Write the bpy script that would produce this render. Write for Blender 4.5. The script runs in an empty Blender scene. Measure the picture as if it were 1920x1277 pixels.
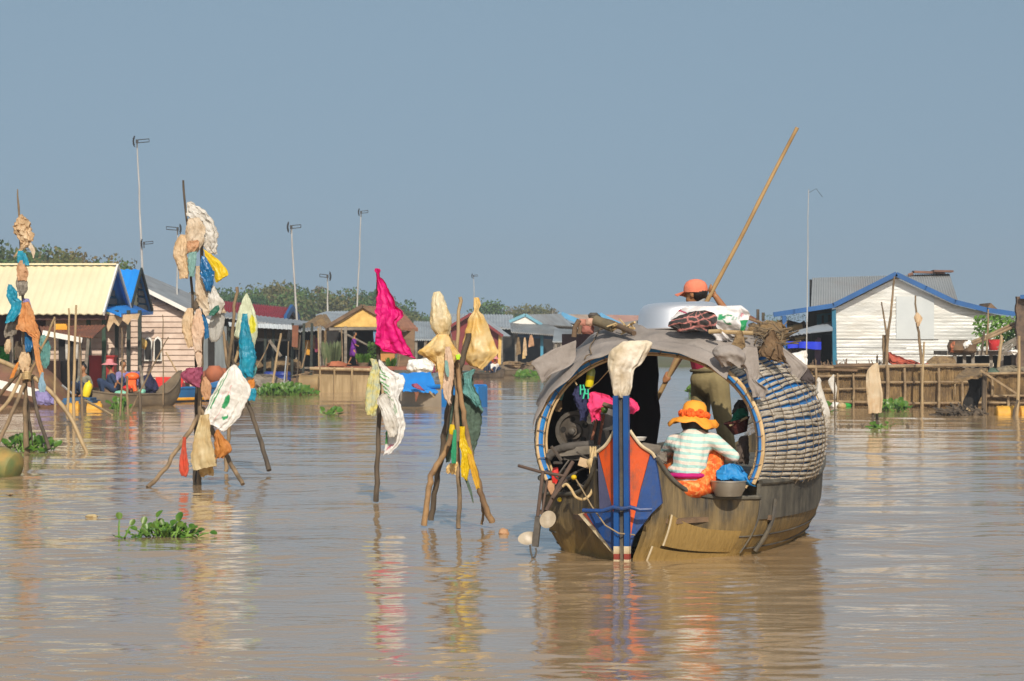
import bpy, math, random
from math import sin, cos, pi, radians as R
from mathutils import Vector, Matrix, noise

S = bpy.context.scene
C = S.collection

# ------------------------------------------------------------------ camera, sky, sun, exposure
FPX, CX, CY, EYE = 4600.0, 960.0, 638.5, 1.8
cam_data = bpy.data.cameras.new("camera")
cam_data.sensor_width = 36.0
cam_data.lens = 36.0 * FPX / 1920.0
cam_data.clip_start = 0.5
cam_data.clip_end = 9000.0
cam_data.dof.use_dof = True
cam_data.dof.focus_distance = 21.5
cam_data.dof.aperture_fstop = 13.0
cam = bpy.data.objects.new("camera", cam_data)
cam.location = (0, 0, EYE)
cam.rotation_euler = (R(90), 0, 0)
C.objects.link(cam)
S.camera = cam

SUN_EL, SUN_AZ = 34.0, -7.0          # degrees; azimuth measured from straight behind the camera towards the left
world = bpy.data.worlds.new("World")
S.world = world
world.use_nodes = True
wn, wl = world.node_tree.nodes, world.node_tree.links
wn.clear()
w_out = wn.new("ShaderNodeOutputWorld")
w_bg = wn.new("ShaderNodeBackground")
w_sky = wn.new("ShaderNodeTexSky")
w_sky.sky_type = 'NISHITA'
w_sky.sun_disc = False
w_sky.sun_elevation = R(SUN_EL)
w_sky.sun_rotation = R(180.0 + SUN_AZ)
w_sky.air_density = 1.0
w_sky.dust_density = 1.6
w_sky.ozone_density = 0.8
w_bg.inputs['Strength'].default_value = 0.096
w_hsv = wn.new("ShaderNodeHueSaturation")
w_hsv.inputs['Saturation'].default_value = 0.84
w_hsv.inputs['Hue'].default_value = 0.482
w_tc = wn.new("ShaderNodeTexCoord")          # the haze band: the sky keeps its colour down to the horizon
w_sep = wn.new("ShaderNodeSeparateXYZ"); w_cmb = wn.new("ShaderNodeCombineXYZ")
w_abs = wn.new("ShaderNodeMath"); w_abs.operation = 'ABSOLUTE'
w_mad = wn.new("ShaderNodeMath"); w_mad.operation = 'MULTIPLY_ADD'; w_mad.inputs[1].default_value = 0.30; w_mad.inputs[2].default_value = 0.26
wl.new(w_tc.outputs['Generated'], w_sep.inputs[0])
wl.new(w_sep.outputs[2], w_abs.inputs[0]); wl.new(w_abs.outputs[0], w_mad.inputs[0])
wl.new(w_sep.outputs[0], w_cmb.inputs[0]); wl.new(w_sep.outputs[1], w_cmb.inputs[1]); wl.new(w_mad.outputs[0], w_cmb.inputs[2])
wl.new(w_cmb.outputs[0], w_sky.inputs['Vector'])
wl.new(w_sky.outputs[0], w_hsv.inputs['Color'])
wl.new(w_hsv.outputs[0], w_bg.inputs['Color'])
wl.new(w_bg.outputs[0], w_out.inputs['Surface'])

sun_data = bpy.data.lights.new("sun", 'SUN')
sun_data.energy = 4.3
sun_data.angle = R(0.6)
sun_data.color = (1.0, 0.90, 0.76)
sun = bpy.data.objects.new("sun", sun_data)
sd = Vector((sin(R(SUN_AZ)) * cos(R(SUN_EL)), cos(R(SUN_AZ)) * cos(R(SUN_EL)), -sin(R(SUN_EL))))
sun.rotation_euler = sd.to_track_quat('-Z', 'Y').to_euler()
sun.location = (-20, -40, 60)
C.objects.link(sun)

S.view_settings.view_transform = 'Standard'
S.view_settings.look = 'None'
S.view_settings.exposure = 0.0
S.view_settings.gamma = 1.0
S.render.engine = 'CYCLES'
S.cycles.use_denoising = True
S.cycles.max_bounces = 8
S.cycles.transparent_max_bounces = 12
S.cycles.caustics_reflective = False
S.cycles.caustics_refractive = False

# ------------------------------------------------------------------ helpers
def P(px, py, Y):
    """the point that lies Y metres out along the line of sight of a place in the photograph"""
    return Vector(((px - CX) * Y / FPX, Y, EYE - (py - CY) * Y / FPX))
def Yw(py):
    return EYE * FPX / (py - CY)
def WP(px, py):
    return P(px, py, Yw(py))
def nz(x, y=0.0, z=0.0):
    return noise.noise(Vector((x, y, z)))

_mats = {}
def mat(name, col, col2=None, scale=4.0, rough=0.7, bump=0.0, bscale=30.0, metal=0.0, spec=0.4, stretch=(1, 1, 1),
        lo=0.35, hi=0.65, stain=None, sscale=1.5, samt=0.5, trans=0.0, attr=False, coat=0.0, detail=5.0, sstretch=(1, 1, 1), alpha=1.0):
    if name in _mats: return _mats[name]
    m = bpy.data.materials.new(name)
    m.use_nodes = True
    n, l = m.node_tree.nodes, m.node_tree.links
    b = n["Principled BSDF"]
    tc = n.new("ShaderNodeTexCoord")
    mp = n.new("ShaderNodeMapping"); mp.inputs['Scale'].default_value = stretch
    l.new(tc.outputs['Object'], mp.inputs['Vector'])
    c1 = (*col, 1)
    base = None
    if attr:
        a = n.new("ShaderNodeVertexColor"); a.layer_name = "Col"
        base = a.outputs['Color']
        if col2 is not None:
            tx = n.new("ShaderNodeTexNoise"); tx.inputs['Scale'].default_value = scale; tx.inputs['Detail'].default_value = detail
            l.new(mp.outputs[0], tx.inputs['Vector'])
            mr = n.new("ShaderNodeMapRange"); mr.inputs['From Min'].default_value = lo; mr.inputs['From Max'].default_value = hi
            l.new(tx.outputs['Fac'], mr.inputs['Value'])
            mx = n.new("ShaderNodeMix"); mx.data_type = 'RGBA'; mx.blend_type = 'MULTIPLY'; mx.inputs['B'].default_value = (*col2, 1)
            l.new(mr.outputs[0], mx.inputs['Factor']); l.new(base, mx.inputs['A'])
            base = mx.outputs['Result']
    elif col2 is not None:
        tx = n.new("ShaderNodeTexNoise"); tx.inputs['Scale'].default_value = scale; tx.inputs['Detail'].default_value = detail
        l.new(mp.outputs[0], tx.inputs['Vector'])
        mr = n.new("ShaderNodeMapRange"); mr.inputs['From Min'].default_value = lo; mr.inputs['From Max'].default_value = hi
        l.new(tx.outputs['Fac'], mr.inputs['Value'])
        mx = n.new("ShaderNodeMix"); mx.data_type = 'RGBA'
        mx.inputs['A'].default_value = c1; mx.inputs['B'].default_value = (*col2, 1)
        l.new(mr.outputs[0], mx.inputs['Factor'])
        base = mx.outputs['Result']
    if stain is not None:
        m2 = n.new("ShaderNodeMapping"); m2.inputs['Scale'].default_value = sstretch; m2.inputs['Location'].default_value = (3.1, 7.7, 1.3)
        l.new(tc.outputs['Object'], m2.inputs['Vector'])
        t2 = n.new("ShaderNodeTexNoise"); t2.inputs['Scale'].default_value = sscale; t2.inputs['Detail'].default_value = 6; t2.inputs['Roughness'].default_value = 0.65
        l.new(m2.outputs[0], t2.inputs['Vector'])
        r2 = n.new("ShaderNodeMapRange"); r2.inputs['From Min'].default_value = 0.48; r2.inputs['From Max'].default_value = 0.68; r2.inputs['To Max'].default_value = samt
        l.new(t2.outputs['Fac'], r2.inputs['Value'])
        x2 = n.new("ShaderNodeMix"); x2.data_type = 'RGBA'; x2.inputs['B'].default_value = (*stain, 1); x2.inputs['A'].default_value = c1
        l.new(r2.outputs[0], x2.inputs['Factor'])
        if base is not None: l.new(base, x2.inputs['A'])
        base = x2.outputs['Result']
    b.inputs['Base Color'].default_value = c1
    if base is not None: l.new(base, b.inputs['Base Color'])
    b.inputs['Roughness'].default_value = rough
    b.inputs['Metallic'].default_value = metal
    b.inputs['Specular IOR Level'].default_value = spec
    if coat: b.inputs['Coat Weight'].default_value = coat
    if bump:
        t3 = n.new("ShaderNodeTexNoise"); t3.inputs['Scale'].default_value = bscale; t3.inputs['Detail'].default_value = 5
        l.new(mp.outputs[0], t3.inputs['Vector'])
        bp = n.new("ShaderNodeBump"); bp.inputs['Strength'].default_value = 1.0; bp.inputs['Distance'].default_value = bump * (1.0 if trans else 1.0)
        l.new(t3.outputs['Fac'], bp.inputs['Height']); l.new(bp.outputs[0], b.inputs['Normal'])
    if trans:
        tr = n.new("ShaderNodeBsdfTranslucent"); tr.inputs['Color'].default_value = c1
        if base is not None: l.new(base, tr.inputs['Color'])
        ms = n.new("ShaderNodeMixShader"); ms.inputs['Fac'].default_value = trans
        l.new(b.outputs[0], ms.inputs[1]); l.new(tr.outputs[0], ms.inputs[2])
        l.new(ms.outputs[0], n["Material Output"].inputs['Surface'])
    if alpha < 1:
        sh = n["Material Output"].inputs['Surface'].links[0].from_socket
        tp = n.new("ShaderNodeBsdfTransparent"); m3 = n.new("ShaderNodeMixShader"); m3.inputs['Fac'].default_value = alpha
        l.new(tp.outputs[0], m3.inputs[1]); l.new(sh, m3.inputs[2]); l.new(m3.outputs[0], n["Material Output"].inputs['Surface'])
    _mats[name] = m
    return m

class MB:
    """collects faces; becomes one mesh object"""
    def __init__(s): s.v, s.f, s.c = [], [], {}
    def add(s, vs, fs):
        o = len(s.v)
        s.v += [Vector(p) for p in vs]
        s.f += [tuple(i + o for i in f) for f in fs]
        return o
    def box(s, c, size, rz=0.0, rx=0.0, ry=0.0):
        m = Matrix.Rotation(rz, 3, 'Z') @ Matrix.Rotation(ry, 3, 'Y') @ Matrix.Rotation(rx, 3, 'X')
        h = [d / 2 for d in size]
        vs = [Vector(c) + m @ Vector((x * h[0], y * h[1], z * h[2])) for x in (-1, 1) for y in (-1, 1) for z in (-1, 1)]
        s.add(vs, [(0, 1, 3, 2), (4, 6, 7, 5), (0, 4, 5, 1), (2, 3, 7, 6), (0, 2, 6, 4), (1, 5, 7, 3)])
        return s
    def bar(s, a, b, w, h, up=(0, 0, 1)):
        a, b = Vector(a), Vector(b)
        d = (b - a).normalized()
        u = Vector(up); x = d.cross(u)
        if x.length < 1e-4: x = d.cross(Vector((0, 1, 0)))
        x.normalize(); y = x.cross(d).normalized()
        vs = [p + x * (i * w / 2) + y * (j * h / 2) for p in (a, b) for i in (-1, 1) for j in (-1, 1)]
        s.add(vs, [(0, 1, 3, 2), (4, 6, 7, 5), (0, 4, 5, 1), (2, 3, 7, 6), (0, 2, 6, 4), (1, 5, 7, 3)])
        return s
    def tube(s, pts, r, n=8, cap=True, flat=1.0, flat_dir=None, closed=False):
        pts = [Vector(p) for p in pts]
        N = len(pts)
        rs = r if isinstance(r, (list, tuple)) else [r] * N
        o = len(s.v)
        ref = None
        for i, p in enumerate(pts):
            t = (pts[min(i + 1, N - 1)] - pts[max(i - 1, 0)])
            if closed: t = pts[(i + 1) % N] - pts[i - 1]
            t.normalize()
            if ref is None:
                ref = t.orthogonal().normalized() if flat_dir is None else Vector(flat_dir)
            x = (ref - t * ref.dot(t))
            if x.length < 1e-6: x = t.orthogonal()
            x.normalize(); y = t.cross(x)
            if flat_dir is None: ref = x
            for k in range(n):
                a = 2 * pi * k / n
                s.v.append(p + x * (rs[i] * cos(a)) + y * (rs[i] * flat * sin(a)))
        M = N if closed else N - 1
        for i in range(M):
            for k in range(n):
                j = (i + 1) % N
                s.f.append((o + i * n + k, o + i * n + (k + 1) % n, o + j * n + (k + 1) % n, o + j * n + k))
        if cap and not closed:
            s.f.append(tuple(o + k for k in reversed(range(n))))
            s.f.append(tuple(o + (N - 1) * n + k for k in range(n)))
        return s
    def lathe(s, prof, c, n=24, M=None, cap=True):
        c = Vector(c); M = M or Matrix.Identity(3)
        o = len(s.v)
        for r, z in prof:
            for k in range(n):
                a = 2 * pi * k / n
                s.v.append(c + M @ Vector((r * cos(a), r * sin(a), z)))
        for i in range(len(prof) - 1):
            for k in range(n):
                s.f.append((o + i * n + k, o + i * n + (k + 1) % n, o + (i + 1) * n + (k + 1) % n, o + (i + 1) * n + k))
        if cap:
            s.f.append(tuple(o + k for k in reversed(range(n))))
            s.f.append(tuple(o + (len(prof) - 1) * n + k for k in range(n)))
        return s
    def ell(s, c, r, n=14, m=9, jit=0.0, freq=2.0, M=None, seed=0.0):
        c = Vector(c); M = M or Matrix.Identity(3)
        if not isinstance(r, (tuple, list)): r = (r, r, r)
        o = len(s.v)
        for i in range(1, m):
            th = pi * i / m
            for k in range(n):
                a = 2 * pi * k / n
                d = Vector((sin(th) * cos(a), sin(th) * sin(a), cos(th)))
                q = 1 + (jit * noise.noise(d * freq + Vector((seed, 0, 0))) if jit else 0)
                s.v.append(c + M @ Vector((d.x * r[0] * q, d.y * r[1] * q, d.z * r[2] * q)))
        for i in range(m - 2):
            for k in range(n):
                s.f.append((o + i * n + k, o + (i + 1) * n + k, o + (i + 1) * n + (k + 1) % n, o + i * n + (k + 1) % n))
        s.v.append(c + M @ Vector((0, 0, r[2]))); s.v.append(c + M @ Vector((0, 0, -r[2])))
        t, b = len(s.v) - 2, len(s.v) - 1
        for k in range(n):
            s.f.append((t, o + k, o + (k + 1) % n))
            q = o + (m - 2) * n
            s.f.append((b, q + (k + 1) % n, q + k))
        return s
    def cap(s, a, ra, b, rb, n=10):
        """tapered capsule"""
        a, b = Vector(a), Vector(b); d = (b - a); L = d.length; d.normalize()
        pts, rs = [], []
        for i in range(4):
            t = pi / 2 * i / 4
            pts.append(a - d * ra * cos(t)); rs.append(max(ra * sin(t), ra * 0.02))
        pts.append(a); rs.append(ra); pts.append(b); rs.append(rb)
        for i in range(3, -1, -1):
            t = pi / 2 * i / 4
            pts.append(b + d * rb * cos(t)); rs.append(max(rb * sin(t), rb * 0.02))
        return s.tube(pts, rs, n)
    def prism(s, pts, ext):
        pts = [Vector(p) for p in pts]; e = Vector(ext); n = len(pts)
        s.add(pts + [p + e for p in pts], [tuple(range(n)), tuple(range(2 * n - 1, n - 1, -1))] +
              [(i, i + n, (i + 1) % n + n, (i + 1) % n) for i in range(n)])
        return s
    def grid(s, fn, nu, nv, thick=None):
        """sheet fn(u,v); thick: vector or callable gives it two sides"""
        o = len(s.v)
        for j in range(nv + 1):
            for i in range(nu + 1):
                s.v.append(Vector(fn(i / nu, j / nv)))
        W = nu + 1
        for j in range(nv):
            for i in range(nu):
                s.f.append((o + j * W + i, o + j * W + i + 1, o + (j + 1) * W + i + 1, o + (j + 1) * W + i))
        if thick is not None:
            t = Vector(thick); k = (nu + 1) * (nv + 1)
            s.v += [s.v[o + q] + t for q in range(k)]
            for j in range(nv):
                for i in range(nu):
                    a = o + k + j * W + i
                    s.f.append((a, a + W, a + W + 1, a + 1))
            for i in range(nu):
                s.f.append((o + i + 1, o + i, o + k + i, o + k + i + 1))
                a = o + nv * W + i
                s.f.append((a, a + 1, a + 1 + k, a + k))
            for j in range(nv):
                a = o + j * W
                s.f.append((a, a + W, a + W + k, a + k))
                a = o + j * W + nu
                s.f.append((a + W, a, a + k, a + W + k))
        return s

def wloc(o):
    v = Vector(o.location)
    while o.parent is not None:
        o = o.parent; v += o.location
    return v

def tag(o, label=None, cat=None, group=None, kind=None):
    if label: o['label'] = label
    if cat: o['category'] = cat
    if group: o['group'] = group
    if kind: o['kind'] = kind
    return o

def obj(name, mb, m, parent=None, smooth=40, label=None, cat=None, group=None, kind=None, cols=None):
    me = bpy.data.meshes.new(name)
    xs = [p.x for p in mb.v]; ys = [p.y for p in mb.v]; zs = [p.z for p in mb.v]
    c = Vector(((min(xs) + max(xs)) / 2, (min(ys) + max(ys)) / 2, min(zs)))
    me.from_pydata([p - c for p in mb.v], [], mb.f)
    if cols is not None:
        a = me.color_attributes.new("Col", 'FLOAT_COLOR', 'POINT')
        a.data.foreach_set("color", [x for q in cols for x in (q[0], q[1], q[2], 1.0)])
    me.update()
    if smooth:
        me.polygons.foreach_set("use_smooth", [True] * len(me.polygons))
        me.set_sharp_from_angle(angle=R(smooth))
    for q in (m if isinstance(m, (list, tuple)) else [m]): me.materials.append(q)
    o = bpy.data.objects.new(name, me)
    C.objects.link(o)
    if parent is not None:
        o.parent = parent
        o.location = c - wloc(parent)
    else:
        o.location = c
    return tag(o, label, cat, group, kind)

def thing(name, label, cat, loc=(0, 0, 0), group=None, kind=None):
    o = bpy.data.objects.new(name, None)
    C.objects.link(o); o.location = loc; o.empty_display_size = 0.2
    return tag(o, label, cat, group, kind)

def copy_tree(o, parent=None):
    c = o.copy(); C.objects.link(c)
    if parent is not None: c.parent = parent
    for ch in list(o.children): copy_tree(ch, c)
    return c

def blobby(name, mb, m, parent, voxel=0.012, it=4, label=None, cols=None):
    """melts the overlapping closed shapes of mb into one continuous skin"""
    me = bpy.data.meshes.new("tmp"); me.from_pydata(mb.v, [], mb.f); me.update()
    t = bpy.data.objects.new("tmp", me); C.objects.link(t)
    r = t.modifiers.new("r", 'REMESH'); r.mode = 'VOXEL'; r.voxel_size = voxel
    if it:
        q = t.modifiers.new("s", 'SMOOTH'); q.iterations = it; q.factor = 0.5
    dg = bpy.context.evaluated_depsgraph_get()
    e = t.evaluated_get(dg).to_mesh()
    out = MB()
    out.v = [v.co.copy() for v in e.vertices]; out.f = [tuple(p.vertices) for p in e.polygons]
    t.evaluated_get(dg).to_mesh_clear()
    bpy.data.objects.remove(t); bpy.data.meshes.remove(me)
    cc = [cols(v) for v in out.v] if cols else None
    return obj(name, out, m, parent, smooth=180, label=label, cols=cc)

def spline(pts, k=6):
    """Catmull-Rom through tuples of numbers"""
    out = []
    n = len(pts)
    for i in range(n - 1):
        p0, p1, p2, p3 = pts[max(i - 1, 0)], pts[i], pts[i + 1], pts[min(i + 2, n - 1)]
        for j in range(k):
            t = j / k
            out.append(tuple(0.5 * (2 * b + (c - a) * t + (2 * a - 5 * b + 4 * c - d) * t * t + (3 * b - a - 3 * c + d) * t ** 3)
                             for a, b, c, d in zip(p0, p1, p2, p3)))
    out.append(tuple(pts[-1]))
    return out

def pole_pts(pix, k=5, wob=0.0, seed=0):
    """pix: (px,py,Y) waypoints"""
    ps = [P(*q) for q in pix]
    q = spline([tuple(p) for p in ps], k) if len(ps) > 2 else [tuple(ps[0].lerp(ps[1], i / 8)) for i in range(9)]
    return [Vector(p) + (Vector((nz(i * .5, seed), nz(i * .5, seed + 9), 0)) * wob) for i, p in enumerate(q)]

def stick(mb, pix, r0, r1, n=8, k=5, wob=0.012, seed=0, knots=True):
    ps = pole_pts(pix, k, wob, seed)
    N = len(ps)
    rs = [r0 + (r1 - r0) * i / (N - 1) + (0.12 * r0 * nz(i * 1.7, seed + 3.3) if knots else 0) for i in range(N)]
    return mb.tube(ps, rs, n)

def bag(name, secs, Y, m, label, cat="cloth", group=None, dr=0.35, folds=6, fa=0.16, cr=0.10, rows=7, n=64, seed=0, ragged=0.15,
        billow=0.15, parent=None, col=None, yoff=None):
    """hanging cloth or plastic bag: a closed puckered body through left/right edge pairs (px)"""
    if cat not in ('bag', 'sack', 'bottle', 'bundle', 'gourd', 'net'): dr *= .55
    q = spline([tuple(s) for s in secs], rows)
    mb = MB(); cols = []
    N = len(q)
    cen = [(P(a[0], a[1], Y) + P(a[2], a[3], Y)) / 2 for a in q]
    wid = max((P(a[2], a[3], Y) - P(a[0], a[1], Y)).length for a in q)
    for i, a in enumerate(q):
        t = i / (N - 1)
        L, Rr = P(a[0], a[1], Y), P(a[2], a[3], Y)
        h = (Rr - L) / 2; w = h.length
        tan = (cen[min(i + 1, N - 1)] - cen[max(i - 1, 0)])
        if tan.length > 1e-9: tan.normalize()
        for k in range(n):
            th = 2 * pi * k / n
            u = cos(th)
            g = sin(folds * th + seed * 1.7 + 2.5 * nz(t * 2.2, seed)) * 0.6 + 0.8 * nz(th * folds * 0.35, t * 1.4, seed + 5)
            amp = fa * min(1, 0.25 + t * 1.2)
            rad = 1 + amp * g * (0.35 + 0.65 * abs(sin(th)))
            p = cen[i] + h * (u * rad) + Vector((0, 1, 0)) * (w * dr * sin(th) * rad)
            bl = billow * wid * (nz(u * 1.3 + seed, t * 2.4, 3.1) + 0.5 * nz(u * 3.1, t * 4.0 + seed, 7.7))
            p.y += bl * min(1, t * 3)
            if cr:
                v = noise.noise_vector(p * (5.0 / wid) + Vector((seed * 3.1, 0, 0)))
                v2 = noise.noise_vector(p * (13.0 / wid) + Vector((seed, 2, 0)))
                cs = 0.4 + 0.6 * min(1, w / wid * 2)
                v.x *= 1.25; v.z *= 1.25; v2.x *= 1.5
                p += (v * 0.6 + v2 * 0.30) * (cr * wid * cs)
                q3 = th + seed
                rg = 1 - abs(noise.noise(Vector((2.3 * cos(q3) + seed, 2.3 * sin(q3), t * 1.5 + seed)))) * 3.0     # long creases running down the cloth
                rg += 0.7 * (1 - abs(noise.noise(Vector((4.5 * cos(q3), 4.5 * sin(q3) + seed, t * 3.2)))) * 3.0)
                rg += 0.5 * (1 - abs(noise.noise(p * (6.5 / wid) + Vector((seed * 1.3, 5, 0)))) * 2.6)
                p.y -= rg * cr * wid * 0.34 * cs * (1 if sin(th) < 0 else -1)
            if ragged and i >= N - 2:
                p += tan * (ragged * wid * (nz(th * 2.2, seed * 2.0, 1.5) + .7 * nz(th * 6.5, seed, 4.5) + .3))
            if yoff: p.y += yoff(t)
            mb.v.append(p)
            if col: cols.append(col(u, t, sin(th) < 0))
    for i in range(N - 1):
        for k in range(n):
            mb.f.append((i * n + k, i * n + (k + 1) % n, (i + 1) * n + (k + 1) % n, (i + 1) * n + k))
    for i in (0, N - 1):
        cpt = sum((mb.v[i * n + k] for k in range(n)), Vector()) / n
        mb.v.append(cpt); e = len(mb.v) - 1
        if col: cols.append(cols[i * n])
        for k in range(n):
            mb.f.append((e, i * n + (k + 1) % n, i * n + k) if i == 0 else (e, i * n + k, i * n + (k + 1) % n))
    return obj(name, mb, m, parent, smooth=60, label=label if parent is None else None, cat=cat if parent is None else None, group=group,
               cols=cols if col else None)

def corr(a, b, c, d, nu=40, waves=20, amp=0.012, nv=2, thick=0.02, sag=0.0, seed=0):
    """corrugated sheet: a-b one edge, d-c the opposite edge; ribs run from a-b to d-c"""
    a, b, c, d = map(Vector, (a, b, c, d))
    nrm = (b - a).cross(d - a).normalized()
    if nrm.z < 0: nrm = -nrm
    def fn(u, v):
        p = (a.lerp(b, u)).lerp(d.lerp(c, u), v)
        return p + nrm * (amp * sin(2 * pi * waves * u) + (sag * nz(u * 3 + seed, v * 2, seed) if sag else 0))
    return MB().grid(fn, max(nu, waves * 5), nv, thick=-nrm * thick)

def slab(pix, Y, t=0.06, dy=None):
    """flat board with an outline given in the picture plane at distance Y"""
    pts = [P(x, y, Y) for x, y in pix]
    return MB().prism(pts, (0, t, 0))
# ------------------------------------------------------------------ materials
M = {}
M['stake'] = mat('weathered_stake', (.30, .21, .12), (.14, .10, .06), 9, .85, .006, 40, stretch=(1, 1, .25), stain=(.05, .045, .03), sscale=4, samt=.6)
M['stake_dark'] = mat('dark_wet_stake', (.12, .09, .06), (.05, .04, .03), 9, .8, .006, 40, stretch=(1, 1, .25))
M['bamboo'] = mat('pale_bamboo', (.44, .32, .17), (.27, .19, .10), 6, .6, .003, 30, stretch=(1, 1, .2))
M['wood_grey'] = mat('grey_old_wood', (.27, .24, .20), (.15, .13, .10), 7, .85, .005, 40, stretch=(.3, 1, 1), stain=(.07, .06, .05), sscale=3)
M['wood_brown'] = mat('brown_wood', (.22, .14, .08), (.12, .08, .05), 6, .8, .005, 40, stretch=(.3, 1, 1), stain=(.05, .04, .03))
M['dark'] = mat('shade_and_dark_board', (.030, .027, .025), (.014, .013, .012), 4, .9)  # near-black colour also stands in for shade inside porches, doorways and gaps
M['dark_post'] = mat('dark_green_post', (.030, .045, .035), (.02, .022, .02), 5, .7)
M['green_post'] = mat('green_painted_post', (.035, .09, .05), (.02, .04, .03), 5, .6)
M['thatch'] = mat('woven_brown_mat', (.26, .18, .09), (.15, .10, .055), 10, .95, .02, 35, stain=(.07, .05, .03), sscale=2)
M['fence_mat'] = mat('muddy_bamboo_screen', (.30, .20, .09), (.16, .105, .05), 6, .95, .02, 30, stretch=(2.5, 1, .7), stain=(.06, .04, .03), sscale=.9, samt=.8)
M['yellow_mat'] = mat('yellow_palm_mat', (.74, .50, .16), (.60, .38, .11), 5, .9, .01, 30, stain=(.25, .16, .06), sscale=2)
M['tin'] = mat('grey_tin_sheet', (.36, .38, .39), (.26, .28, .29), 1.5, .5, metal=.35, stain=(.20, .16, .13), sscale=.8, samt=.45)
M['tin_light'] = mat('pale_tin_sheet', (.42, .47, .50), (.33, .37, .40), 1.2, .5, metal=.2, stain=(.25, .22, .2), sscale=.7, samt=.35)
M['rust'] = mat('rusty_sheet', (.24, .09, .045), (.15, .06, .035), 3, .8, .004, 20, stain=(.09, .05, .035), sscale=2)
M['cream'] = mat('cream_painted_steel', (.72, .66, .45), (.65, .59, .39), .8, .45, spec=.3, stain=(.60, .52, .34), sscale=.6, samt=.3)
M['blue_roof'] = mat('bright_blue_steel', (.012, .24, .72), (.015, .2, .6), 1.0, .5, spec=.3)
M['blue_dark'] = mat('deep_blue_paint', (.012, .07, .30), (.012, .055, .22), 2.0, .5)
M['blue_trim'] = mat('blue_fascia_paint', (.015, .10, .30), (.015, .08, .23), 2, .5)
M['teal_post'] = mat('teal_blue_paint', (.015, .16, .26), (.012, .11, .2), 3, .6)
M['white_tin'] = mat('silver_white_corrugated', (.66, .675, .65), (.56, .58, .565), 1.1, .36, metal=.3, bump=.03, bscale=3.5, stretch=(.35, 1, 1), stain=(.60, .54, .42), sscale=.6, samt=.4, sstretch=(.5, 1, 2))
M['white_paint'] = mat('white_paint', (.78, .77, .72), (.68, .66, .6), 2, .6)
M['pink_plank'] = mat('faded_pink_planks', (.66, .53, .44), (.54, .42, .34), 3.0, .85, .004, 30, stretch=(.25, 1, 1), stain=(.32, .22, .16), sscale=1.2, samt=.7)
M['red_paint'] = mat('red_cabinet_paint', (.34, .018, .016), (.25, .014, .014), 2, .5)
M['red_roof'] = mat('red_roof_steel', (.30, .022, .032), (.23, .02, .028), 1.5, .5, stain=(.14, .03, .03), sscale=1.0)
M['red_wall'] = mat('red_metal_wall', (.22, .028, .03), (.17, .025, .028), 2, .7, stain=(.12, .04, .035))
M['tile'] = mat('brown_tile_roof', (.36, .17, .10), (.24, .11, .07), 6, .9, .02, 20)
M['white_cloth'] = mat('white_plastic_weave', (.80, .79, .75), (.66, .63, .57), 5, .55, .006, 30, trans=.34, stain=(.52, .44, .32), sscale=3, samt=.45)
M['cream_cloth'] = mat('cream_stained_plastic', (.72, .62, .38), (.62, .48, .24), 6, .5, .006, 30, trans=.34, stain=(.52, .34, .13), sscale=4, samt=.6)
M['pale_cloth'] = mat('pale_weathered_cloth', (.78, .69, .55), (.64, .52, .37), 7, .7, .008, 28, trans=.34, stain=(.45, .28, .13), sscale=4, samt=.55)
M['amber_plastic'] = mat('amber_stained_plastic', (.86, .72, .42), (.78, .50, .12), 5, .38, .006, 26, trans=.32, stain=(.62, .36, .07), sscale=3.5, samt=.65)
M['tan_cloth'] = mat('tan_ragged_cloth', (.80, .63, .42), (.68, .48, .27), 4, .8, .010, 30, trans=.34, stain=(.30, .18, .08), sscale=5)
M['peach_cloth'] = mat('peach_cloth', (.68, .42, .24), (.58, .33, .18), 7, .75, .008, 28, trans=.34, stain=(.42, .25, .12), sscale=4)
M['orange_cloth'] = mat('orange_cloth', (.70, .27, .045), (.58, .2, .035), 6, .75, .006, 28, trans=.2, stain=(.4, .16, .05), sscale=4, samt=.4)
M['red_cloth'] = mat('red_orange_net', (.66, .075, .03), (.5, .09, .05), 8, .7, .006, 30, trans=.25, stain=(.5, .2, .1), sscale=5)
M['blue_bag'] = mat('blue_plastic_bag', (.010, .15, .36), (.012, .11, .28), 6, .28, .008, 22, trans=.18, spec=.6)
M['cyan_bag'] = mat('cyan_blue_bag', (.012, .34, .50), (.02, .24, .38), 6, .38, .008, 24, trans=.25, stain=(.12, .38, .42), sscale=4, samt=.35)
M['yellow_bag'] = mat('yellow_plastic_bag', (.80, .60, .012), (.72, .5, .01), 6, .4, .006, 22, trans=.3)
M['teal_net'] = mat('teal_net', (.14, .36, .34), (.09, .25, .24), 14, .8, .010, 40, trans=.2, stain=(.3, .42, .38), sscale=5)
M['green_net'] = mat('grey_green_net', (.13, .20, .15), (.08, .12, .09), 14, .85, .010, 45, trans=.25, stain=(.06, .10, .08), sscale=4)
M['green_cloth'] = mat('bright_green_cloth', (.02, .32, .15), (.02, .24, .11), 6, .6, .005, 25, trans=.2)
M['clear_plastic'] = mat('milky_plastic', (.62, .62, .58), (.52, .5, .46), 5, .3, .006, 25, trans=.4)
M['mauve_cloth'] = mat('mauve_cloth', (.34, .07, .13), (.24, .05, .10), 6, .7, .006, 28, trans=.15)
M['magenta'] = mat('magenta_cloth', (.80, .004, .23), (.68, .003, .18), 5, .55, .006, 24, trans=.28)
M['hot_pink'] = mat('hot_pink_cloth', (.85, .055, .20), (.72, .04, .16), 6, .75, .005, 30, trans=.15)
M['floral'] = mat('pale_yellow_print', (.66, .60, .28), (.45, .52, .42), 16, .75, .006, 28, trans=.22, stain=(.70, .58, .06), sscale=9, samt=.8)
M['navy_cloth'] = mat('navy_cloth', (.018, .02, .06), (.012, .013, .04), 6, .85, .006, 30)
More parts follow.
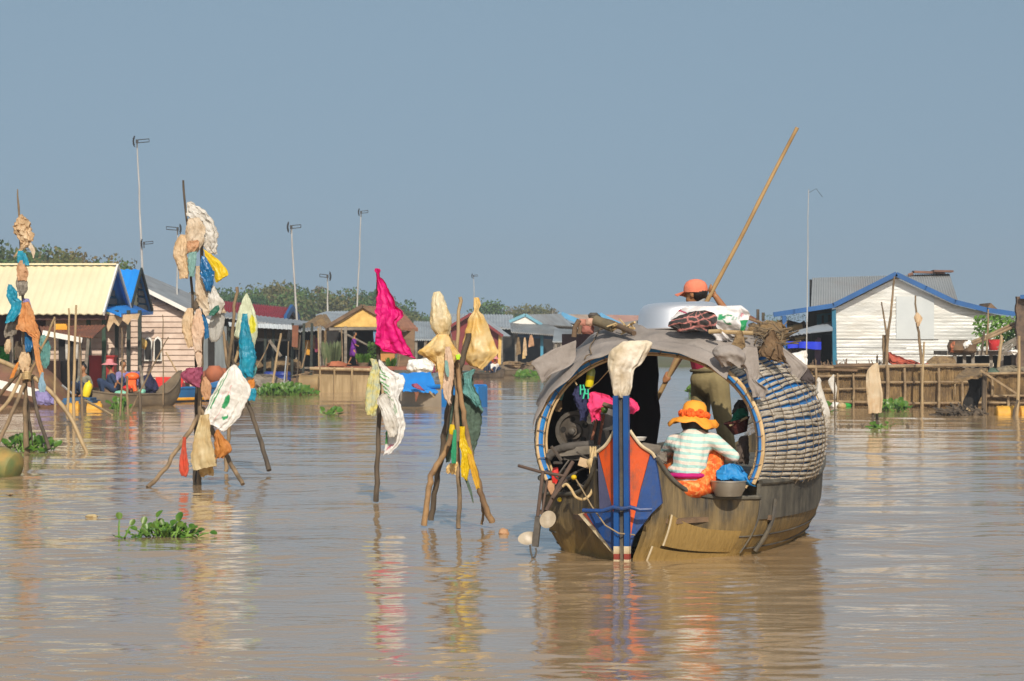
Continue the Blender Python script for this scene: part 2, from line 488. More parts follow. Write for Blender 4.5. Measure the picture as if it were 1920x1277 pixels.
M['print_cloth'] = mat('printed_sack', (1, 1, 1), (.82, .80, .76), 6, .5, .006, 28, trans=.15, attr=True)
M['pants'] = mat('olive_trousers', (.25, .205, .10), (.19, .15, .07), 5, .9, .008, 18)
M['skin'] = mat('brown_skin', (.36, .17, .075), (.30, .135, .06), 6, .55)
M['hair'] = mat('black_hair', (.012, .010, .009), None, rough=.5)
M['coral_cap'] = mat('coral_cap_cloth', (.72, .22, .13), (.64, .18, .10), 9, .85, .004, 40)
M['maroon'] = mat('maroon_shirt', (.25, .012, .04), (.18, .01, .03), 5, .9, .006, 22)
M['orange_hat'] = mat('orange_straw_hat', (.86, .36, .035), (.76, .28, .025), 8, .75, .004, 60)
M['orange_band'] = mat('orange_flower_band', (.82, .13, .012), (.66, .09, .01), 22, .8, .012, 40)
M['rope'] = mat('straw_rope', (.56, .42, .22), (.40, .28, .13), 20, .9, .004, 60)
M['steel_dark'] = mat('dark_oily_steel', (.14, .128, .11), (.08, .072, .064), 8, .6, .003, 30, metal=.4, stain=(.13, .09, .06), sscale=5)
M['steel_bright'] = mat('polished_aluminium', (.78, .79, .80), None, rough=.22, metal=1.0)
M['bowl_steel'] = mat('dull_aluminium', (.42, .40, .35), (.33, .31, .27), 5, .42, metal=.7)
M['propeller'] = mat('pale_propeller', (.62, .55, .42), (.52, .45, .33), 4, .4)
M['yellow_drum'] = mat('yellow_plastic_drum', (.66, .36, .04), (.55, .28, .03), 3, .6, stain=(.30, .17, .04), sscale=3)
M['blue_drum'] = mat('blue_plastic_drum', (.02, .045, .26), (.018, .035, .2), 3, .5)
M['leaf'] = mat('water_hyacinth_leaf', (.035, .11, .010), (.085, .19, .018), 14, .38, spec=.4, trans=.15, stain=(.15, .17, .02), sscale=9, samt=.5)
M['leaf_dark'] = mat('leaf_green', (.05, .11, .02), (.09, .17, .03), 8, .55, trans=.2)
M['terracotta'] = mat('terracotta', (.40, .13, .06), (.3, .1, .05), 4, .8)
M['purple'] = mat('purple_dress', (.15, .018, .26), (.11, .015, .2), 6, .8)
M['pink_hat'] = mat('pink_cotton', (.66, .26, .27), (.55, .2, .22), 8, .85)
M['jeans'] = mat('dark_blue_denim', (.03, .055, .12), (.02, .035, .08), 6, .9)
M['grey_shirt'] = mat('grey_green_shirt', (.20, .20, .16), (.14, .14, .12), 6, .9)
M['orange_plastic'] = mat('orange_plastic', (.85, .14, .02), (.75, .11, .02), 3, .45)
M['red_plastic'] = mat('red_plastic', (.62, .03, .025), (.5, .03, .02), 3, .45)
M['mint'] = mat('mint_plastic', (.22, .55, .40), (.18, .45, .33), 3, .5)
M['white_sack'] = mat('white_sack', (.78, .77, .73), (.68, .66, .62), 4, .7, .01, 18, stain=(.55, .5, .42), sscale=2)
M['blue_boat'] = mat('blue_boat_paint', (.012, .22, .62), (.012, .17, .5), 2, .45, stain=(.02, .12, .32), sscale=2, samt=.5)
M['tan_side'] = mat('tan_boat_side', (.42, .35, .26), (.33, .27, .2), 2, .7)
M['lavender'] = mat('lavender_cloth', (.25, .22, .42), (.18, .16, .34), 4, .9)
# ------------------------------------------------------------------ water: one sheet to the horizon, with real ripples near the boat
def make_water():
    import numpy as np
    rng = np.random.RandomState(7)
    # rows: spacing grows with distance
    ys = [-30.0, 0.0, 6.0]
    y = 10.0
    while y < 120.0:
        ys.append(y); y += 0.020 * (y / 13.0) ** 1.55
    while y < 9000.0:
        ys.append(y); y += 0.06 * y
    ys.append(9000.0)
    ys = np.array(ys)
    us = np.concatenate([np.array([-40.0, -10.0, -3.0, -1.6]), np.linspace(-1, 1, 420), np.array([1.6, 3.0, 10.0, 40.0])])
    half = np.clip(ys, 12, None) * 0.225 + 0.6
    X = us[None, :] * half[:, None]
    Yg = np.repeat(ys[:, None], len(us), 1)
    Z = np.zeros_like(X)
    # sum of many small wave trains, mostly running across the line of sight
    cell = np.gradient(ys)[:, None]
    def trains(n, l0, l1, slope, sang):
        out = np.zeros_like(X)
        for i in range(n):
            lam = l0 * (l1 / l0) ** rng.rand()
            ang = rng.normal(pi / 2 + .10, sang)
            k = 2 * pi / lam
            ph = rng.rand() * 2 * pi
            fade = np.clip((lam / (cell + 1e-6) - 2.5) / 2.5, 0, 1)
            wx = X + 0.35 * np.sin(Yg * 0.31 + i) + 0.2 * np.sin(X * 0.9 + i * 2.1)
            wy = Yg + 0.25 * np.sin(X * 0.55 + i * 1.3) + 0.2 * np.sin(X * 0.21 + Yg * 0.13 + i)
            th = k * (cos(ang) * wx + sin(ang) * wy) + ph
            out += slope / k * fade * (np.sin(th) + 0.28 * np.sin(2 * th + 0.6))
        return out * (2.0 / n) ** .5
    def field(n, l0, l1):
        f = np.zeros_like(X)
        for i in range(n):
            lam = l0 * (l1 / l0) ** rng.rand(); an = rng.normal(pi / 2, .5)
            f += np.sin(2 * pi / lam * (cos(an) * X + sin(an) * Yg * .8) + rng.rand() * 7)
        return f / (n / 2) ** .5
    broad = trains(26, .9, 3.8, .020, .45)
    mid = trains(34, .35, .9, .026, .40)
    fine = trains(46, .13, .36, .040, .38)
    m1 = 1 / (1 + np.exp(-3.0 * (field(9, 1.2, 6.0) - .25)))          # ruffled patches between calm ones
    m2 = 1 / (1 + np.exp(-2.5 * (field(9, 2.0, 9.0) + .1)))
    left = 1.0 + 0.5 / (1 + np.exp((X + 0.08 * Yg) * 1.5))
    Z = broad + mid * (.25 + .9 * m2) * left + fine * (.15 + 1.1 * m1) * left
    Z *= np.clip((Yg - 6) / 4, 0, 1)
    nr, nc = X.shape
    co = np.stack([X, Yg, Z], -1).reshape(-1, 3).astype(np.float32)
    idx = np.arange(nr * nc).reshape(nr, nc)
    q = np.stack([idx[:-1, :-1], idx[:-1, 1:], idx[1:, 1:], idx[1:, :-1]], -1).reshape(-1, 4).astype(np.int32)
    me = bpy.data.meshes.new("water")
    me.vertices.add(len(co)); me.vertices.foreach_set("co", co.ravel())
    me.loops.add(q.size); me.loops.foreach_set("vertex_index", q.ravel())
    me.polygons.add(len(q))
    me.polygons.foreach_set("loop_start", np.arange(0, q.size, 4, dtype=np.int32))
    me.polygons.foreach_set("use_smooth", np.ones(len(q), dtype=bool))
    me.update(calc_edges=True)
    m = bpy.data.materials.new("muddy_river_water"); m.use_nodes = True
    n, l = m.node_tree.nodes, m.node_tree.links
    b = n["Principled BSDF"]
    b.inputs['Roughness'].default_value = 0.06
    b.inputs['IOR'].default_value = 1.5
    tc = n.new("ShaderNodeTexCoord")
    mp = n.new("ShaderNodeMapping"); mp.inputs['Scale'].default_value = (.16, .10, 1)
    l.new(tc.outputs['Object'], mp.inputs[0])
    t = n.new("ShaderNodeTexNoise"); t.inputs['Scale'].default_value = 1.0; t.inputs['Detail'].default_value = 4; t.inputs['Distortion'].default_value = 1.2
    l.new(mp.outputs[0], t.inputs['Vector'])
    mr = n.new("ShaderNodeMapRange"); mr.inputs['From Min'].default_value = .35; mr.inputs['From Max'].default_value = .65
    l.new(t.outputs['Fac'], mr.inputs['Value'])
    mx = n.new("ShaderNodeMix"); mx.data_type = 'RGBA'
    mx.inputs['A'].default_value = (.365, .250, .132, 1); mx.inputs['B'].default_value = (.305, .213, .118, 1)
    l.new(mr.outputs[0], mx.inputs['Factor']); l.new(mx.outputs['Result'], b.inputs['Base Color'])
    # fine ripples
    m2 = n.new("ShaderNodeMapping"); m2.inputs['Scale'].default_value = (5, 11, 1); l.new(tc.outputs['Object'], m2.inputs[0])
    t2 = n.new("ShaderNodeTexNoise"); t2.inputs['Scale'].default_value = 1; t2.inputs['Detail'].default_value = 3; l.new(m2.outputs[0], t2.inputs['Vector'])
    bp = n.new("ShaderNodeBump"); bp.inputs['Strength'].default_value = 1.0; bp.inputs['Distance'].default_value = 0.003
    l.new(t2.outputs['Fac'], bp.inputs['Height']); l.new(bp.outputs[0], b.inputs['Normal'])
    me.materials.append(m)
    o = bpy.data.objects.new("water", me); C.objects.link(o)
    o['kind'] = 'structure'
make_water()
# ------------------------------------------------------------------ far bank and the trees on it
def make_bank():
    mb = MB()
    def fn(u, v):
        x = -160 + 320 * u
        y = 165 + 1400 * v ** 2
        return (x * (1 + 2.5 * v), y, -0.6 + .9 * min(1, v * 14) + 0.2 * nz(x * .05, y * .03))
    mb.grid(fn, 60, 24)
    obj('riverbank', mb, mat('bank_earth', (.12, .11, .06), (.07, .09, .03), .3, .95), kind='structure')
make_bank()

M['bark'] = mat('bark', (.13, .10, .075), (.08, .065, .05), 6, .9)
M['tree_leaf'] = mat('tree_foliage', (1, 1, 1), (.62, .66, .55), .9, .75, attr=True, trans=.18)

def tree(px, top, Y, w, label, hue, seed, squash=1.0):
    """px/top: crown centre and crown top in the photograph; w: crown width in metres"""
    rnd = random.Random(seed)
    t = P(px, top, Y)
    base = Vector((t.x, Y, 0.15))
    h = t.z - base.z
    root = thing('tree', label, 'tree', base, 'trees on the far bank')
    tr = MB()
    fork = base + Vector((rnd.uniform(-.3, .3), 0, h * .38))
    tr.tube([base, base.lerp(fork, .5) + Vector((rnd.uniform(-.1, .1), 0, 0)), fork], [h * .035, h * .028, h * .022], 7)
    blobs = []
    nb = 8
    for i in range(nb):
        a = 2 * pi * i / nb + rnd.random()
        rr = w * .5 * rnd.uniform(.35, .75)
        c = base + Vector((cos(a) * rr, sin(a) * rr * .8, h * rnd.uniform(.36, .82)))
        blobs.append((c, w * rnd.uniform(.16, .27), rnd.uniform(.7, 1.25), rnd.uniform(-.2, .3)))
        tr.tube([fork, fork.lerp(c, .55) + Vector((0, 0, -.1)), c], [h * .016, h * .010, h * .004], 5)
    blobs.append((base + Vector((0, 0, h - w * .20)), w * .2, 1.05, .05))
    obj('trunk', tr, M['bark'], root)
    mb = MB(); cols = []
    for c, r, lum, warm in blobs:
        for k in range(300):
            d = Vector((rnd.gauss(0, 1), rnd.gauss(0, 1), rnd.gauss(0, 1))).normalized()
            q = rnd.random() ** .45
            q *= 1 + .35 * noise.noise(d * 2.2 + c)
            p = c + Vector((d.x * r, d.y * r, d.z * r * .82 * squash)) * q
            if p.z > t.z + .3: continue
            s = rnd.uniform(.08, .19) * (w / 6) ** .5
            ax = Vector((rnd.gauss(0, 1), rnd.gauss(0, 1), rnd.gauss(0, .6) + .3)).normalized()
            x = ax.orthogonal().normalized(); y = ax.cross(x)
            an = rnd.random() * pi
            x, y = x * cos(an) + y * sin(an), y * cos(an) - x * sin(an)
            mb.add([p + x * s, p + y * s * .7, p - x * s, p - y * s * .7], [(0, 1, 2, 3)])
            wv = max(0, min(1, hue[3] + warm + rnd.uniform(-.08, .08)))
            g = 1.3 * (.55 + .45 * lum) * rnd.uniform(.88, 1.12)
            col = tuple((a * (1 - wv) + b * wv) * g for a, b in zip(hue[:3], (.17, .125, .05)))
            cols += [col] * 4
    obj('crown', mb, M['tree_leaf'], root, smooth=0, cols=cols)

DKG, MIDG, OLV, BRN = (.035, .095, .03, .05), (.06, .14, .035, .15), (.09, .13, .04, .45), (.10, .11, .05, .85)
trees = [
    # px, top, Y, width, label, hue
    (-12, 436, 185, 6.5, 'dark green tree highest at the left edge of the cream roof hill', DKG),
    (35, 462, 178, 5.5, 'mid green tree low behind the leftmost rag pole', MIDG),
    (62, 452, 192, 5.0, 'brownish tree behind the torn beige rag pole', OLV),
    (92, 452, 188, 6.0, 'dark rounded tree above the middle of the cream roof', DKG),
    (122, 461, 180, 5.0, 'russet crowned tree above the cream roof', OLV),
    (150, 464, 186, 5.5, 'brown topped tree above the right part of the cream roof', BRN),
    (178, 482, 182, 5.0, 'green tree sloping down behind the cream ridge end', MIDG),
    (200, 490, 190, 3.5, 'last small tree right above the cream ridge end', DKG),
    (402, 541, 262, 5.5, 'brown tree just right of the tall rag stake', BRN),
    (428, 537, 255, 5.0, 'dark tree above the left part of the red roof', DKG),
    (452, 541, 250, 5.0, 'dark green tree behind the white pointed sack', DKG),
    (480, 535, 258, 5.5, 'mid green tree right of the white pointed sack', MIDG),
    (506, 529, 266, 6.0, 'olive tree rising above the red ridge', OLV),
    (528, 522, 262, 6.0, 'tall olive brown tree left of the leaning antenna mast', OLV),
    (552, 526, 268, 5.0, 'dark pointed tree behind the leaning antenna mast', DKG),
    (577, 537, 258, 5.5, 'broad green tree right of the leaning antenna mast', MIDG),
    (600, 533, 264, 2.6, 'narrow brown tree beside the short antenna mast', BRN),
    (628, 543, 256, 6.0, 'grey green tree right of the short antenna mast', OLV),
    (655, 533, 262, 6.0, 'dark dome shaped tree left of the thin tall mast', DKG),
    (684, 543, 258, 5.5, 'dark tree right of the thin tall mast', DKG),
    (706, 555, 254, 5.0, 'green tree directly behind the magenta flag pole', MIDG),
    (728, 562, 268, 4.5, 'olive tree behind the middle of the magenta flag', OLV),
    (750, 568, 275, 3.6, 'small dark tree just right of the magenta flag', DKG),
    (778, 588, 330, 4.5, 'pale distant tree in the low gap right of the flag', MIDG),
    (798, 586, 335, 4.5, 'distant tree left of the tall amber bag', MIDG),
    (826, 590, 330, 4.5, 'distant tree behind the tall amber bag', OLV),
    (908, 562, 310, 5.0, 'dark tree behind the pointed amber bag', DKG),
    (932, 560, 305, 4.6, 'green tree nearest the pointed amber bag, tallest of its clump', MIDG),
    (958, 570, 315, 4.6, 'brownish tree above the left end of the white gable', BRN),
    (984, 567, 310, 4.8, 'olive tree above the white gable', OLV),
    (1010, 572, 318, 4.6, 'grey brown tree above the grey roof', OLV),
    (1032, 575, 312, 3.8, 'last tree at the right end of the clump above the grey roof', BRN),
    (884, 592, 325, 5.0, 'low dark tree between the two amber bags', DKG),
    (962, 590, 300, 5.0, 'low dark tree behind the red hut', DKG),
]
for i, (px, top, Y, w, lab, hue) in enumerate(trees):
    tree(px, top, Y, w * 1.4, lab, hue, 100 + i)
# low growth closing the gaps under the crowns
def thicket(x0, x1, Y, top, seed):
    rnd = random.Random(seed); mb = MB(); cols = []
    for i in range(6000):
        px = rnd.uniform(x0, x1)
        hgt = (top + 14 * nz(px * .03, seed)) + rnd.random() ** .7 * (632 - top)
        p = P(px, hgt, Y + rnd.uniform(-4, 4))
        s = rnd.uniform(.10, .26)
        ax = Vector((rnd.gauss(0, 1), rnd.gauss(0, 1), rnd.gauss(0, .6) + .3)).normalized()
        x = ax.orthogonal().normalized(); y = ax.cross(x)
        mb.add([p + x * s, p + y * s * .7, p - x * s, p - y * s * .7], [(0, 1, 2, 3)])
        wv = max(0, min(1, .3 + .8 * nz(px * .05, hgt * .05, seed) + rnd.uniform(-.15, .15)))
        g = 1.25 * rnd.uniform(.85, 1.15)
        cols += [tuple((a * (1 - wv) + b * wv) * g for a, b in zip((.05, .11, .035), (.15, .115, .05)))] * 4
    obj('undergrowth', mb, M['tree_leaf'], smooth=0, cols=cols, label='low tangled scrub under the far trees', cat='undergrowth', kind='stuff')
thicket(-40, 235, 196, 492, 1)
thicket(385, 780, 272, 560, 2)
thicket(740, 1050, 338, 597, 3)
# ------------------------------------------------------------------ antenna masts
def mast(base, top, r, label, low=None, flip=1, Y=None, prong=1.0, bare=False):
    """thin pole with a grid reflector and a two-pronged bracket on top; px positions"""
    b, t = P(base[0], base[1], Y), P(top[0], top[1], Y)
    root = thing('antenna_mast', label, 'antenna mast', b, 'thin antenna masts above the roofs')
    k = 6
    pts = [b.lerp(t, i / k) + Vector((.03 * nz(i * .9, base[0]), 0, 0)) for i in range(k + 1)]
    obj('pole', MB().tube(pts, [.78 * r * (1.25 - .6 * i / k) for i in range(k + 1)], 7), M['mast'], root)
    def head(c, s, f):
        a = MB()
        for j in range(5):                     # curved reflector of short rods
            ang = (j - 2) * .42
            a.tube([c + Vector((-f * s * .32 * cos(ang), -.25 * s, s * .55 * sin(ang))), c + Vector((-f * s * .32 * cos(ang), .25 * s, s * .55 * sin(ang)))], .02 * s + .008, 5)
        a.tube([c + Vector((-f * s * .32 * cos((j - 4) * .21), 0, s * .55 * sin((j - 4) * .21))) for j in range(9)], .05 * s, 6)
        a.tube([c + Vector((-f * s * .25 * cos((j - 4) * .2), -.12 * s, s * .42 * sin((j - 4) * .2))) for j in range(9)], .04 * s, 6)
        a.box(c, (.2 * s, .16 * s, .3 * s)); a.box(c + Vector((0, 0, -.35 * s)), (.1 * s, .1 * s, .4 * s))
        obj('antenna', a, M['antenna'], root)
        p = MB()
        for zz in (-.12, .12):
            p.tube([c + Vector((0, 0, zz * s)), c + Vector((f * s * prong, -.1 * s, zz * s + .08 * s))], .022 * s + .006, 5)
        p.tube([c + Vector((f * s * prong, -.1 * s, -.04 * s)), c + Vector((f * s * prong, -.1 * s, .2 * s))], .03 * s, 5)
        obj('antenna_rod', p, M['antenna'], root)
    sc = r * 9.5
    if bare:
        obj('wire_rod', MB().tube([t - Vector((0, 0, .1)), t + Vector((.22, 0, .02)), t + Vector((.40, 0, -.22))], .007, 5), M['antenna'], root)
        return
    head(t + Vector((0, 0, .05)), sc, flip)
    if low: head(P(low[0], low[1], Y - .1), sc * .75, flip)
M['mast'] = mat('pale_mast_pole', (.46, .46, .44), (.33, .32, .30), 3, .6, stretch=(1, 1, .3))
M['antenna'] = mat('black_antenna_metal', (.03, .032, .035), (.05, .05, .05), 5, .5)
mast((267, 512), (257, 268), .042, 'tall pale mast with two black antennas behind the blue gable', low=(270, 456), Y=80)
mast((332, 640), (333, 432), .040, 'mast of the black antenna just left of the tall rag stake', flip=-1, Y=84)
mast((559, 640), (546, 428), .055, 'leaning white mast behind the grey awning', Y=105, prong=.8)
mast((615, 640), (614, 520), .055, 'short white mast between the leaning mast and the thin tall one', Y=118, prong=.7, flip=-1)
mast((667, 640), (677, 400), .042, 'thin tall mast above the yellow gable', Y=112, prong=.8)
mast((892, 640), (888, 519), .035, 'far thin mast above the pointed amber bag', Y=140, prong=.7)
mast((1040, 640), (1036, 581), .03, 'tiny far mast at the end of the tree clump', Y=170, prong=.5)

# ------------------------------------------------------------------ cream and blue roofed house (left)
def cream_house():
    x1 = -11.6
    root = thing('floating_house', 'floating house with cream front roof and bright blue end gables', 'house', (-15, 74, 0))
    e1, r1, b1 = Vector((0, 69.5, 2.56)), Vector((0, 72, 4.0)), Vector((0, 74.5, 2.75))
    r2, b2 = Vector((0, 76.6, 4.02)), Vector((0, 79, 2.75))
    L = -26
    X = lambda p, x: Vector((x, p.y, p.z))
    obj('front_roof', corr(X(e1, L), X(e1, x1), X(r1, x1), X(r1, L), waves=62, amp=.017, nv=1, thick=.03), M['cream'], root)
    obj('back_roof', corr(X(b1, L), X(b1, x1), X(r1, x1), X(r1, L), waves=62, amp=.02, nv=1, thick=.03), M['blue_roof'], root)
    obj('rear_front_roof', corr(X(b1, L), X(b1, x1), X(r2, x1), X(r2, L), waves=62, amp=.02, nv=1, thick=.03), M['blue_roof'], root)
    obj('rear_back_roof', corr(X(b2, L), X(b2, x1), X(r2, x1), X(r2, L), waves=62, amp=.02, nv=1, thick=.03), M['blue_roof'], root)
    obj('ridge_cap', MB().bar(X(r1, L) + Vector((0, 0, .04)), X(r1, x1) + Vector((0, 0, .04)), .22, .05), M['cream'], root)
    tr = MB()
    for a, b in ((e1, r1), (r1, b1)):
        tr.bar(X(a, x1 + .03), X(b, x1 + .03), .05, .12)
    obj('gable_trim', tr, M['white_paint'], root)
    tr = MB()
    for a, b in ((b1, r2), (r2, b2)):
        tr.bar(X(a, x1 + .03), X(b, x1 + .03), .05, .14)
    obj('rear_gable_trim', tr, M['dark_post'], root)
    g = MB().prism([Vector((x1 - .25, 69.9, 2.65)), Vector((x1 - .25, 71.75, 2.65)), Vector((x1 - .25, 71.75, 3.75))], (-.04, 0, 0))
    obj('gable_panel', g, M['blue_dark2'], root, label='blue triangular gable panel')
    g = MB()
    for i in range(5):
        z = 2.72 + i * .24; w = (3.95 - z) / 1.4 * 2.4
        g.box((x1 - .22, 71.8 + w * .45 * .9, z), (.05, w * .9, .17))
    obj('gable_louvre', g, M['slat_dark'], root)
    g = MB().prism([Vector((x1 - .12, 74.9, 2.8)), Vector((x1 - .12, 77.0, 2.8)), Vector((x1 - .12, 76.55, 3.9))], (-.04, 0, 0))
    obj('rear_gable_panel', g, M['pale_yellow'], root, label='pale yellow gable panel')
    g = MB()
    for i in range(5):
        z = 2.85 + i * .22; w = (4.0 - z) / 1.25 * 2.3
        g.box((x1 - .10, 76.7 + w * .5 * .95, z), (.05, w * .95, .15))
    obj('rear_gable_louvre', g, M['slat_dark'], root)
    sk = [P(190, 577, 70.2), P(250, 571, 75), P(286, 587, 78.6), P(226, 591, 69.2)]
    obj('skirt_roof', corr(sk[0], sk[1], sk[2], sk[3], waves=14, amp=.015, thick=.04), M['blue_roof'], root)
    obj('skirt_fascia', MB().bar(sk[3], sk[2], .04, .10), M['blue_roof'], root)
    # body
    obj('eave_board', MB().bar(P(60, 595, 69.7), P(200, 594, 69.7), .04, .16), M['maroon_board'], root)
    obj('upper_wall', MB().box((-16.2, 71.3, 2.15), (8.2, .08, 1.0)), M['maroon_board'], root)
    w = MB()
    for i in range(13):
        a, b = P(86, 726 - i * 10.4, 71.0), P(262, 715.8 - i * 10.4, 71.0)
        w.box(((a.x + b.x) / 2, 71.0, (a.z + b.z) / 2), (b.x - a.x, .04, b.z - a.z + .01), rx=-.27)
    obj('plank_wall', w, M['pink_plank'], root)
    p = MB(); q = []
    for px, Y, mm in ((166, 70.2, 'green_post'), (195, 70.0, 'green_post')):
        obj('post', MB().box(P(px, 655, Y) + Vector((0, 0, -.1)), (.11, .11, 2.2)), M[mm], root)
    for px, Y in ((219, 70.7), (241, 70.75), (262, 70.8)):
        obj('post', MB().box(P(px, 650, Y) + Vector((0, 0, .0)), (.10, .10, 2.1)), M['dark_post'], root)
    obj('deck', MB().box((-14.6, 74.3, .38), (8.5, 9.0, .16)), M['wood_brown'], root)
    fl = MB()
    for i in range(7): fl.tube([Vector((-18.5 + i * 1.2, 70, .12)), Vector((-18.5 + i * 1.2, 78.5, .12))], .2, 8)
    obj('bamboo_float', fl, M['wood_brown'], root)
    # scalloped valance under the eave
    pts = [(205, 592), (262, 588), (258, 600), (247, 597), (240, 609), (230, 601), (222, 612), (213, 604), (203, 622), (200, 612)]
    obj('scalloped_valance', slab(pts, 69.6, .03), M['tan_cloth'], root)
    # dark slab for the shade in the doorway, windows with white curtains, grey panel
    obj('doorway', slab([(110, 633), (141, 633), (141, 678), (110, 678)], 70.8, .05), M['dark'], root)
    for a in (122, 141): 
        obj('curtain', slab([(a, 632), (a + 7, 632), (a + 4, 676), (a + 1, 676)], 70.7, .04), M['white_cloth'], root)
    obj('grey_panel', slab([(112, 677), (164, 677), (160, 735), (113, 735)], 70.75, .05), mat('grey_panel', (.10, .09, .085), (.075, .07, .065), 3, .8), root)
    obj('side_panel', slab([(62, 676), (113, 676), (115, 752), (62, 752)], 70.6, .06), M['rust_panel'], root)
    obj('interior_wall', slab([(-60, 600), (60, 600), (60, 700), (-60, 700)], 73, .05), M['dark'], root)  # dark sheet in place of the shade inside the shed
    for a in (-6, 22, 44): obj('post', MB().bar(P(a, 612, 70.5), P(a, 730, 70.5), .1, .1), M['wood_grey'], root)
    return root
M['blue_dark2'] = mat('blue_gable_paint', (.012, .11, .42), (.01, .09, .34), 1, .5)
M['slat_dark'] = mat('dark_louvre_slat', (.07, .08, .09), (.05, .055, .06), 3, .6)
M['pale_yellow'] = mat('pale_yellow_board', (.58, .55, .34), (.5, .47, .3), 2, .7)
M['maroon_board'] = mat('dark_maroon_board', (.07, .025, .02), (.05, .02, .018), 3, .7)
M['rust_panel'] = mat('rust_brown_panel', (.21, .115, .085), (.15, .08, .06), 2, .85, stain=(.1, .06, .045), sscale=1.5)
cream_house()

def awning():
    root = thing('awning', 'rust red sheet awning on leaning poles under the cream eave', 'awning', P(135, 740, 67.5))
    a, b, c, d = P(74, 612, 69.3), P(199, 609, 69.3), P(174, 632, 67.2), P(78, 622, 67.2)
    obj('sheet', corr(d, c, b, a, waves=18, amp=.014, thick=.03), M['rust'], root)
    obj('fascia', MB().bar(P(80, 624, 67.1), P(154, 638, 67.0), .04, .14), M['white_paint'], root)
    for x0, y0, x1, y1 in ((151, 640, 147, 735), (166, 632, 160, 700), (84, 626, 84, 735)):
        obj('pole', MB().tube([P(x0, y0, 67.3), P(x1, y1, 67.3)], .05, 7), M['wood_grey'], root)
    tag(obj('bottle_crate', MB().box(P(115, 616, 68.3) + Vector((0, 0, .02)), (.36, .25, .11)).box(P(115, 616, 68.3) + Vector((0, 0, .10)), (.30, .2, .06)), M['orange_plastic2']), 'yellow orange tub lying on the rust red awning', 'tub')
M['orange_plastic2'] = mat('amber_tub', (.75, .38, .03), (.65, .3, .02), 3, .5)
awning()
tag(obj('cabinet', MB().box(P(193, 700, 70.3), (.70, .5, .95)).box(P(193, 668, 70.3), (.76, .54, .06)).box(P(193, 700, 70.05) + Vector((0, -.02, 0)), (.03, .06, .85)), M['red_paint']), 'red painted cabinet standing behind the green posts', 'cabinet')

# old moored hull with white stripe at the far left
def old_hull():
    root = thing('moored_hull', 'weathered brown moored hull with white stripe and lavender cover', 'boat', P(40, 780, 66))
    mb = MB()
    def fn(u, v):
        x0 = P(-70, 0, 66).x; x1 = P(120, 0, 66).x
        a = pi * v
        w = 1.0 * (1 - .75 * max(0, (u - .55) / .45) ** 2.2)
        return (x0 + (x1 - x0) * u, 67.3 - 1.5 * w * cos(a) * -1 * -1, -.25 + (1.42 * w) * sin(a) ** .7)
    mb.grid(fn, 24, 14)
    obj('hull', mb, mat('old_brown_hull', (.20, .095, .06), (.13, .07, .04), 1.8, .85, .01, 12, stain=(.26, .17, .07), sscale=1.0, samt=.8), root)
    st = MB()
    st.bar(P(-20, 716, 65.2), P(72, 738, 65.3), .06, .22); st.bar(P(-40, 704, 65.3), P(-10, 708, 65.3), .06, .3)
    obj('stripe', st, M['white_paint'], root)
    tag(bag('tarpaulin', [(64, 734, 92, 733), (64, 742, 98, 746), (66, 752, 104, 757), (70, 758, 106, 760)], 65.0, M['lavender'], '', dr=.5, folds=4, ragged=.02, parent=root))
old_hull()
def green_pile():
    tag(bag('green_cloth', [(2, 645, 14, 645), (0, 655, 26, 655), (0, 668, 27, 668), (2, 674, 20, 674)], 71.5, M['bright_green'], 'bright green cloth bundle in the dark shed at the left edge', 'cloth', dr=.6))
    tag(bag('hanging_bag', [(13, 636, 19, 636), (9, 645, 21, 645), (9, 658, 20, 658), (12, 662, 17, 662)], 70, M['tan_cloth'], 'tan bag hanging in front of the green bundle', 'bag', dr=.7))
M['bright_green'] = mat('vivid_green_cloth', (.012, .30, .03), (.01, .22, .025), 5, .6)
green_pile()

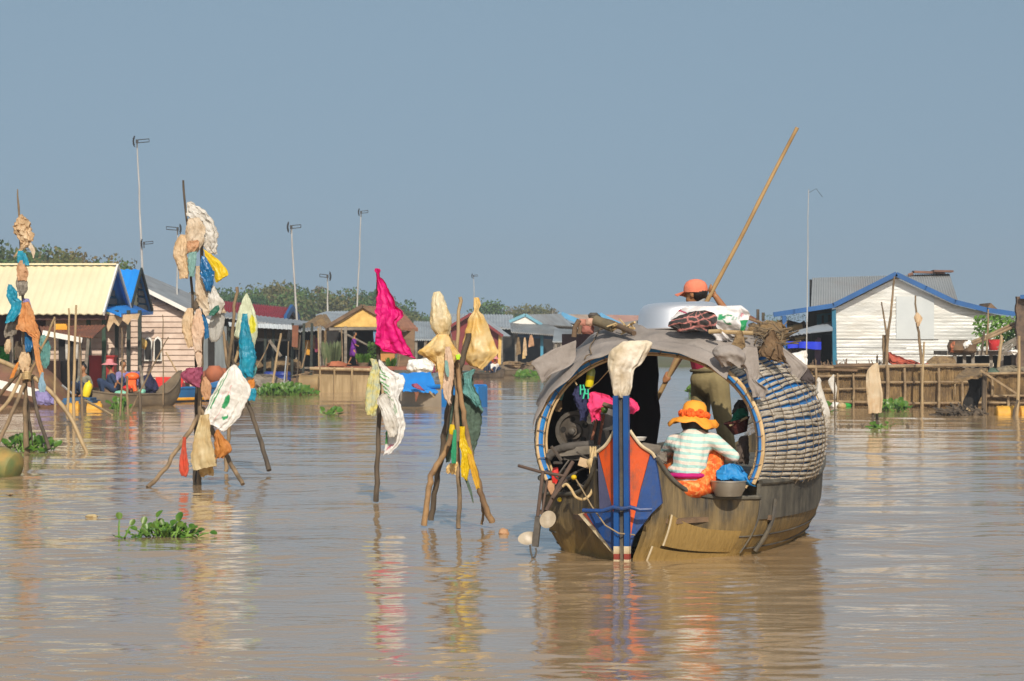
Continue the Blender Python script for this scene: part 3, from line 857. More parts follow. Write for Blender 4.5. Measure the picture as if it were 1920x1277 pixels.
# ------------------------------------------------------------------ pink plank house
def pink_house():
    Y = 80
    root = thing('plank_house', 'pink horizontal plank house with twin arched windows and grey roof', 'house', P(300, 740, Y))
    w = MB(); n = 19
    for i in range(n):
        y1 = 728 - i * 10.4; y0 = y1 - 10.2
        tl = max(196, 206); 
        # right boundary follows the roof slope
        xr = 368
        if y0 < 604: xr = min(368, 258 + (y0 - 536) * 2.05)
        if xr < 216: continue
        a, b = P(206, y1, Y), P(xr, y0, Y)
        w.box(((a.x + b.x) / 2, Y, (a.z + b.z) / 2), (b.x - a.x, .04, b.z - a.z + .01), rx=-.27)
    obj('wall', w, M['pink_plank'], root)
    obj('gable', slab([(206, 600), (364, 600), (364, 590), (262, 538), (206, 560)], Y + .12, .05), mat('old_gable_board', (.42, .29, .20), (.3, .2, .14), 3, .9, stain=(.15, .1, .07)), root)
    f0, f1, b1, b0 = P(252, 533, Y - .4), P(410, 612, Y - .4), P(408, 572, 87), P(264, 511, 87)
    obj('roof', corr(f0, b0, b1, f1, waves=16, amp=.02, thick=.04), M['tin'], root)
    obj('fascia', MB().bar(f0, f1, .05, .13), M['white_paint'], root)
    for x in (272, 290):
        fr = MB()
        arc = [(x - 2, 677), (x - 2, 640), (x + 1, 634), (x + 5.5, 631), (x + 10, 634), (x + 13, 640), (x + 13, 677)]
        o = obj('window', slab(arc, Y - .16, .14), M['white_paint'], root)
        arc = [(x, 674), (x, 641), (x + 2.5, 637), (x + 5.5, 634.5), (x + 8.5, 637), (x + 11, 641), (x + 11, 674)]
        obj('pane', slab(arc, Y - .18, .03), M['dark'], o)
    obj('door', slab([(390, 634), (402, 634), (402, 712), (390, 712)], Y - .03, .05), M['dark'], root)
    obj('side_wall', slab([(368, 606), (425, 612), (425, 712), (368, 712)], Y + .05, .06), mat('blue_grey_boards', (.20, .23, .24), (.14, .16, .17), 3, .8, stretch=(3, 1, .4)), root)
    obj('deck', MB().box(P(310, 728, Y + 3), (4.2, 7, .2)), M['wood_brown'], root)
    fl = MB()
    for i in range(4): fl.tube([P(225 + i * 55, 745, 77), P(225 + i * 55, 745, 77) + Vector((0, 8, 0))], .26, 9)
    obj('float', fl, M['wood_brown'], root)
pink_house()

# ------------------------------------------------------------------ simple seated / standing people for the middle distance
def small_person(pose, base, facing, h, colours, label, hat=None, name='person'):
    """base: point under the seat or feet; facing: angle of the chest direction in the ground plane"""
    root = thing(name, label, 'person', base)
    f = Vector((cos(facing), sin(facing), 0)); r = Vector((f.y, -f.x, 0)); u = Vector((0, 0, 1)); k = h / 1.6
    V = lambda a, b, c: Vector(base) + (f * a + r * b + u * c) * k
    body = MB(); top = MB(); low = MB()
    if pose == 'stand':
        hip, hd = .84, 1.47
        feet = [(.22, .08, .04), (-.26, -.08, .04)]
        for i, (a, b, c) in enumerate(feet):
            kn = ((a * .5 + .06), b, .45)
            body.cap(V(0, b, hip), .075 * k, V(*kn), .055 * k); body.cap(V(*kn), .052 * k, V(a, b, c + .03), .035 * k)
            body.cap(V(a - .02, b, c), .035 * k, V(a + .14, b, c - .01), .028 * k)
        low.cap(V(0, -.06, hip), .13 * k, V(.06, .05, .52), .14 * k); low.cap(V(0, .06, hip), .13 * k, V(-.06, -.05, .52), .14 * k)
    else:
        hip, hd = .12, .74
        for b in (.12, -.12):
            body.cap(V(0, b, hip), .085 * k, V(.36, b, .36), .06 * k); body.cap(V(.36, b, .36), .055 * k, V(.30, b, .03), .038 * k)
            body.cap(V(.28, b, .02), .036 * k, V(.42, b, .0), .03 * k)
            low.cap(V(0, b, hip), .105 * k, V(.37, b, .37), .078 * k); low.cap(V(.37, b, .37), .07 * k, V(.31, b, .08), .05 * k)
    sh = hip + .46
    body.cap(V(0, 0, hip), .11 * k, V(.05, 0, sh - .06), .12 * k)
    top.cap(V(0, 0, hip + .02), .125 * k, V(.05, 0, sh - .1), .135 * k)
    top.cap(V(.05, -.12, sh - .06), .075 * k, V(.05, .12, sh - .06), .075 * k)
    for b in (-1, 1):
        e = V(.05 + (.12 if b > 0 else -.10), b * .22, sh - .30); hnd = V(.30 if b > 0 else .02, b * .16, sh - .42 + (.05 if b > 0 else -.08))
        s0 = V(.05, b * .17, sh - .06)
        body.cap(s0, .045 * k, e, .036 * k); body.cap(e, .036 * k, hnd, .026 * k); body.ell(hnd, (.035 * k, .03 * k, .045 * k), 8, 6)
        top.cap(s0, .062 * k, s0.lerp(e, .75), .052 * k)
    body.cap(V(.05, 0, sh), .05 * k, V(.08, 0, hd), .05 * k)
    hc = V(.10, 0, hd + .06)
    body.ell(hc, (.088 * k, .078 * k, .11 * k), 12, 8); body.ell(hc + f * .095 * k + u * -.01, (.02 * k, .02 * k, .025 * k), 6, 5)
    blobby('body', body, M['skin'], root, .022 * k, 2)
    blobby('top', top, colours[0], root, .022 * k, 2)
    blobby('trousers' if pose != 'stand' else 'skirt', low, colours[1], root, .022 * k, 2)
    hm = MB().ell(hc + u * .025 * k - f * .025 * k, (.098 * k, .09 * k, .105 * k), 10, 7, jit=.1)
    obj('hair', hm, M['hair'], root)
    if hat:
        hb = MB().lathe([(.24 * k, -.03 * k), (.20 * k, .0), (.115 * k, .03 * k), (.105 * k, .11 * k), (.06 * k, .135 * k), (.005, .14 * k)], hc + u * .055 * k, 16)
        obj('hat', hb, hat, root)
    return root
# ------------------------------------------------------------------ wooden boats, floats and people in front of the left houses
def wooden_boat(p0, p1, beam, depth, rise0, rise1, m, label, name='wooden_boat', z=0.0, inner=None, parts=True):
    """slender open boat from stern p0 to bow p1 (points on the water)"""
    p0, p1 = Vector(p0), Vector(p1)
    d = p1 - p0; L = d.length; d.normalize(); s = Vector((-d.y, d.x, 0))
    root = thing(name, label, 'boat', (p0 + p1) / 2)
    NS, NR = 22, 12
    def sec(u, k, ins=0.0):
        w = beam / 2 * (1 - abs(2 * u - 1) ** 2.6) ** .75 + .03 - ins
        zt = depth + (rise0 * max(0, 1 - u * 3.2) ** 2 + rise1 * max(0, 1 - (1 - u) * 3.2) ** 2)
        zb = -.14 + .8 * (rise0 * max(0, 1 - u * 5) ** 2 + rise1 * max(0, 1 - (1 - u) * 5) ** 2) + ins
        a = pi * k
        x = -cos(a) * max(w, .01)
        zz = zt + (zb - zt) * sin(a) ** .6
        return p0 + d * (u * L) + s * x + Vector((0, 0, zz + z))
    mb = MB()
    mb.grid(lambda u, v: sec(u, v), NS, NR); mb.grid(lambda u, v: sec(u, 1 - v, .035), NS, NR)
    obj('hull', mb, m, root)
    g = MB()
    for k in (0, 1):
        g.tube([sec(i / NS, k) for i in range(NS + 1)], .028, 6)
    obj('gunwale', g, m, root)
    th = MB()
    for u in (.2, .42, .64, .82):
        a, b = sec(u, .1, .03), sec(u, .9, .03)
        th.bar(a, b, .14, .03)
    obj('thwart', th, M['wood_grey'], root)
    return root, sec
hullwood = mat('grey_brown_hull', (.20, .155, .10), (.12, .09, .06), 3, .8, .008, 20, stretch=(.4, 1, 1), stain=(.06, .055, .04), sscale=2)
M['hullwood'] = hullwood
wooden_boat(WP(172, 764) + Vector((0, 0, 0)), P(338, 760, 68.2) * 1.0 + Vector((0, 0, 0)) - Vector((0, 0, P(338, 760, 68.2).z)), .75, .34, .1, .62, hullwood, 'long grey wooden boat with raised bow moored beside the pink house')
# people: boy holding a yellow jug, woman in pink hat
small_person('sit', P(160, 742, 66.2), R(-120), 1.5, (M['grey_shirt'], M['jeans']), 'boy in grey shirt sitting with a yellow jug at the stern')
jg = MB().lathe([(.02, .0), (.09, .02), (.115, .1), (.115, .30), (.09, .38), (.03, .42), (.03, .46)], P(160, 745, 65.7), 12, Matrix.Rotation(R(14), 3, 'Y'))
jg.tube([P(160, 745, 65.7) + Vector((.13, 0, .36)), P(160, 745, 65.7) + Vector((.17, 0, .25)), P(160, 745, 65.7) + Vector((.12, 0, .16))], .018, 6)
tag(obj('jug', jg, mat('yellow_jug', (.82, .66, .02), (.75, .58, .02), 3, .45)), 'bright yellow jug held by the boy in grey', 'jug')
small_person('sit', P(212, 738, 68.0), R(200), 1.55, (M['jeans'], M['jeans']), 'woman in dark blue wearing a pink brimmed hat in the boat', hat=M['pink_hat'])
small_person('sit', P(229, 733, 69.5), R(-60), 1.5, (M['lavender'], M['jeans']), 'person in lavender shirt sitting behind the pink hat')
def floater(px, py, Y, w, m, label, n='float'):
    c = P(px, py, Y)
    mb = MB().tube([c + Vector((-w / 2, 0, 0)), c + Vector((-w * .42, 0, 0)), c + Vector((w * .42, 0, 0)), c + Vector((w / 2, 0, 0))], [.13, .17, .17, .13], 14)
    for q in (-.2, .2): mb.tube([c + Vector((q * w - .02, 0, 0)), c + Vector((q * w + .02, 0, 0))], .182, 14)
    mb.tube([c + Vector((w * .3, 0, .16)), c + Vector((w * .3, 0, .22))], .04, 8)
    tag(obj(n, mb, m), label, 'drum')
floater(137, 768, 63.6, .36, M['yellow_drum'], 'yellow float drum, left of the two under the blue raft', 'float_drum')
floater(177, 768, 63.6, .42, M['yellow_drum'], 'yellow float drum, right of the two under the blue raft', 'float_drum')
def raft():
    root = thing('raft', 'small blue decked raft on yellow drums', 'raft', P(155, 780, 63.8))
    obj('deck', MB().box(P(150, 754, 64.2), (.85, 1.2, .10)).box(P(150, 748, 64.2), (.7, 1.0, .06)), mat('blue_deck', (.02, .12, .27), (.05, .08, .12), 5, .7), root)
    obj('outboard_leg', MB().bar(P(157, 748, 63.5), P(157, 782, 63.5), .16, .14).bar(P(157, 776, 63.4), P(157, 786, 63.4), .1, .2), M['stake_dark'], root)
    obj('rail', MB().tube([P(116, 722, 64), P(140, 742, 64)], .03, 6), M['tin'], root)
raft()
def small_item(name, mb, m, label, cat): return tag(obj(name, mb, m), label, cat)
c = P(248, 713, 67.0)
small_item('engine', MB().ell(c + Vector((0, 0, .10)), (.20, .18, .12), 14, 9).box(c + Vector((0, 0, -.10)), (.22, .22, .22)).tube([c + Vector((.05, -.1, -.12)), c + Vector((.1, -.12, -.3))], .06, 8), M['orange_plastic'], 'orange topped outboard engine standing in the long boat', 'engine')
for (x, y, w, mm, lab, cat) in ((228, 738, .20, 'mint', 'mint green bundle on the long boat, larger of two', 'bundle'), (266, 735, .10, 'mint', 'small mint green bundle on the long boat beside the engine', 'bundle'),
                                (238, 728, .12, 'red_plastic', 'dark red bundle beside the orange engine', 'bundle')):
    small_item('bundle', MB().ell(P(x, y, 66.9), (w, .15, .09), 14, 8, jit=.3, seed=x), M[mm], lab, cat)
tag(bag('net_heap', [(268, 705, 282, 700), (262, 716, 292, 716), (262, 730, 296, 730), (266, 738, 290, 738)], 67.4, M['navy_cloth'], 'dark tangled net heap in the middle of the long boat', 'net', dr=.6))
tag(bag('quilt', [(236, 697, 262, 697), (235, 706, 262, 708), (236, 716, 260, 718)], 70.5, M['lavender'], 'lavender blue quilt hung under the blue skirt roof', 'quilt', dr=.06))
tag(bag('gourd_float', [(264, 634, 266, 633), (262, 643, 275, 640), (266, 652, 275, 650), (270, 654, 272, 653)], 77, M['yellow_mat'], 'yellow gourd hanging beside the arched windows', 'gourd', dr=.8, cr=.02))
# red seat boat and blue hull behind
def blue_hull_boat():
    root, sec = wooden_boat(P(300, 754, 71) * Vector((1, 1, 0)) if False else Vector((P(283, 0, 71.5).x, 71.5, 0)), Vector((P(420, 0, 74).x, 74, 0)), .9, .40, .05, .2, mat('blue_white_hull', (.02, .14, .34), (.02, .11, .28), 2, .5), 'blue hulled boat with orange waterline stripe behind the wooden bow')
    st = MB(); st.tube([sec(i / 20, .12) + Vector((0, -.02, -.02)) for i in range(21)], .045, 6); obj('stripe', st, M['orange_plastic2'], root)
blue_hull_boat()
tag(obj('seat', MB().box(P(315, 722, 70), (.9, .7, .10)).box(P(318, 716, 70.4), (.8, .08, .28)), M['red_plastic']), 'red plastic seat tray on the blue hulled boat', 'tray')
tag(obj('clay_mound', MB().ell(P(404, 712, 78), (.55, .5, .4), 16, 10, jit=.2), M['terracotta']), 'brown round clay jar heap beside the pink house door', 'jar')
tag(obj('clay_jar', MB().lathe([(.16, 0), (.28, .12), (.30, .3), (.2, .45), (.17, .5)], P(402, 716, 76) , 14), M['terracotta']), 'brown clay jar in front of the jar heap', 'jar')

# bamboo poles standing in the water in front of the left houses
def pole(pix, r0, r1, m, label, group='bamboo poles in the water by the left houses', seed=0, wob=.02):
    mb = MB(); stick(mb, pix, r0 * .68, r1 * .72, 7, seed=seed, wob=wob)
    tag(obj('bamboo_pole', mb, m), label, 'pole', group)
pole([(138, 802, 50.5), (139, 690, 50.5), (143, 572, 50.5)], .055, .03, M['bamboo'], 'tall pale bamboo pole left of the awning fascia, right of a close pair', seed=1)
pole([(127, 785, 54), (129, 680, 54), (129, 578, 54)], .05, .026, M['bamboo'], 'pale bamboo pole, left of the close tall pair', seed=2)
pole([(103, 775, 60), (103, 690, 60), (102, 594, 60)], .045, .03, M['bamboo'], 'thin pole in front of the rusty side panel', seed=3)
pole([(264, 795, 53), (263, 760, 53), (262, 735, 53)], .06, .05, M['stake_dark'], 'short dark post in the water by the long boat', seed=4)
pole([(240, 790, 55), (239, 740, 55), (238, 705, 55)], .045, .035, M['stake'], 'short bent pole before the orange engine', seed=5)
pole([(245, 772, 60), (272, 715, 60), (316, 632, 60)], .04, .02, M['stake'], 'thin slanting pole crossing in front of the arched windows', seed=6)
pole([(225, 780, 57), (229, 700, 57), (228, 615, 57), (240, 660, 57)][:3], .035, .02, M['stake'], 'thin upright pole near the pink hat', seed=7)
pole([(306, 760, 66), (306, 690, 66), (305, 590, 66)], .03, .018, M['stake'], 'thinnest upright pole before the plank wall', seed=8)
pole([(336, 705, 70), (322, 680, 70), (311, 660, 70)], .035, .025, M['bamboo'], 'short pole leaning left above the wooden bow', seed=9)
pole([(155, 790, 56), (152, 700, 56), (149, 628, 56)], .04, .03, M['stake'], 'pole leaning left under the awning tip', seed=10)
pole([(210, 778, 58), (172, 757, 61), (160, 752, 62)], .04, .05, M['bamboo'], 'pale oar slanting into the water from the raft', seed=11)
pole([(268, 730, 67), (265, 700, 67), (262, 685, 67)], .09, .05, M['wood_grey'], 'stubby grey post at the edge of the long boat', seed=12)
# ------------------------------------------------------------------ houses in the middle
def red_roof_house():
    Y = 100
    root = thing('shed_house', 'house with red steel roof and blue gable behind the grey awning', 'house', P(480, 720, Y))
    a, b, c, d = P(395, 592, Y), P(535, 598, Y), P(547, 577, Y + 4), P(395, 562, Y + 4)
    obj('roof', corr(a, b, c, d, waves=34, amp=.03, thick=.04), M['red_roof'], root)
    g = P(560, 598, Y + 7)
    obj('rear_roof', corr(P(395, 585, Y + 8), g, c, d, waves=34, amp=.03, thick=.04), M['red_roof'], root)
    t = MB().bar(b, c, .12, .28).bar(c, g, .12, .28)
    obj('gable_trim', t, M['blue_trim'], root)
    obj('gable', MB().prism([b + Vector((-.15, .2, 0)), g + Vector((-.15, 0, 0)), c + Vector((-.15, 0, -.15))], (-.08, 0, 0)), M['dark'], root)
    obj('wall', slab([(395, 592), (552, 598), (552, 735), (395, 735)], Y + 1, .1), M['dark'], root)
red_roof_house()
def grey_awning():
    Y = 88
    root = thing('boat_shelter', 'open shelter with flat grey tin awning on dark posts', 'shelter', P(490, 735, Y))
    obj('awning', corr(P(395, 590, Y), P(545, 612, Y), P(592, 604, Y + 8), P(400, 582, Y + 8), waves=24, amp=.02, thick=.05), M['tin'], root)
    obj('awning_flap', corr(P(430, 612, Y - .1), P(548, 618, Y - .1), P(547, 609, Y), P(428, 604, Y), waves=14, amp=.012, thick=.03), M['tin_light'], root)
    obj('lower_awning', corr(P(545, 622, Y + 2), P(610, 617, Y + 2), P(598, 603, Y + 7), P(548, 610, Y + 7), waves=10, amp=.02, thick=.04), M['tin'], root)
    for x, y1, m in ((430, 712, 'dark_post'), (498, 712, 'dark_post'), (513, 712, 'dark_post'), (549, 735, 'dark_post'), (570, 720, 'dark_post'), (585, 712, 'dark_post')):
        obj('post', MB().bar(P(x, 606, Y + .5), P(x - 2, y1, Y + .5), .09, .09), M[m], root)
    obj('back_wall', slab([(425, 640), (545, 640), (545, 700), (425, 700)], Y + 5, .08), M['dark'], root)  # near-black sheet painted as the shade deep in the shelter
    obj('thatch_strip', slab([(423, 612), (540, 614), (538, 636), (470, 634), (423, 640)], Y + 4.8, .1), M['thatch'], root)
    obj('brace', MB().bar(P(505, 638, Y), P(527, 668, Y), .12, .1), M['wood_grey'], root)
    obj('hanging_board', slab([(548, 610), (560, 610), (558, 652), (547, 650)], Y - .2, .05), M['rust'], root)
    obj('deck', MB().box(P(500, 712, Y + 2.5), (3.6, 5, .18)), M['wood_brown'], root)
    obj('deck_clutter', MB().ell(P(470, 686, Y + 2), (.7, .5, .22), 14, 8, jit=.5).ell(P(530, 684, Y + 2), (.7, .5, .25), 14, 8, jit=.5, seed=4), M['thatch'], root)
grey_awning()
for x, lab in ((509, 'blue drum under the shelter, left of a pair'), (531, 'blue drum under the shelter, right of a pair')):
    c = P(x, 718, 86)
    mb = MB().lathe([(.24, 0), (.27, .03), (.27, .2), (.285, .22), (.27, .24), (.27, .36), (.285, .38), (.27, .4), (.27, .48), (.2, .5)], c + Vector((0, 0, -.1)), 16)
    tag(obj('blue_drum', mb, M['blue_drum']), lab, 'drum')
pole([(510, 727, 83), (519, 670, 83), (527, 625, 83)], .06, .05, M['bamboo'], 'pale pole leaning right in front of the blue drums', 'poles in front of the middle houses', seed=21)
pole([(532, 722, 84), (535, 690, 84), (537, 668, 84)], .035, .03, M['tin_light'], 'short pale blue pole between the drums', 'poles in front of the middle houses', seed=22)
pole([(480, 690, 80), (495, 665, 80), (506, 638, 80)], .045, .02, M['stake'], 'dark twig pole right of the cyan rag', 'poles in front of the middle houses', seed=23)
def drum_raft(x0, x1, y, Y, m, label):
    c0, c1 = P(x0, y, Y), P(x1, y, Y)
    r = .32
    mb = MB().tube([c0, c0.lerp(c1, .04), c0.lerp(c1, .96), c1], [r * .85, r, r, r * .85], 16)
    for q in (.3, .68): mb.tube([c0.lerp(c1, q - .015), c0.lerp(c1, q + .015)], r * 1.04, 16)
    tag(obj('float_drum', mb, m), label, 'drum')
drum_raft(560, 598, 721, 83, mat('ochre_drum', (.34, .24, .11), (.26, .17, .07), 3, .7, stain=(.12, .08, .04)), 'ochre float drum left of the bamboo screen')
tag(bag('mat_heap', [(470, 706, 500, 700), (462, 714, 536, 712), (466, 722, 545, 722), (480, 728, 540, 728)], 84.5, M['wood_grey'], 'grey brown mat heap beside the water under the shelter', 'mat', dr=.4))

def yellow_gable_house():
    Y = 86
    root = thing('gable_house', 'open fronted house with yellow palm mat gable and brown roof', 'house', P(690, 735, Y))
    obj('gable', MB().prism([P(618, 613, Y), P(744, 613, Y), P(744, 610, Y), P(683, 577, Y), P(676, 577, Y), P(619, 609, Y)], (0, .1, 0)), M['yellow_mat'], root)
    ap, l, r = P(680, 573, Y - .08), P(610, 614, Y - .08), P(748, 613, Y - .08)
    bk = Vector((1.0, 7, 0))
    obj('roof', MB().grid(lambda u, v: (l.lerp(ap, u) + bk * v + Vector((0, 0, .06 * sin(u * 9 + v * 20) * .3))), 8, 10, (0, 0, -.12)), M['thatch'], root)
    rr = P(784, 616, Y + 1)
    obj('tile_roof', MB().grid(lambda u, v: (ap.lerp(P(748, 578, Y + 6), v).lerp(r.lerp(rr, v), u) + Vector((0, 0, .02 * sin(u * 60)))), 60, 6, (0, 0, -.1)), M['tile'], root)
    obj('verge', MB().bar(l, ap, .1, .12).bar(ap, r, .1, .12), M['wood_brown'], root)
    obj('lintel', MB().bar(P(617, 617, Y - .1), P(710, 616, Y - .1), .1, .1), M['wood_grey'], root)
    obj('interior', slab([(612, 617), (716, 617), (716, 692), (612, 692)], Y + 2.5, .1), M['dark'], root)  # shade behind the open front, painted as a dark sheet
    obj('side_wall', slab([(745, 614), (778, 618), (776, 690), (745, 690)], Y + .6, .1), M['wood_brown'], root)
    obj('window_shade', slab([(750, 617), (762, 617), (762, 622), (750, 622)], Y + .4, .06), M['white_paint'], root)
    obj('plank_brace', MB().bar(P(637, 621, Y - .3), P(702, 654, Y + .5), .12, .06), M['wood_grey'], root)
    obj('blue_curtain', slab([(699, 615), (709, 615), (709, 640), (705, 648), (701, 640)], Y - .05, .06), mat('pale_blue_curtain', (.14, .26, .40), (.1, .2, .32), 4, .8), root)
    for x in (600, 648): obj('post', MB().bar(P(x, 612, Y - .5), P(x, 692, Y - .5), .1, .1), M['wood_grey'], root)
    obj('deck', MB().box(P(680, 690, Y) + Vector((0, .8, 0)), (3.2, 4, .12)), mat('red_brown_deck', (.30, .11, .07), (.2, .08, .05), 4, .8), root)
    obj('edge_pole', MB().tube([P(581, 691, Y - 1.3), P(716, 694, Y - 1.3)], .06, 8), M['bamboo'], root)
    obj('bamboo_screen', MB().grid(lambda u, v: P(588, 694, Y - 1.1).lerp(P(720, 694, Y - 1.1), u) + Vector((0, -.10 * v, -.85 * v + .012 * sin(u * 300))), 240, 6, (0, .06, 0)), mat('pale_bamboo_screen', (.40, .30, .17), (.28, .2, .1), 3, .9, .01, 40, stretch=(4, 1, .5), stain=(.18, .12, .05), sscale=1), root)
    obj('mud_base', slab([(590, 724), (722, 724), (722, 740), (590, 740)], Y - 1.15, .25), mat('algae_wood', (.13, .11, .05), (.08, .08, .035), 2, .9), root)
    sp = MB()
    for x in (600, 627, 660, 695): sp.tube([P(x, 688, Y - 1.35), P(x, 738, Y - 1.35)], .035, 6)
    obj('screen_stake', sp, M['bamboo'], root)
yellow_gable_house()
small_person('stand', P(662, 684, 85.5), R(-8), 1.12, (M['purple'], M['purple']), 'girl in purple dress walking across the deck of the yellow gabled house')
def thatch_hut():
    Y = 92
    root = thing('thatched_hut', 'small grey thatched lean-to with washing under it', 'hut', P(590, 720, Y))
    obj('roof', MB().grid(lambda u, v: P(560, 614, Y).lerp(P(627, 612, Y), u).lerp(P(598, 590, Y + 3).lerp(P(612, 589, Y + 3), u), v) + Vector((0, 0, .05 * nz(u * 9, v * 6))), 16, 8, (0, 0, -.1)), M['thatch'], root)
    obj('tin_roof', corr(P(592, 590, Y + 3), P(625, 606, Y + 2), P(655, 583, Y + 8), P(612, 584, Y + 8), waves=8, amp=.02, thick=.04), M['tin_light'], root)
    obj('gable', slab([(572, 622), (624, 622), (605, 596), (600, 596)], Y + .2, .08), M['thatch'], root)
    obj('mat_screen', slab([(603, 620), (634, 620), (634, 650), (628, 660), (603, 652)], Y - 1, .08), M['thatch'], root)
    obj('interior', slab([(545, 622), (634, 622), (634, 700), (545, 700)], Y + 2, .1), M['dark'], root)  # dark sheet stands for the shade under the lean-to
    for x in (556, 585, 602, 607): obj('post', MB().bar(P(x, 618, Y - .6), P(x - 1, 720, Y - .6), .065, .065), M['wood_grey'], root)
    obj('rail', MB().bar(P(545, 646, Y - .7), P(610, 645, Y - .7), .06, .06).bar(P(545, 690, Y - .7), P(600, 690, Y - .7), .08, .08), M['wood_grey'], root)
    obj('platform', MB().box(P(585, 700, Y + .5), (2.2, 4, .2)), M['wood_brown'], root)
thatch_hut()
wash = [(556, 12, 'cream_cloth', 'cream'), (566, 8, 'navy_cloth', 'navy'), (576, 9, 'yellow_bag2', 'amber yellow'), (586, 10, 'peach_cloth', 'peach'), (594, 9, 'mauve_cloth', 'mauve'), (616, 10, 'pink_hat', 'pink')]
M['yellow_bag2'] = mat('amber_cloth', (.70, .36, .04), (.6, .28, .03), 4, .8)
for i, (x, w, mm, cn) in enumerate(wash):
    y0 = 628 + (i % 3) * 5
    tag(bag('washing', [(x - w / 2, y0, x + w / 2, y0), (x - w / 2, y0 + 12, x + w / 2 + 1, y0 + 12), (x - w / 2 + 1, y0 + 26 - (i % 2) * 5, x + w / 2, y0 + 27)], 91, M[mm],
            cn + ' garment hung to dry under the thatched lean-to', 'washing', 'washing hung under the lean-to', dr=.15, n=20, rows=4, seed=i))
# plants on the deck
def leafy(name, c, r, h, n, m, label, cat='plant', seed=0, pot=None, blade=True):
    rnd = random.Random(seed)
    root = thing(name, label, cat, c)
    mb = MB()
    for i in range(n):
        a = rnd.random() * 2 * pi; q = r * rnd.random() ** .5
        b = Vector(c) + Vector((cos(a) * q * .5, sin(a) * q * .5, 0))
        t = Vector(c) + Vector((cos(a) * q, sin(a) * q, h * rnd.uniform(.5, 1)))
        w = .02 * h / .5 + .006
        mid = b.lerp(t, .6) + Vector((0, 0, .08 * h)); sx = Vector((-sin(a + 1.2), cos(a + 1.2), 0)) * w
        if blade: mb.add([b - sx, b + sx, mid + sx * 1.4, t, mid - sx * 1.4], [(0, 1, 2, 3, 4)])
        else:
            s = h * rnd.uniform(.05, .11)
            ax = Vector((rnd.gauss(0, 1), rnd.gauss(0, 1), rnd.gauss(0, .5) + .7)).normalized(); x = ax.orthogonal().normalized(); y = ax.cross(x)
            p = Vector(c) + Vector((cos(a) * q, sin(a) * q, h * rnd.random()))
            mb.add([p + x * s, p + y * s * .6, p - x * s, p - y * s * .6], [(0, 1, 2, 3)])
    obj('leaves', mb, m, root, smooth=0)
    if pot: obj('pot', MB().lathe([(r * .45, -.26), (r * .6, -.02), (r * .64, -.02), (r * .64, .02), (r * .5, .02)], c, 14), pot, root)
    return root
leafy('potted_plant', P(622, 688, 85.2), .38, .95, 160, mat('grey_green_leaf', (.10, .14, .06), (.14, .16, .08), 6, .7), 'tall grey green grassy plant left of the walking girl', 'plant', 1)
leafy('potted_plant', P(681, 681, 85), .30, .38, 150, M['leaf'], 'low bright green plant in a brown pot right of the walking girl', 'plant', 2, M['wood_brown'])
leafy('potted_plant', P(700, 682, 85.4), .20, .75, 260, M['leaf_dark'], 'dark leafy plant beside the magenta flag pole', 'plant', 3, None, False)
leafy('potted_plant', P(733, 688, 85), .22, .36, 110, M['leaf'], 'bright green plant in an orange pot under the magenta flag', 'plant', 4, M['terracotta'])
tag(obj('crate', MB().box(P(727, 665, 85.8), (.50, .4, .55)).box(P(727, 654, 85.6), (.54, .44, .04)).box(P(727, 676, 85.6), (.54, .44, .04)), mat('orange_crate_wood', (.50, .24, .07), (.4, .18, .05), 3, .8)), 'orange wooden crate under the magenta flag', 'crate')
tag(obj('terracotta_heap', MB().ell(P(632, 686, 85), (.35, .25, .16), 14, 8, jit=.5, freq=3), M['terracotta']), 'terracotta coloured heap at the foot of the grassy plant', 'heap')
tag(bag('white_bundle', [(768, 676, 806, 672), (764, 684, 812, 682), (766, 694, 812, 692), (772, 699, 806, 700)], 83, M['white_sack'], 'white sack bundle resting above the blue boat canopy', 'sack', dr=.5))
tag(bag('maroon_bundle', [(812, 676, 820, 672), (808, 684, 824, 684), (810, 698, 824, 696)], 86, M['mauve_cloth'], 'maroon bundle right of the white sack bundle', 'bundle', dr=.5))

# pale tin roofs
def tin_house(pix, Y, m, wall, label, depth=6, wallpix=None, name='tin_house'):
    root = thing(name, label, 'house', P((pix[0][0] + pix[1][0]) / 2, 690, Y))
    a, b, c, d = [P(x, y, Y + (depth if i > 1 else 0)) for i, (x, y) in enumerate(pix)]
    obj('roof', corr(a, b, c, d, waves=22, amp=.03, thick=.06), m, root)
    w = wallpix or [(pix[0][0] + 3, pix[0][1] + 2), (pix[1][0] - 3, pix[1][1] + 2), (pix[1][0] - 3, 690), (pix[0][0] + 3, 690)]
    obj('wall', slab(w, Y + .5, .15), wall, root)
    pm = MB()
    x0, x1 = w[0][0], w[1][0]
    for i in range(4):
        x = x0 + (x1 - x0) * (i + .3) / 4
        obj('post', MB().bar(P(x, w[0][1], Y + .2), P(x, 692, Y + .2), .12, .12), M['wood_grey'], root)
    obj('deck', MB().box(P((x0 + x1) / 2, 690, Y + 2), ((x1 - x0) * Y / FPX, 5, .25)), M['wood_brown'], root)
    return root
tin_house([(772, 636), (848, 636), (842, 604), (776, 602)], 112, M['tin_light'], M['dark'], 'low house with pale blue tin roof between the flag and the tall amber bag')
tin_house([(838, 612), (965, 616), (962, 590), (845, 588)], 140, M['tin_light'], M['dark'], 'far house with pale tin roof behind the red hut', 6)
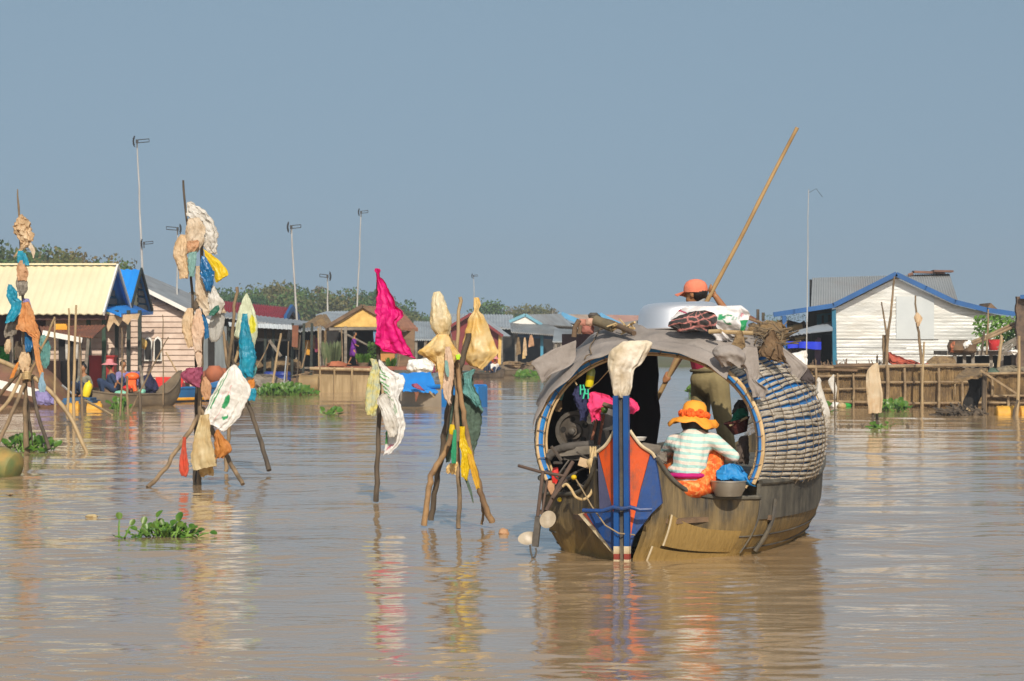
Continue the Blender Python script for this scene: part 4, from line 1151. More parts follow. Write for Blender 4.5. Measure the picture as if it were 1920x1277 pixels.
def red_hut():
    Y = 128
    root = thing('red_hut', 'red metal walled hut behind the amber bags', 'hut', P(880, 690, Y))
    obj('wall', slab([(826, 684), (938, 684), (938, 628), (884, 592), (830, 622)], Y, .2), M['red_wall'], root)
    ap, l, r = P(884, 588, Y - .4), P(824, 624, Y - .4), P(943, 630, Y - .4)
    bk = Vector((.4, 7, 0))
    obj('roof', corr(r, r + bk, ap + bk, ap, waves=14, amp=.03, thick=.06), M['tin_light'], root)
    obj('left_roof', corr(l, l + bk, ap + bk, ap, waves=14, amp=.03, thick=.06), M['tin_light'], root)
    obj('corner_post', MB().bar(P(938, 628, Y - .1), P(936, 684, Y - .1), .16, .16), M['yellow_mat'], root)
    obj('verge', MB().bar(l, ap, .1, .14).bar(ap, r, .1, .14), M['red_wall'], root)
    obj('deck', MB().box(P(882, 687, Y + 2), (3.6, 6, .2)), M['wood_brown'], root)
red_hut()
def white_gable_house():
    Y = 138
    root = thing('blue_trim_house', 'grey roofed house with white gable and pale blue trim', 'house', P(1010, 690, Y))
    lt = mat('pale_blue_trim', (.16, .38, .48), (.13, .32, .42), 2, .6)
    ap, l, r = P(985, 590, Y), P(955, 603, Y), P(1016, 609, Y)
    obj('gable', MB().prism([P(958, 605, Y), P(1014, 612, Y), P(985, 593, Y)], (0, .15, 0)), M['white_paint'], root)
    obj('trim', MB().bar(l, ap, .2, .16).bar(ap, r, .2, .16), lt, root)
    obj('roof', corr(r, P(1075, 612, Y + 8), P(1052, 588, Y + 8), ap, waves=18, amp=.03, thick=.06), M['tin'], root)
    obj('front_roof', corr(P(958, 622, Y - 2.5), P(1078, 630, Y - 2.5), P(1030, 608, Y + .1), P(957, 606, Y + .1), waves=30, amp=.03, thick=.06), M['tin'], root)
    obj('wall', slab([(962, 622), (1080, 630), (1080, 690), (962, 690)], Y + 2, .1), M['dark'], root)  # near-black colour stands for the shade under the front roof
    for x, m in ((968, 'wood_grey'), (1016, 'teal_light'), (1040, 'wood_grey'), (1066, 'teal_light')):
        obj('post', MB().bar(P(x, 625, Y - 1.5), P(x, 690, Y - 1.5), .16, .16), M[m], root)
    obj('blue_beam', MB().bar(P(965, 629, Y - 1.2), P(1075, 636, Y - 1.2), .12, .16), M['blue_trim'], root)
    obj('deck', MB().box(P(1010, 688, Y + 1), (3.5, 7, .25)), M['wood_brown'], root)
M['teal_light'] = mat('light_blue_post', (.06, .30, .46), (.05, .25, .4), 2, .6)
white_gable_house()
for i, (x, y, w, h, mm, lab) in enumerate(((972, 632, 9, 34, 'thatch', 'brown mat hung left under the grey roofed house'), (984, 633, 8, 36, 'tan_cloth', 'tan cloth hung beside the brown mat'),
                                    (996, 628, 11, 22, 'peach_cloth', 'pointed peach sail cloth under the grey roof'), (982, 655, 6, 18, 'amber_plastic', 'small amber rag below the tan cloth'))):
    tag(bag('hanging_cloth', [(x - w * .15, y, x + w * .15, y), (x - w * .4, y + h * .4, x + w * .4, y + h * .4), (x - w / 2, y + h, x + w / 2, y + h * .9)], 134, M[mm], lab, 'cloth', dr=.12, n=20, rows=4, seed=40 + i))
def blue_gable(pix, Y, label, roofm, far):
    root = thing('blue_trim_house', label, 'house', P((pix[0][0] + pix[2][0]) / 2, 690, Y))
    lt = mat('sky_blue_trim', (.10, .32, .55), (.08, .28, .48), 2, .6)
    l, ap, r = [P(x, y, Y) for x, y in pix]
    obj('trim', MB().bar(l, ap, .2, .3).bar(ap, r, .2, .3), lt, root)
    obj('gable', MB().prism([l + Vector((.2, .1, -.3)), r + Vector((-.2, .1, -.3)), ap + Vector((0, .1, -.35))], (0, .15, 0)), M['white_paint'], root)
    obj('roof', corr(r, r + Vector((far, 7, .3)), ap + Vector((far, 7, 0)), ap, waves=20, amp=.03, thick=.08), roofm, root)
    obj('wall', slab([(pix[0][0] + 2, pix[0][1] + 4), (pix[2][0] - 2, pix[2][1] + 2), (pix[2][0] - 2, 690), (pix[0][0] + 2, 690)], Y + .4, .15), M['wood_grey'], root)
blue_gable([(1040, 597), (1052, 589), (1100, 609)], 146, 'house with bright blue gable trim right of the white gable', mat('brown_grey_roof', (.33, .27, .22), (.26, .2, .16), 1, .8), 3.0)
blue_gable([(1112, 599), (1124, 590), (1180, 618)], 150, 'house with blue gable trim behind the boat roof clutter', mat('dusty_red_roof', (.36, .22, .18), (.3, .17, .14), 1, .8), 3.6)
tin_house([(1120, 612), (1212, 612), (1206, 592), (1126, 591)], 160, mat('dusty_red_roof', (.36, .22, .18)), M['wood_grey'], 'far house with dusty red roof left of the silver basin')
tin_house([(1036, 640), (1085, 640), (1080, 618), (1040, 616)], 128, M['tin_light'], M['white_paint'], 'low pale tin shed just left of the boat roof', 4)

# blue boat
def blue_boat():
    x0, x1 = WP(752, 0).x, 0
    Y = 66
    Yb = Yw(764)
    root = thing('blue_boat', 'bright blue covered boat with tan side floating behind the rag stakes', 'boat', P(825, 764, Yb))
    a = Vector((P(742, 0, Yb + 2.4).x, Yb + 2.4, 0)); b = Vector((P(902, 0, Yb - .2).x, Yb - .2, 0))
    def side(u, v, s):
        w = .62 * (1 - .25 * (abs(2 * u - 1)) ** 3)
        return a.lerp(b, u) + Vector((.25 * s * w, s * w * .96, -.1 + .62 * v + .05 * u))
    for s, nm in ((-1, 'hull_side'), (1, 'far_hull_side')):
        obj(nm, MB().grid(lambda u, v: side(u, v, s), 14, 4, (0, .04, 0)), M['tan_side'] if s < 0 else M['blue_boat'], root)
    st = MB().prism([side(1, 0, -1), side(1, 0, 1), side(1, 1, 1), side(1, 1, -1)], (.05, -.03, 0))
    obj('stern_panel', st, M['blue_boat'], root)
    fp = MB().grid(lambda u, v: side(.62 + .38 * u, v, -1) + Vector((0, -.03, 0)), 8, 3, (0, .02, 0))
    obj('blue_side_panel', fp, M['blue_boat'], root)
    rim = MB().tube([side(i / 12, 1, -1) for i in range(13)], .05, 7).tube([side(i / 12, 1, 1) for i in range(13)], .05, 7)
    obj('gunwale', rim, M['blue_boat'], root)
    obj('deck', MB().grid(lambda u, v: side(.1 + .85 * u, .45, -1).lerp(side(.1 + .85 * u, .45, 1), v), 8, 4), M['blue_dark'], root)
    # canopy over the front half
    c0, c1 = P(748, 700, Yb + 2.2), P(806, 697, Yb + 1.2)
    obj('canopy', MB().grid(lambda u, v: P(748, 728, Yb + .4).lerp(P(822, 733, Yb + .3), u).lerp(c0.lerp(c1, u), v) + Vector((0, 0, .05 * nz(u * 5, v * 4))), 16, 8, (0, .02, -.06)), M['blue_roof'], root)
    obj('canopy_skirt', MB().grid(lambda u, v: P(748, 728, Yb + .4).lerp(P(822, 733, Yb + .3), u) + Vector((0, 0, -.07 * v * (1 + .8 * nz(u * 20, 1)))), 40, 2, (0, .02, 0)), M['blue_roof'], root)
    for px in (752, 818): obj('canopy_post', MB().bar(P(px, 730, Yb + .45), P(px, 752, Yb + .45), .05, .05), M['wood_grey'], root)
    tag(bag('red_rag', [(776, 735, 786, 735), (778, 742, 784, 742), (779, 752, 781, 752)], Yb - .35, M['rust'], 'rust red rag hanging from the blue boat side', 'rag', dr=.3, n=16, rows=3))
    tag(bag('floral_rag', [(772, 720, 782, 719), (774, 726, 792, 728), (786, 730, 798, 734)], Yb + .15, M['mauve_cloth'], 'maroon patterned rag lying on the blue boat canopy', 'rag', dr=.4, n=18, rows=3))
    obj('bow_pole', MB().tube([P(806, 735, Yb - .2), P(814, 745, Yb - .5)], .03, 6), M['bamboo'], root)
blue_boat()
# rowing boat far out
wooden_boat(Vector((P(884, 0, 118).x, 118, 0)), Vector((P(945, 0, 117).x, 117, 0)), .7, .22, .25, .25, M['stake_dark'], 'small dark rowing boat carrying a person in white before the red hut', name='rowing_boat')
small_person('sit', P(927, 703, 117.6), R(-70), 1.5, (M['white_sack'], M['jeans']), 'person in white with pink hat sitting in the small rowing boat', hat=M['pink_hat'])
tag(obj('orange_float', MB().ell(P(926, 674, 121), (.18, .18, .12), 12, 8), M['orange_plastic']), 'orange ball float behind the person in the rowing boat', 'float')
small_person('sit', P(914, 697, 119.5), R(-90), 1.45, (M['jeans'], M['jeans']), 'person in dark clothes just behind the one in white')
wooden_boat(Vector((P(938, 0, 126).x, 126, 0)), Vector((P(1000, 0, 125).x, 125, 0)), .8, .3, .25, .3, M['hullwood'], 'empty brown boat moored under the red hut corner', name='rowing_boat')
tag(obj('deck_clutter', MB().ell(P(1004, 684, 128), (.5, .4, .2), 18, 10, jit=.7, freq=4).ell(P(962, 684, 129), (.6, .4, .18), 18, 10, jit=.7, freq=4, seed=3), M['thatch']), 'brown heap of matting at the waterline under the grey roofed house', 'heap')

for i, (x0, y0, x1, y1, mm) in enumerate(((438, 620, 436, 722, 'stake_dark'), (455, 640, 462, 724, 'stake'), (541, 640, 536, 728, 'stake'), (563, 628, 556, 716, 'stake_dark'), (577, 640, 566, 690, 'stake'), (596, 615, 598, 700, 'bamboo'),
                                       (612, 640, 611, 690, 'stake'), (640, 616, 642, 690, 'stake'), (548, 705, 585, 698, 'stake'), (752, 640, 746, 690, 'stake'), (800, 640, 790, 690, 'stake'), (806, 645, 812, 690, 'stake'))):
    mb = MB(); stick(mb, [(x0, y0, 85), ((x0 + x1) / 2 + .6, (y0 + y1) / 2, 85), (x1, y1, 85)], .022, .03, 6, k=4, seed=i)
    tag(obj('pole', mb, M[mm]), 'thin weathered pole among the porches between the red roof and the amber bags', 'pole', 'thin poles among the middle porches')
# ------------------------------------------------------------------ right bank: white house, pens, hut
def white_house():
    Y = 73
    root = thing('white_house', 'silver white corrugated house with blue roof edge behind the bamboo pens', 'house', P(1720, 700, Y))
    outline_top = [(1563, 580), (1680, 522), (1735, 548), (1790, 572), (1850, 586), (1906, 597)]
    w = MB(); 
    def top_at(px):
        for (x0, y0), (x1, y1) in zip(outline_top, outline_top[1:]):
            if x0 <= px <= x1: return y0 + (y1 - y0) * (px - x0) / (x1 - x0)
        return outline_top[-1][1]
    # horizontally corrugated wall in lapped courses
    NU = 60
    def wall(u, v):
        px = 1563 + 343 * u
        t = top_at(px); y = 690 + (t - 690) * v
        p = P(px, y, Y)
        p.y += .0022 * sin(p.z * 2 * pi / .105) + .014 * nz(p.x * 1.1, p.z * 2.5, 4)
        return p
    w.grid(wall, NU, 150, (0, .05, 0))
    obj('wall', w, M['white_tin'], root, smooth=80)
    pt = MB().grid(lambda u, v: P(1680 + 71 * u, 636 - 80 * v + 0 * u, Y) + Vector((0, -.05, 0)), 4, 90, (0, .03, 0))
    obj('wall_patch', pt, mat('bluish_tin_patch', (.56, .60, .60), (.48, .52, .53), 1, .4, metal=.3), root, label='bluish grey square patch of sheeting')
    lap = MB()
    for y, x0, x1 in ((608, 1690, 1750), (634, 1566, 1760), (650, 1566, 1700), (662, 1566, 1760)):
        lap.bar(P(x0, y, Y - .028), P(x1, y + 1, Y - .028), .02, .03)
    obj('sheet_lap', lap, M['white_tin'], root)
    # roof: front edge with blue fascia, slopes running back
    edge = [P(x, y, Y - .32) for x, y in ((1450, 590), (1562, 573), (1680, 514), (1735, 540), (1790, 566), (1850, 581), (1912, 590))]
    fa = MB()
    for a, b in zip(edge, edge[1:]): fa.bar(a, b + (b - a).normalized() * .02, .06, .14)
    obj('fascia', fa, M['blue_trim'], root)
    rf = MB()
    bk = Vector((1.28, 7, .05))
    for a, b in zip(edge, edge[1:]):
        up = Vector((0, .02, .07))
        o = rf.grid(lambda u, v: a.lerp(b, u) + up + bk * v, 14, 2, (0, 0, -.05))
    obj('roof', rf, M['tin'], root)
    obj('corner_post', MB().bar(P(1563, 580, Y - .12), P(1565, 692, Y - .12), .16, .12), M['teal_post'], root)
    obj('porch_post', MB().bar(P(1470, 592, Y - .7), P(1474, 665, Y - .7), .15, .12), M['blue_trim'], root)
    # porch interior
    obj('side_wall', slab([(1516, 583), (1560, 577), (1560, 690), (1512, 690)], Y + 2.5, .08), mat('dark_corrugated_wall', (.06, .075, .075), (.035, .04, .04), 3, .7, stretch=(6, 1, .2)), root)
    obj('window_frame', MB().bar(P(1536, 590, Y + 2.3), P(1536, 615, Y + 2.3), .14, .06).bar(P(1549, 590, Y + 2.3), P(1549, 615, Y + 2.3), .12, .06).bar(P(1531, 591, Y + 2.3), P(1560, 588, Y + 2.3), .08, .06), M['teal_post'], root)
    obj('porch_curtain', slab([(1528, 640), (1534, 632), (1539, 634), (1539, 690), (1528, 690)], Y + 2, .06), mat('mauve_grey_cloth', (.30, .19, .27), (.22, .14, .2), 4, .9), root)
    obj('doorway', slab([(1540, 628), (1560, 628), (1560, 690), (1540, 690)], Y + 2.2, .06), M['dark'], root)  # dark slab painted as the shade of the opening
    obj('deck', MB().box(P(1700, 692, Y + 2), (7.0, 6, .2)), M['wood_brown'], root)
    fl = MB()
    for i in range(7): fl.tube([P(1500 + i * 62, 700, Y - .5) + Vector((0, 0, -.25)), P(1500 + i * 62, 700, Y - .5) + Vector((0, 6, -.25))], .3, 9)
    obj('float', fl, M['wood_brown'], root)
    # inner awning
    obj('inner_awning', corr(P(1446, 633, Y - 1), P(1520, 622, Y - 1), P(1561, 618, Y - .6), P(1561, 602, Y + .8), waves=10, amp=.012, thick=.04), mat('blue_grey_awning', (.24, .28, .33), (.2, .24, .28), 1.5, .6), root)
white_house()
def grey_house():
    Y = 84
    root = thing('grey_house', 'house with wide plain grey roof rising behind the white house', 'house', P(1655, 700, Y))
    a, b, c, d = P(1520, 582, Y), P(1800, 575, Y), P(1780, 513, Y + 4), P(1523, 521, Y + 4)
    obj('roof', corr(a, b, c, d, waves=60, amp=.012, thick=.06), mat('plain_grey_roof', (.25, .27, .28), (.21, .23, .24), .6, .65, stain=(.22, .19, .17), sscale=.5), root)
    obj('back_roof', corr(P(1524, 582, Y + 8), P(1796, 580, Y + 8), c, d, waves=60, amp=.012, thick=.06), M['tin'], root)
    obj('gable', MB().prism([P(1523, 600, Y + 1), P(1523, 524, Y + 4.1), P(1523, 600, Y + 7)], (-.1, 0, 0)), M['dark'], root)
    obj('ridge_sheet', MB().box((P(1740, 511, Y + 4).x, Y + 3.9, P(0, 511, Y + 4).z), (1.1, .5, .08), ry=R(2)).box((P(1765, 509, Y + 4).x, Y + 3.8, P(0, 509, Y + 4).z), (.7, .6, .07), ry=R(1)).tube([P(1703, 516, Y + 3.8), P(1712, 513, Y + 3.8)], .06, 6), M['rust_panel'], root)
    obj('wall', slab([(1526, 580), (1796, 574), (1796, 700), (1526, 700)], Y + 1, .1), M['wood_grey'], root)
grey_house()
tag(obj('roof_peak', MB().prism([P(1848, 583, 84), P(1858, 568, 84), P(1874, 583, 84)], (0, 2, 0)), M['wood_brown']), 'tiny dark roof peak showing above the blue fascia at the right', 'roof')
mast((1512, 690), (1516, 355), .020, 'thin bare bamboo mast with a wire rod beside the grey roof', Y=71, bare=True)

# porch clutter
def hanging_tarp():
    mb = MB().grid(lambda u, v: P(1477, 640, 72).lerp(P(1540, 641, 72), u) + Vector((0, .05 * sin(u * 9), -.20 * v * (1.05 - .1 * sin(u * 5)))), 24, 6, (0, .03, 0))
    tag(obj('tarpaulin', mb, mat('vivid_blue_tarp', (.012, .04, .62), (.01, .03, .5), 4, .6)), 'vivid blue strip of tarpaulin hung across the porch', 'tarpaulin')
hanging_tarp()
tag(bag('white_sack', [(1480, 664, 1512, 657), (1476, 674, 1514, 670), (1480, 684, 1514, 684), (1486, 692, 1513, 692)], 70, M['white_sack'], 'large white sack standing on the porch under the blue strip', 'sack', dr=.5, folds=3, cr=.06))
def roof_heap():
    Y = 76; rnd = random.Random(5)
    mb = MB()
    for i in range(70):
        a = P(rnd.uniform(1405, 1520), rnd.uniform(604, 660), Y + rnd.uniform(-.3, .5))
        d = Vector((rnd.uniform(-.5, .5), rnd.uniform(-.3, .3), rnd.uniform(-.15, .15)))
        mb.tube([a, a + d], rnd.uniform(.02, .06), 6)
    mb.ell(P(1462, 640, Y + 1), (1.1, .5, .62), 22, 12, jit=.35, freq=3)
    tag(obj('scrap_heap', mb, M['thatch']), 'heap of brown sticks and scrap left of the blue porch post', 'heap')
    rt = thing('raft', 'log raft carrying the scrap heap beside the porch', 'raft', (P(1462, 0, 77).x, 77, 0))
    obj('deck', MB().box((P(1462, 0, 77).x, 77, .95), (2.2, 2.6, .12)), M['wood_grey'], rt)
    for dx in (-.95, .95):
        for dy in (-1.1, 1.1): obj('post', MB().tube([(P(1462, 0, 77).x + dx, 77 + dy, -.2), (P(1462, 0, 77).x + dx, 77 + dy, .9)], .08, 7), M['stake_dark'], rt)
    w = MB()
    for (x, y, a, b) in ((1480, 616, .4, .12), (1497, 614, .25, .2), (1500, 634, .3, .06)):
        w.box(P(x, y, Y - .6), (a, .2, b), rx=.2, ry=-.2)
    tag(obj('pale_board', w, M['cream_cloth']), 'pale boards lying in the scrap heap by the porch', 'boards')
    leafy('creeper', P(1475, 603, Y), .75, .22, 400, M['leaf_dark'], 'green creeper growing on the scrap heap left of the porch', 'plant', 9, None, False)
    tag(obj('red_brown_roof', MB().prism([P(1404, 592, 80), P(1420, 598, 80), P(1436, 608, 80), P(1436, 612, 80), P(1404, 600, 80)], (0, 1.5, .1)), M['rust']), 'rust brown roof corner behind the mat bundles', 'roof')
    for x, y0, y1, lab in ((1421, 580, 600, 'short dark post above the rust brown roof corner'), (1431, 586, 602, 'second short post beside the rust brown roof corner')):
        tag(obj('post', MB().tube([P(x, y1, 79), P(x, y0, 79)], .05, 6), M['stake_dark']), lab, 'post', 'posts by the rust brown roof corner')
roof_heap()

# bamboo fish pens
def pen(name, label, Y, pix0, pix1, ytop0, ytop1, ybot, rails, posts, m, top=True, dark_bits=(), seed=0):
    root = thing(name, label, 'fish pen', P((pix0 + pix1) / 2, ybot, Y))
    mb = MB().grid(lambda u, v: P(pix0 + (pix1 - pix0) * u, (ytop0 + (ytop1 - ytop0) * u) * (1 - v) + (ybot + 8) * v, Y) + Vector((0, (.012 * sin(u * 260)) + .08 * nz(u * 9, v * 3, seed), 0)), 200, 10, (0, .1, 0))
    obj('screen', mb, m, root)
    r = MB()
    for i, (y0, y1, rad) in enumerate(rails):
        r = MB(); stick(r, [(pix0 - 4, y0, Y - .12), ((pix0 + pix1) / 2, (y0 + y1) / 2 + 1.5 * nz(i, seed), Y - .12), (pix1 + 2, y1, Y - .12)], rad * .72, rad * .66, 7, k=8, wob=.05, seed=seed + i)
        obj('rail', r, M['bamboo_old'], root)
    for i, (x, y0, y1, rad) in enumerate(posts):
        p = MB(); stick(p, [(x, y1, Y - .2), (x + 1, (y0 + y1) / 2, Y - .2), (x + 1.5 * nz(i, seed), y0, Y - .2)], rad * .75, rad * .65, 7, seed=i)
        obj('post', p, M['bamboo_old'], root)
    return root
M['bamboo_old'] = mat('old_bamboo', (.34, .25, .14), (.22, .15, .085), 5, .8, .004, 30, stain=(.10, .07, .04), sscale=3)
pen('fish_pen', 'long low bamboo fish pen left of the tall beige sheet', 66.5, 1508, 1660, 684, 686, 764,
    [(688, 690, .07), (706, 704, .05), (731, 728, .045), (752, 755, .06)], [(1530, 690, 764, .05), (1600, 700, 764, .04), (1646, 690, 770, .06), (1570, 700, 760, .04)], M['fence_mat'], seed=1)
pk = pen('fish_pen', 'tall reddish brown bamboo fish pen behind the tall beige sheet', 65.5, 1650, 1852, 689, 690, 770,
    [(688, 684, .06), (717, 716, .045), (757, 755, .05)], [(1664, 684, 770, .07), (1696, 690, 768, .05), (1728, 690, 770, .055), (1760, 690, 768, .05), (1804, 712, 766, .045), (1790, 720, 740, .03)], M['fence_mat'], seed=5)
pen('fish_pen', 'small bamboo pen with yellow floats at the right edge', 61.5, 1846, 1945, 700, 700, 788,
    [(701, 699, .05), (743, 742, .05), (755, 756, .04)], [(1846, 698, 782, .07), (1860, 708, 742, .05), (1890, 742, 780, .05)], M['fence_mat'], seed=9)
def pen_top():
    Y = 66.8
    tag(obj('plank_walkway', MB().bar(P(1648, 687, Y - .9), P(1862, 684, Y - .9), .20, .09), mat('bleached_plank', (.46, .40, .31), (.36, .3, .22), 3, .85, stain=(.2, .15, .1))), 'bleached plank along the top of the tall fish pen', 'plank')
    # reddish netting on the pen front
    rnd = random.Random(8); mb = MB()
    for i in range(40):
        x = rnd.uniform(1515, 1655); a = P(x, 690, Y); mb.tube([a, a + Vector((rnd.uniform(-.08, .08), 0, rnd.uniform(.1, .26)))], .012, 5)
    for i in range(16):
        a = P(rnd.uniform(1510, 1640), rnd.uniform(683, 694), Y - rnd.uniform(.1, .5)); mb.tube([a, a + Vector((rnd.uniform(.4, 1.4), 0, rnd.uniform(-.05, .05)))], rnd.uniform(.02, .04), 6)
    tag(obj('stick_edge', mb, M['wood_brown']), 'row of loose sticks along the top of the long low pen', 'sticks')
pen_top()
def cloth_at(name, secs, Y, m, label, cat, **k): tag(bag(name, secs, Y, M[m], label, cat, **k))
M['red_net'] = mat('rust_red_net', (.44, .10, .06), (.34, .075, .045), 12, .85, .01, 40)
cloth_at('red_net', [(1664, 660, 1670, 660), (1662, 670, 1690, 670), (1664, 678, 1712, 677), (1680, 685, 1742, 684), (1722, 689, 1744, 689)], 66.5, 'red_net', 'rust red net draped over the top of the tall pen', 'net', dr=.2)
cloth_at('mat_mound', [(1752, 668, 1780, 668), (1742, 674, 1790, 674), (1738, 684, 1794, 684), (1740, 690, 1792, 690)], 67.5, 'thatch', 'rounded brown mat mound on the pen right of the red net', 'mound', dr=.6, cr=.05)
def right_bank():
    Y = 69
    root = thing('work_platform', 'dark timber platform with low railing behind the pen', 'platform', P(1840, 700, Y))
    obj('deck', MB().box(P(1850, 662, Y) + Vector((0, .6, 0)), (2.4, 2.2, .12)), M['wood_grey'], root)
    for x in (1790, 1808, 1824, 1858, 1878, 1900):
        obj('post', MB().bar(P(x, 664, Y - .5), P(x, 692, Y - .5), .09, .09), M['wood_grey'], root)
    obj('backing', slab([(1775, 668), (1915, 666), (1915, 700), (1775, 700)], Y + .8, .06), M['dark'], root)
    c = P(1866, 657, 68.2)
    b = MB().lathe([(.15, 0), (.17, .02), (.205, .28), (.215, .28), (.215, .30), (.19, .30), (.16, .04)], c, 18)
    b.tube([c + Vector((.2 * cos(i * pi / 8), 0, .28 - .12 * sin(i * pi / 8))) + Vector((0, -.14, 0)) for i in range(9)], .01, 5)
    tag(obj('bucket', b, mat('red_bucket', (.60, .045, .05), (.52, .04, .045), 3, .4)), 'red plastic bucket on the timber platform', 'bucket')
    pot = MB().lathe([(.18, 0), (.30, .08), (.32, .2), (.26, .34), (.27, .37)], P(1797, 662, 68.5), 16)
    pot.lathe([(.15, 0), (.2, .05), (.2, .22), (.21, .24)], P(1818, 662, 68.3), 14)
    tag(obj('pot', pot, M['wood_brown']), 'two dark cooking pots on the timber platform', 'pots')
    tag(bag('red_cloth', [(1786, 641, 1800, 640), (1782, 648, 1806, 646), (1783, 658, 1790, 658)], 68.3, M['terracotta'], 'rust orange cloth laid over the dark pots', 'cloth', dr=.4))
    tag(bag('white_bag', [(1809, 640, 1818, 640), (1806, 647, 1822, 647), (1808, 653, 1820, 653)], 68.2, M['white_sack'], 'small white bag on top of the dark pots', 'bag', dr=.6))
    leafy('bush', P(1872, 648, 71), .70, .85, 600, M['leaf_bright'], 'bright green leafy bush in front of the white wall', 'bush', 12, None, False)
    leafy('bush', P(1906, 660, 70), .5, .7, 300, M['leaf_dark'], 'darker bush beside the woven hut at the right edge', 'bush', 13, None, False)
    leafy('plant', P(1843, 656, 70), .35, .5, 60, M['leaf_bright'], 'small sparse plant left of the red bucket', 'plant', 14, None, False)
    pl = MB()
    stick(pl, [(1822, 642, 68.6), (1860, 626, 68.6), (1906, 604, 68.6)], .05, .04, seed=2); stick(pl, [(1824, 646, 68.5), (1862, 630, 68.5), (1908, 609, 68.5)], .045, .04, seed=3)
    tag(obj('bamboo_rail', pl, M['bamboo_old']), 'pair of slanting bamboo rails against the woven hut', 'rail')
    fan = MB(); rnd = random.Random(3)
    for i in range(16):
        fan.tube([P(1905, 632 + i, 67.5), P(1872 + rnd.uniform(-6, 6) + i * .8, 652 + i * .7, 67.2)], .012, 5)
    tag(obj('reed_bundle', fan, M['wood_grey']), 'grey bundle of reeds fanned beside the red bucket', 'reeds')
    # woven hut at the right edge
    h = thing('woven_hut', 'dark woven hut with a blue roof corner at the right edge', 'hut', P(1920, 700, 68))
    obj('wall', MB().grid(lambda u, v: P(1906 + 60 * u + 1.2 * sin(v * 40), 556 + 205 * v, 68) + Vector((0, .3 * u, .02 * sin(v * 90))), 8, 60, (0, .2, 0)), mat('dark_woven_mat', (.15, .105, .075), (.08, .06, .05), 8, .95, .02, 30, stain=(.2, .14, .09), sscale=2), h)
    obj('roof', MB().prism([P(1913, 553, 67.8), P(1960, 550, 67.8), P(1960, 562, 67.8), P(1913, 560, 67.8)], (1.0, 2, .05)), M['blue_trim'], h)
    tag(bag('white_dish', [(1888, 656, 1908, 656), (1886, 659, 1910, 659), (1890, 662, 1906, 662)], 68, M['white_sack'], 'white cloth lying on the platform right of the red bucket', 'cloth', dr=.5, cr=.02))
M['leaf_bright'] = mat('bright_leaf', (.10, .24, .03), (.17, .32, .05), 7, .5, trans=.25)
right_bank()
def pen_corner():
    # matted lean-to, dark gap and debris at the pen corner
    rnd = random.Random(4)
    root = thing('mat_shelter', 'low ragged mat roof over a dark gap between the pens', 'shelter', P(1820, 790, 61.5))
    obj('roof', MB().grid(lambda u, v: P(1788, 712, 61.2).lerp(P(1846, 702, 61.2), u).lerp(P(1810, 690, 62.5).lerp(P(1850, 690, 62.5), u), v) + Vector((0, 0, .05 * nz(u * 6, v * 5))), 14, 8, (0, 0, -.07)), M['thatch'], root)
    obj('gap', MB().grid(lambda u, v: P(1812 + 6 * sin(v * 7) + (33 - 8 * v) * u, 706 + 80 * v, 61.9), 4, 12, (0, .1, 0)), M['dark'], root)  # dark sheet stands in for the shade between the pens
    obj('post', MB().tube([P(1846, 700, 61.2), P(1844, 790, 61.2)], .06, 7), M['stake_dark'], root)
    obj('strut', MB().bar(P(1838, 694, 61), P(1912, 742, 61), .06, .05), M['bamboo_old'], root)
    db = MB()
    for i in range(130):
        a = P(rnd.uniform(1768, 1846), rnd.uniform(774, 790), 59 + rnd.uniform(-.7, .7)); a.z = rnd.uniform(.0, .22) * (1 - abs(a.x - P(1808, 0, 59).x) / .8)
        d = Vector((rnd.uniform(-.35, .1), rnd.uniform(-.25, .2), rnd.uniform(-.10, .14))); db.tube([a, a + d], rnd.uniform(.012, .03), 5)
    db.ell((P(1810, 0, 59).x, 59, .02), (.42, .6, .13), 14, 8, jit=.4)
    tag(obj('driftwood', db, M['stake_dark']), 'black tangle of driftwood floating at the pen corner', 'driftwood')
    tag(obj('plank', MB().bar(P(1812, 766, 58.6), P(1832, 777, 58.6), .1, .05), M['bamboo']), 'pale broken plank sticking out of the black driftwood', 'plank')
    net = [(1866, 690, 1900, 684), (1850, 700, 1925, 692), (1848, 708, 1930, 704)]
    tag(bag('grey_net', net, 62.3, M['tan_grey_net'], 'grey brown net heaped on the right pen', 'net', dr=.4))
    tag(bag('teal_rag', [(1858, 690, 1868, 690), (1852, 697, 1874, 697), (1856, 702, 1870, 702)], 61.9, M['green_net'], 'small dark teal rag on the right pen edge', 'rag', dr=.4))
M['tan_grey_net'] = mat('tan_grey_net', (.24, .20, .13), (.15, .12, .08), 10, .9, .015, 40)
pen_corner()
drum_label = ('yellow float drum under the right pen, nearer the gap', 'yellow float drum under the right pen at the picture edge')
for x, lab in ((1888, drum_label[0]), (1932, drum_label[1])):
    c = P(x, 778, 59.6)
    mb = MB().tube([c + Vector((-.27, 0, 0)), c + Vector((-.25, 0, 0)), c + Vector((.25, 0, 0)), c + Vector((.27, 0, 0))], [.19, .22, .22, .19], 16)
    for q in (-.12, .12): mb.tube([c + Vector((q - .015, 0, 0)), c + Vector((q + .015, 0, 0))], .232, 16)
    tag(obj('float_drum', mb, M['yellow_drum']), lab, 'drum')
tag(obj('slab_float', MB().box(P(1856, 793, 58.5) + Vector((0, 0, .0)), (.55, .3, .07)), M['yellow_drum']), 'flat yellow foam slab floating beside the right drums', 'float')

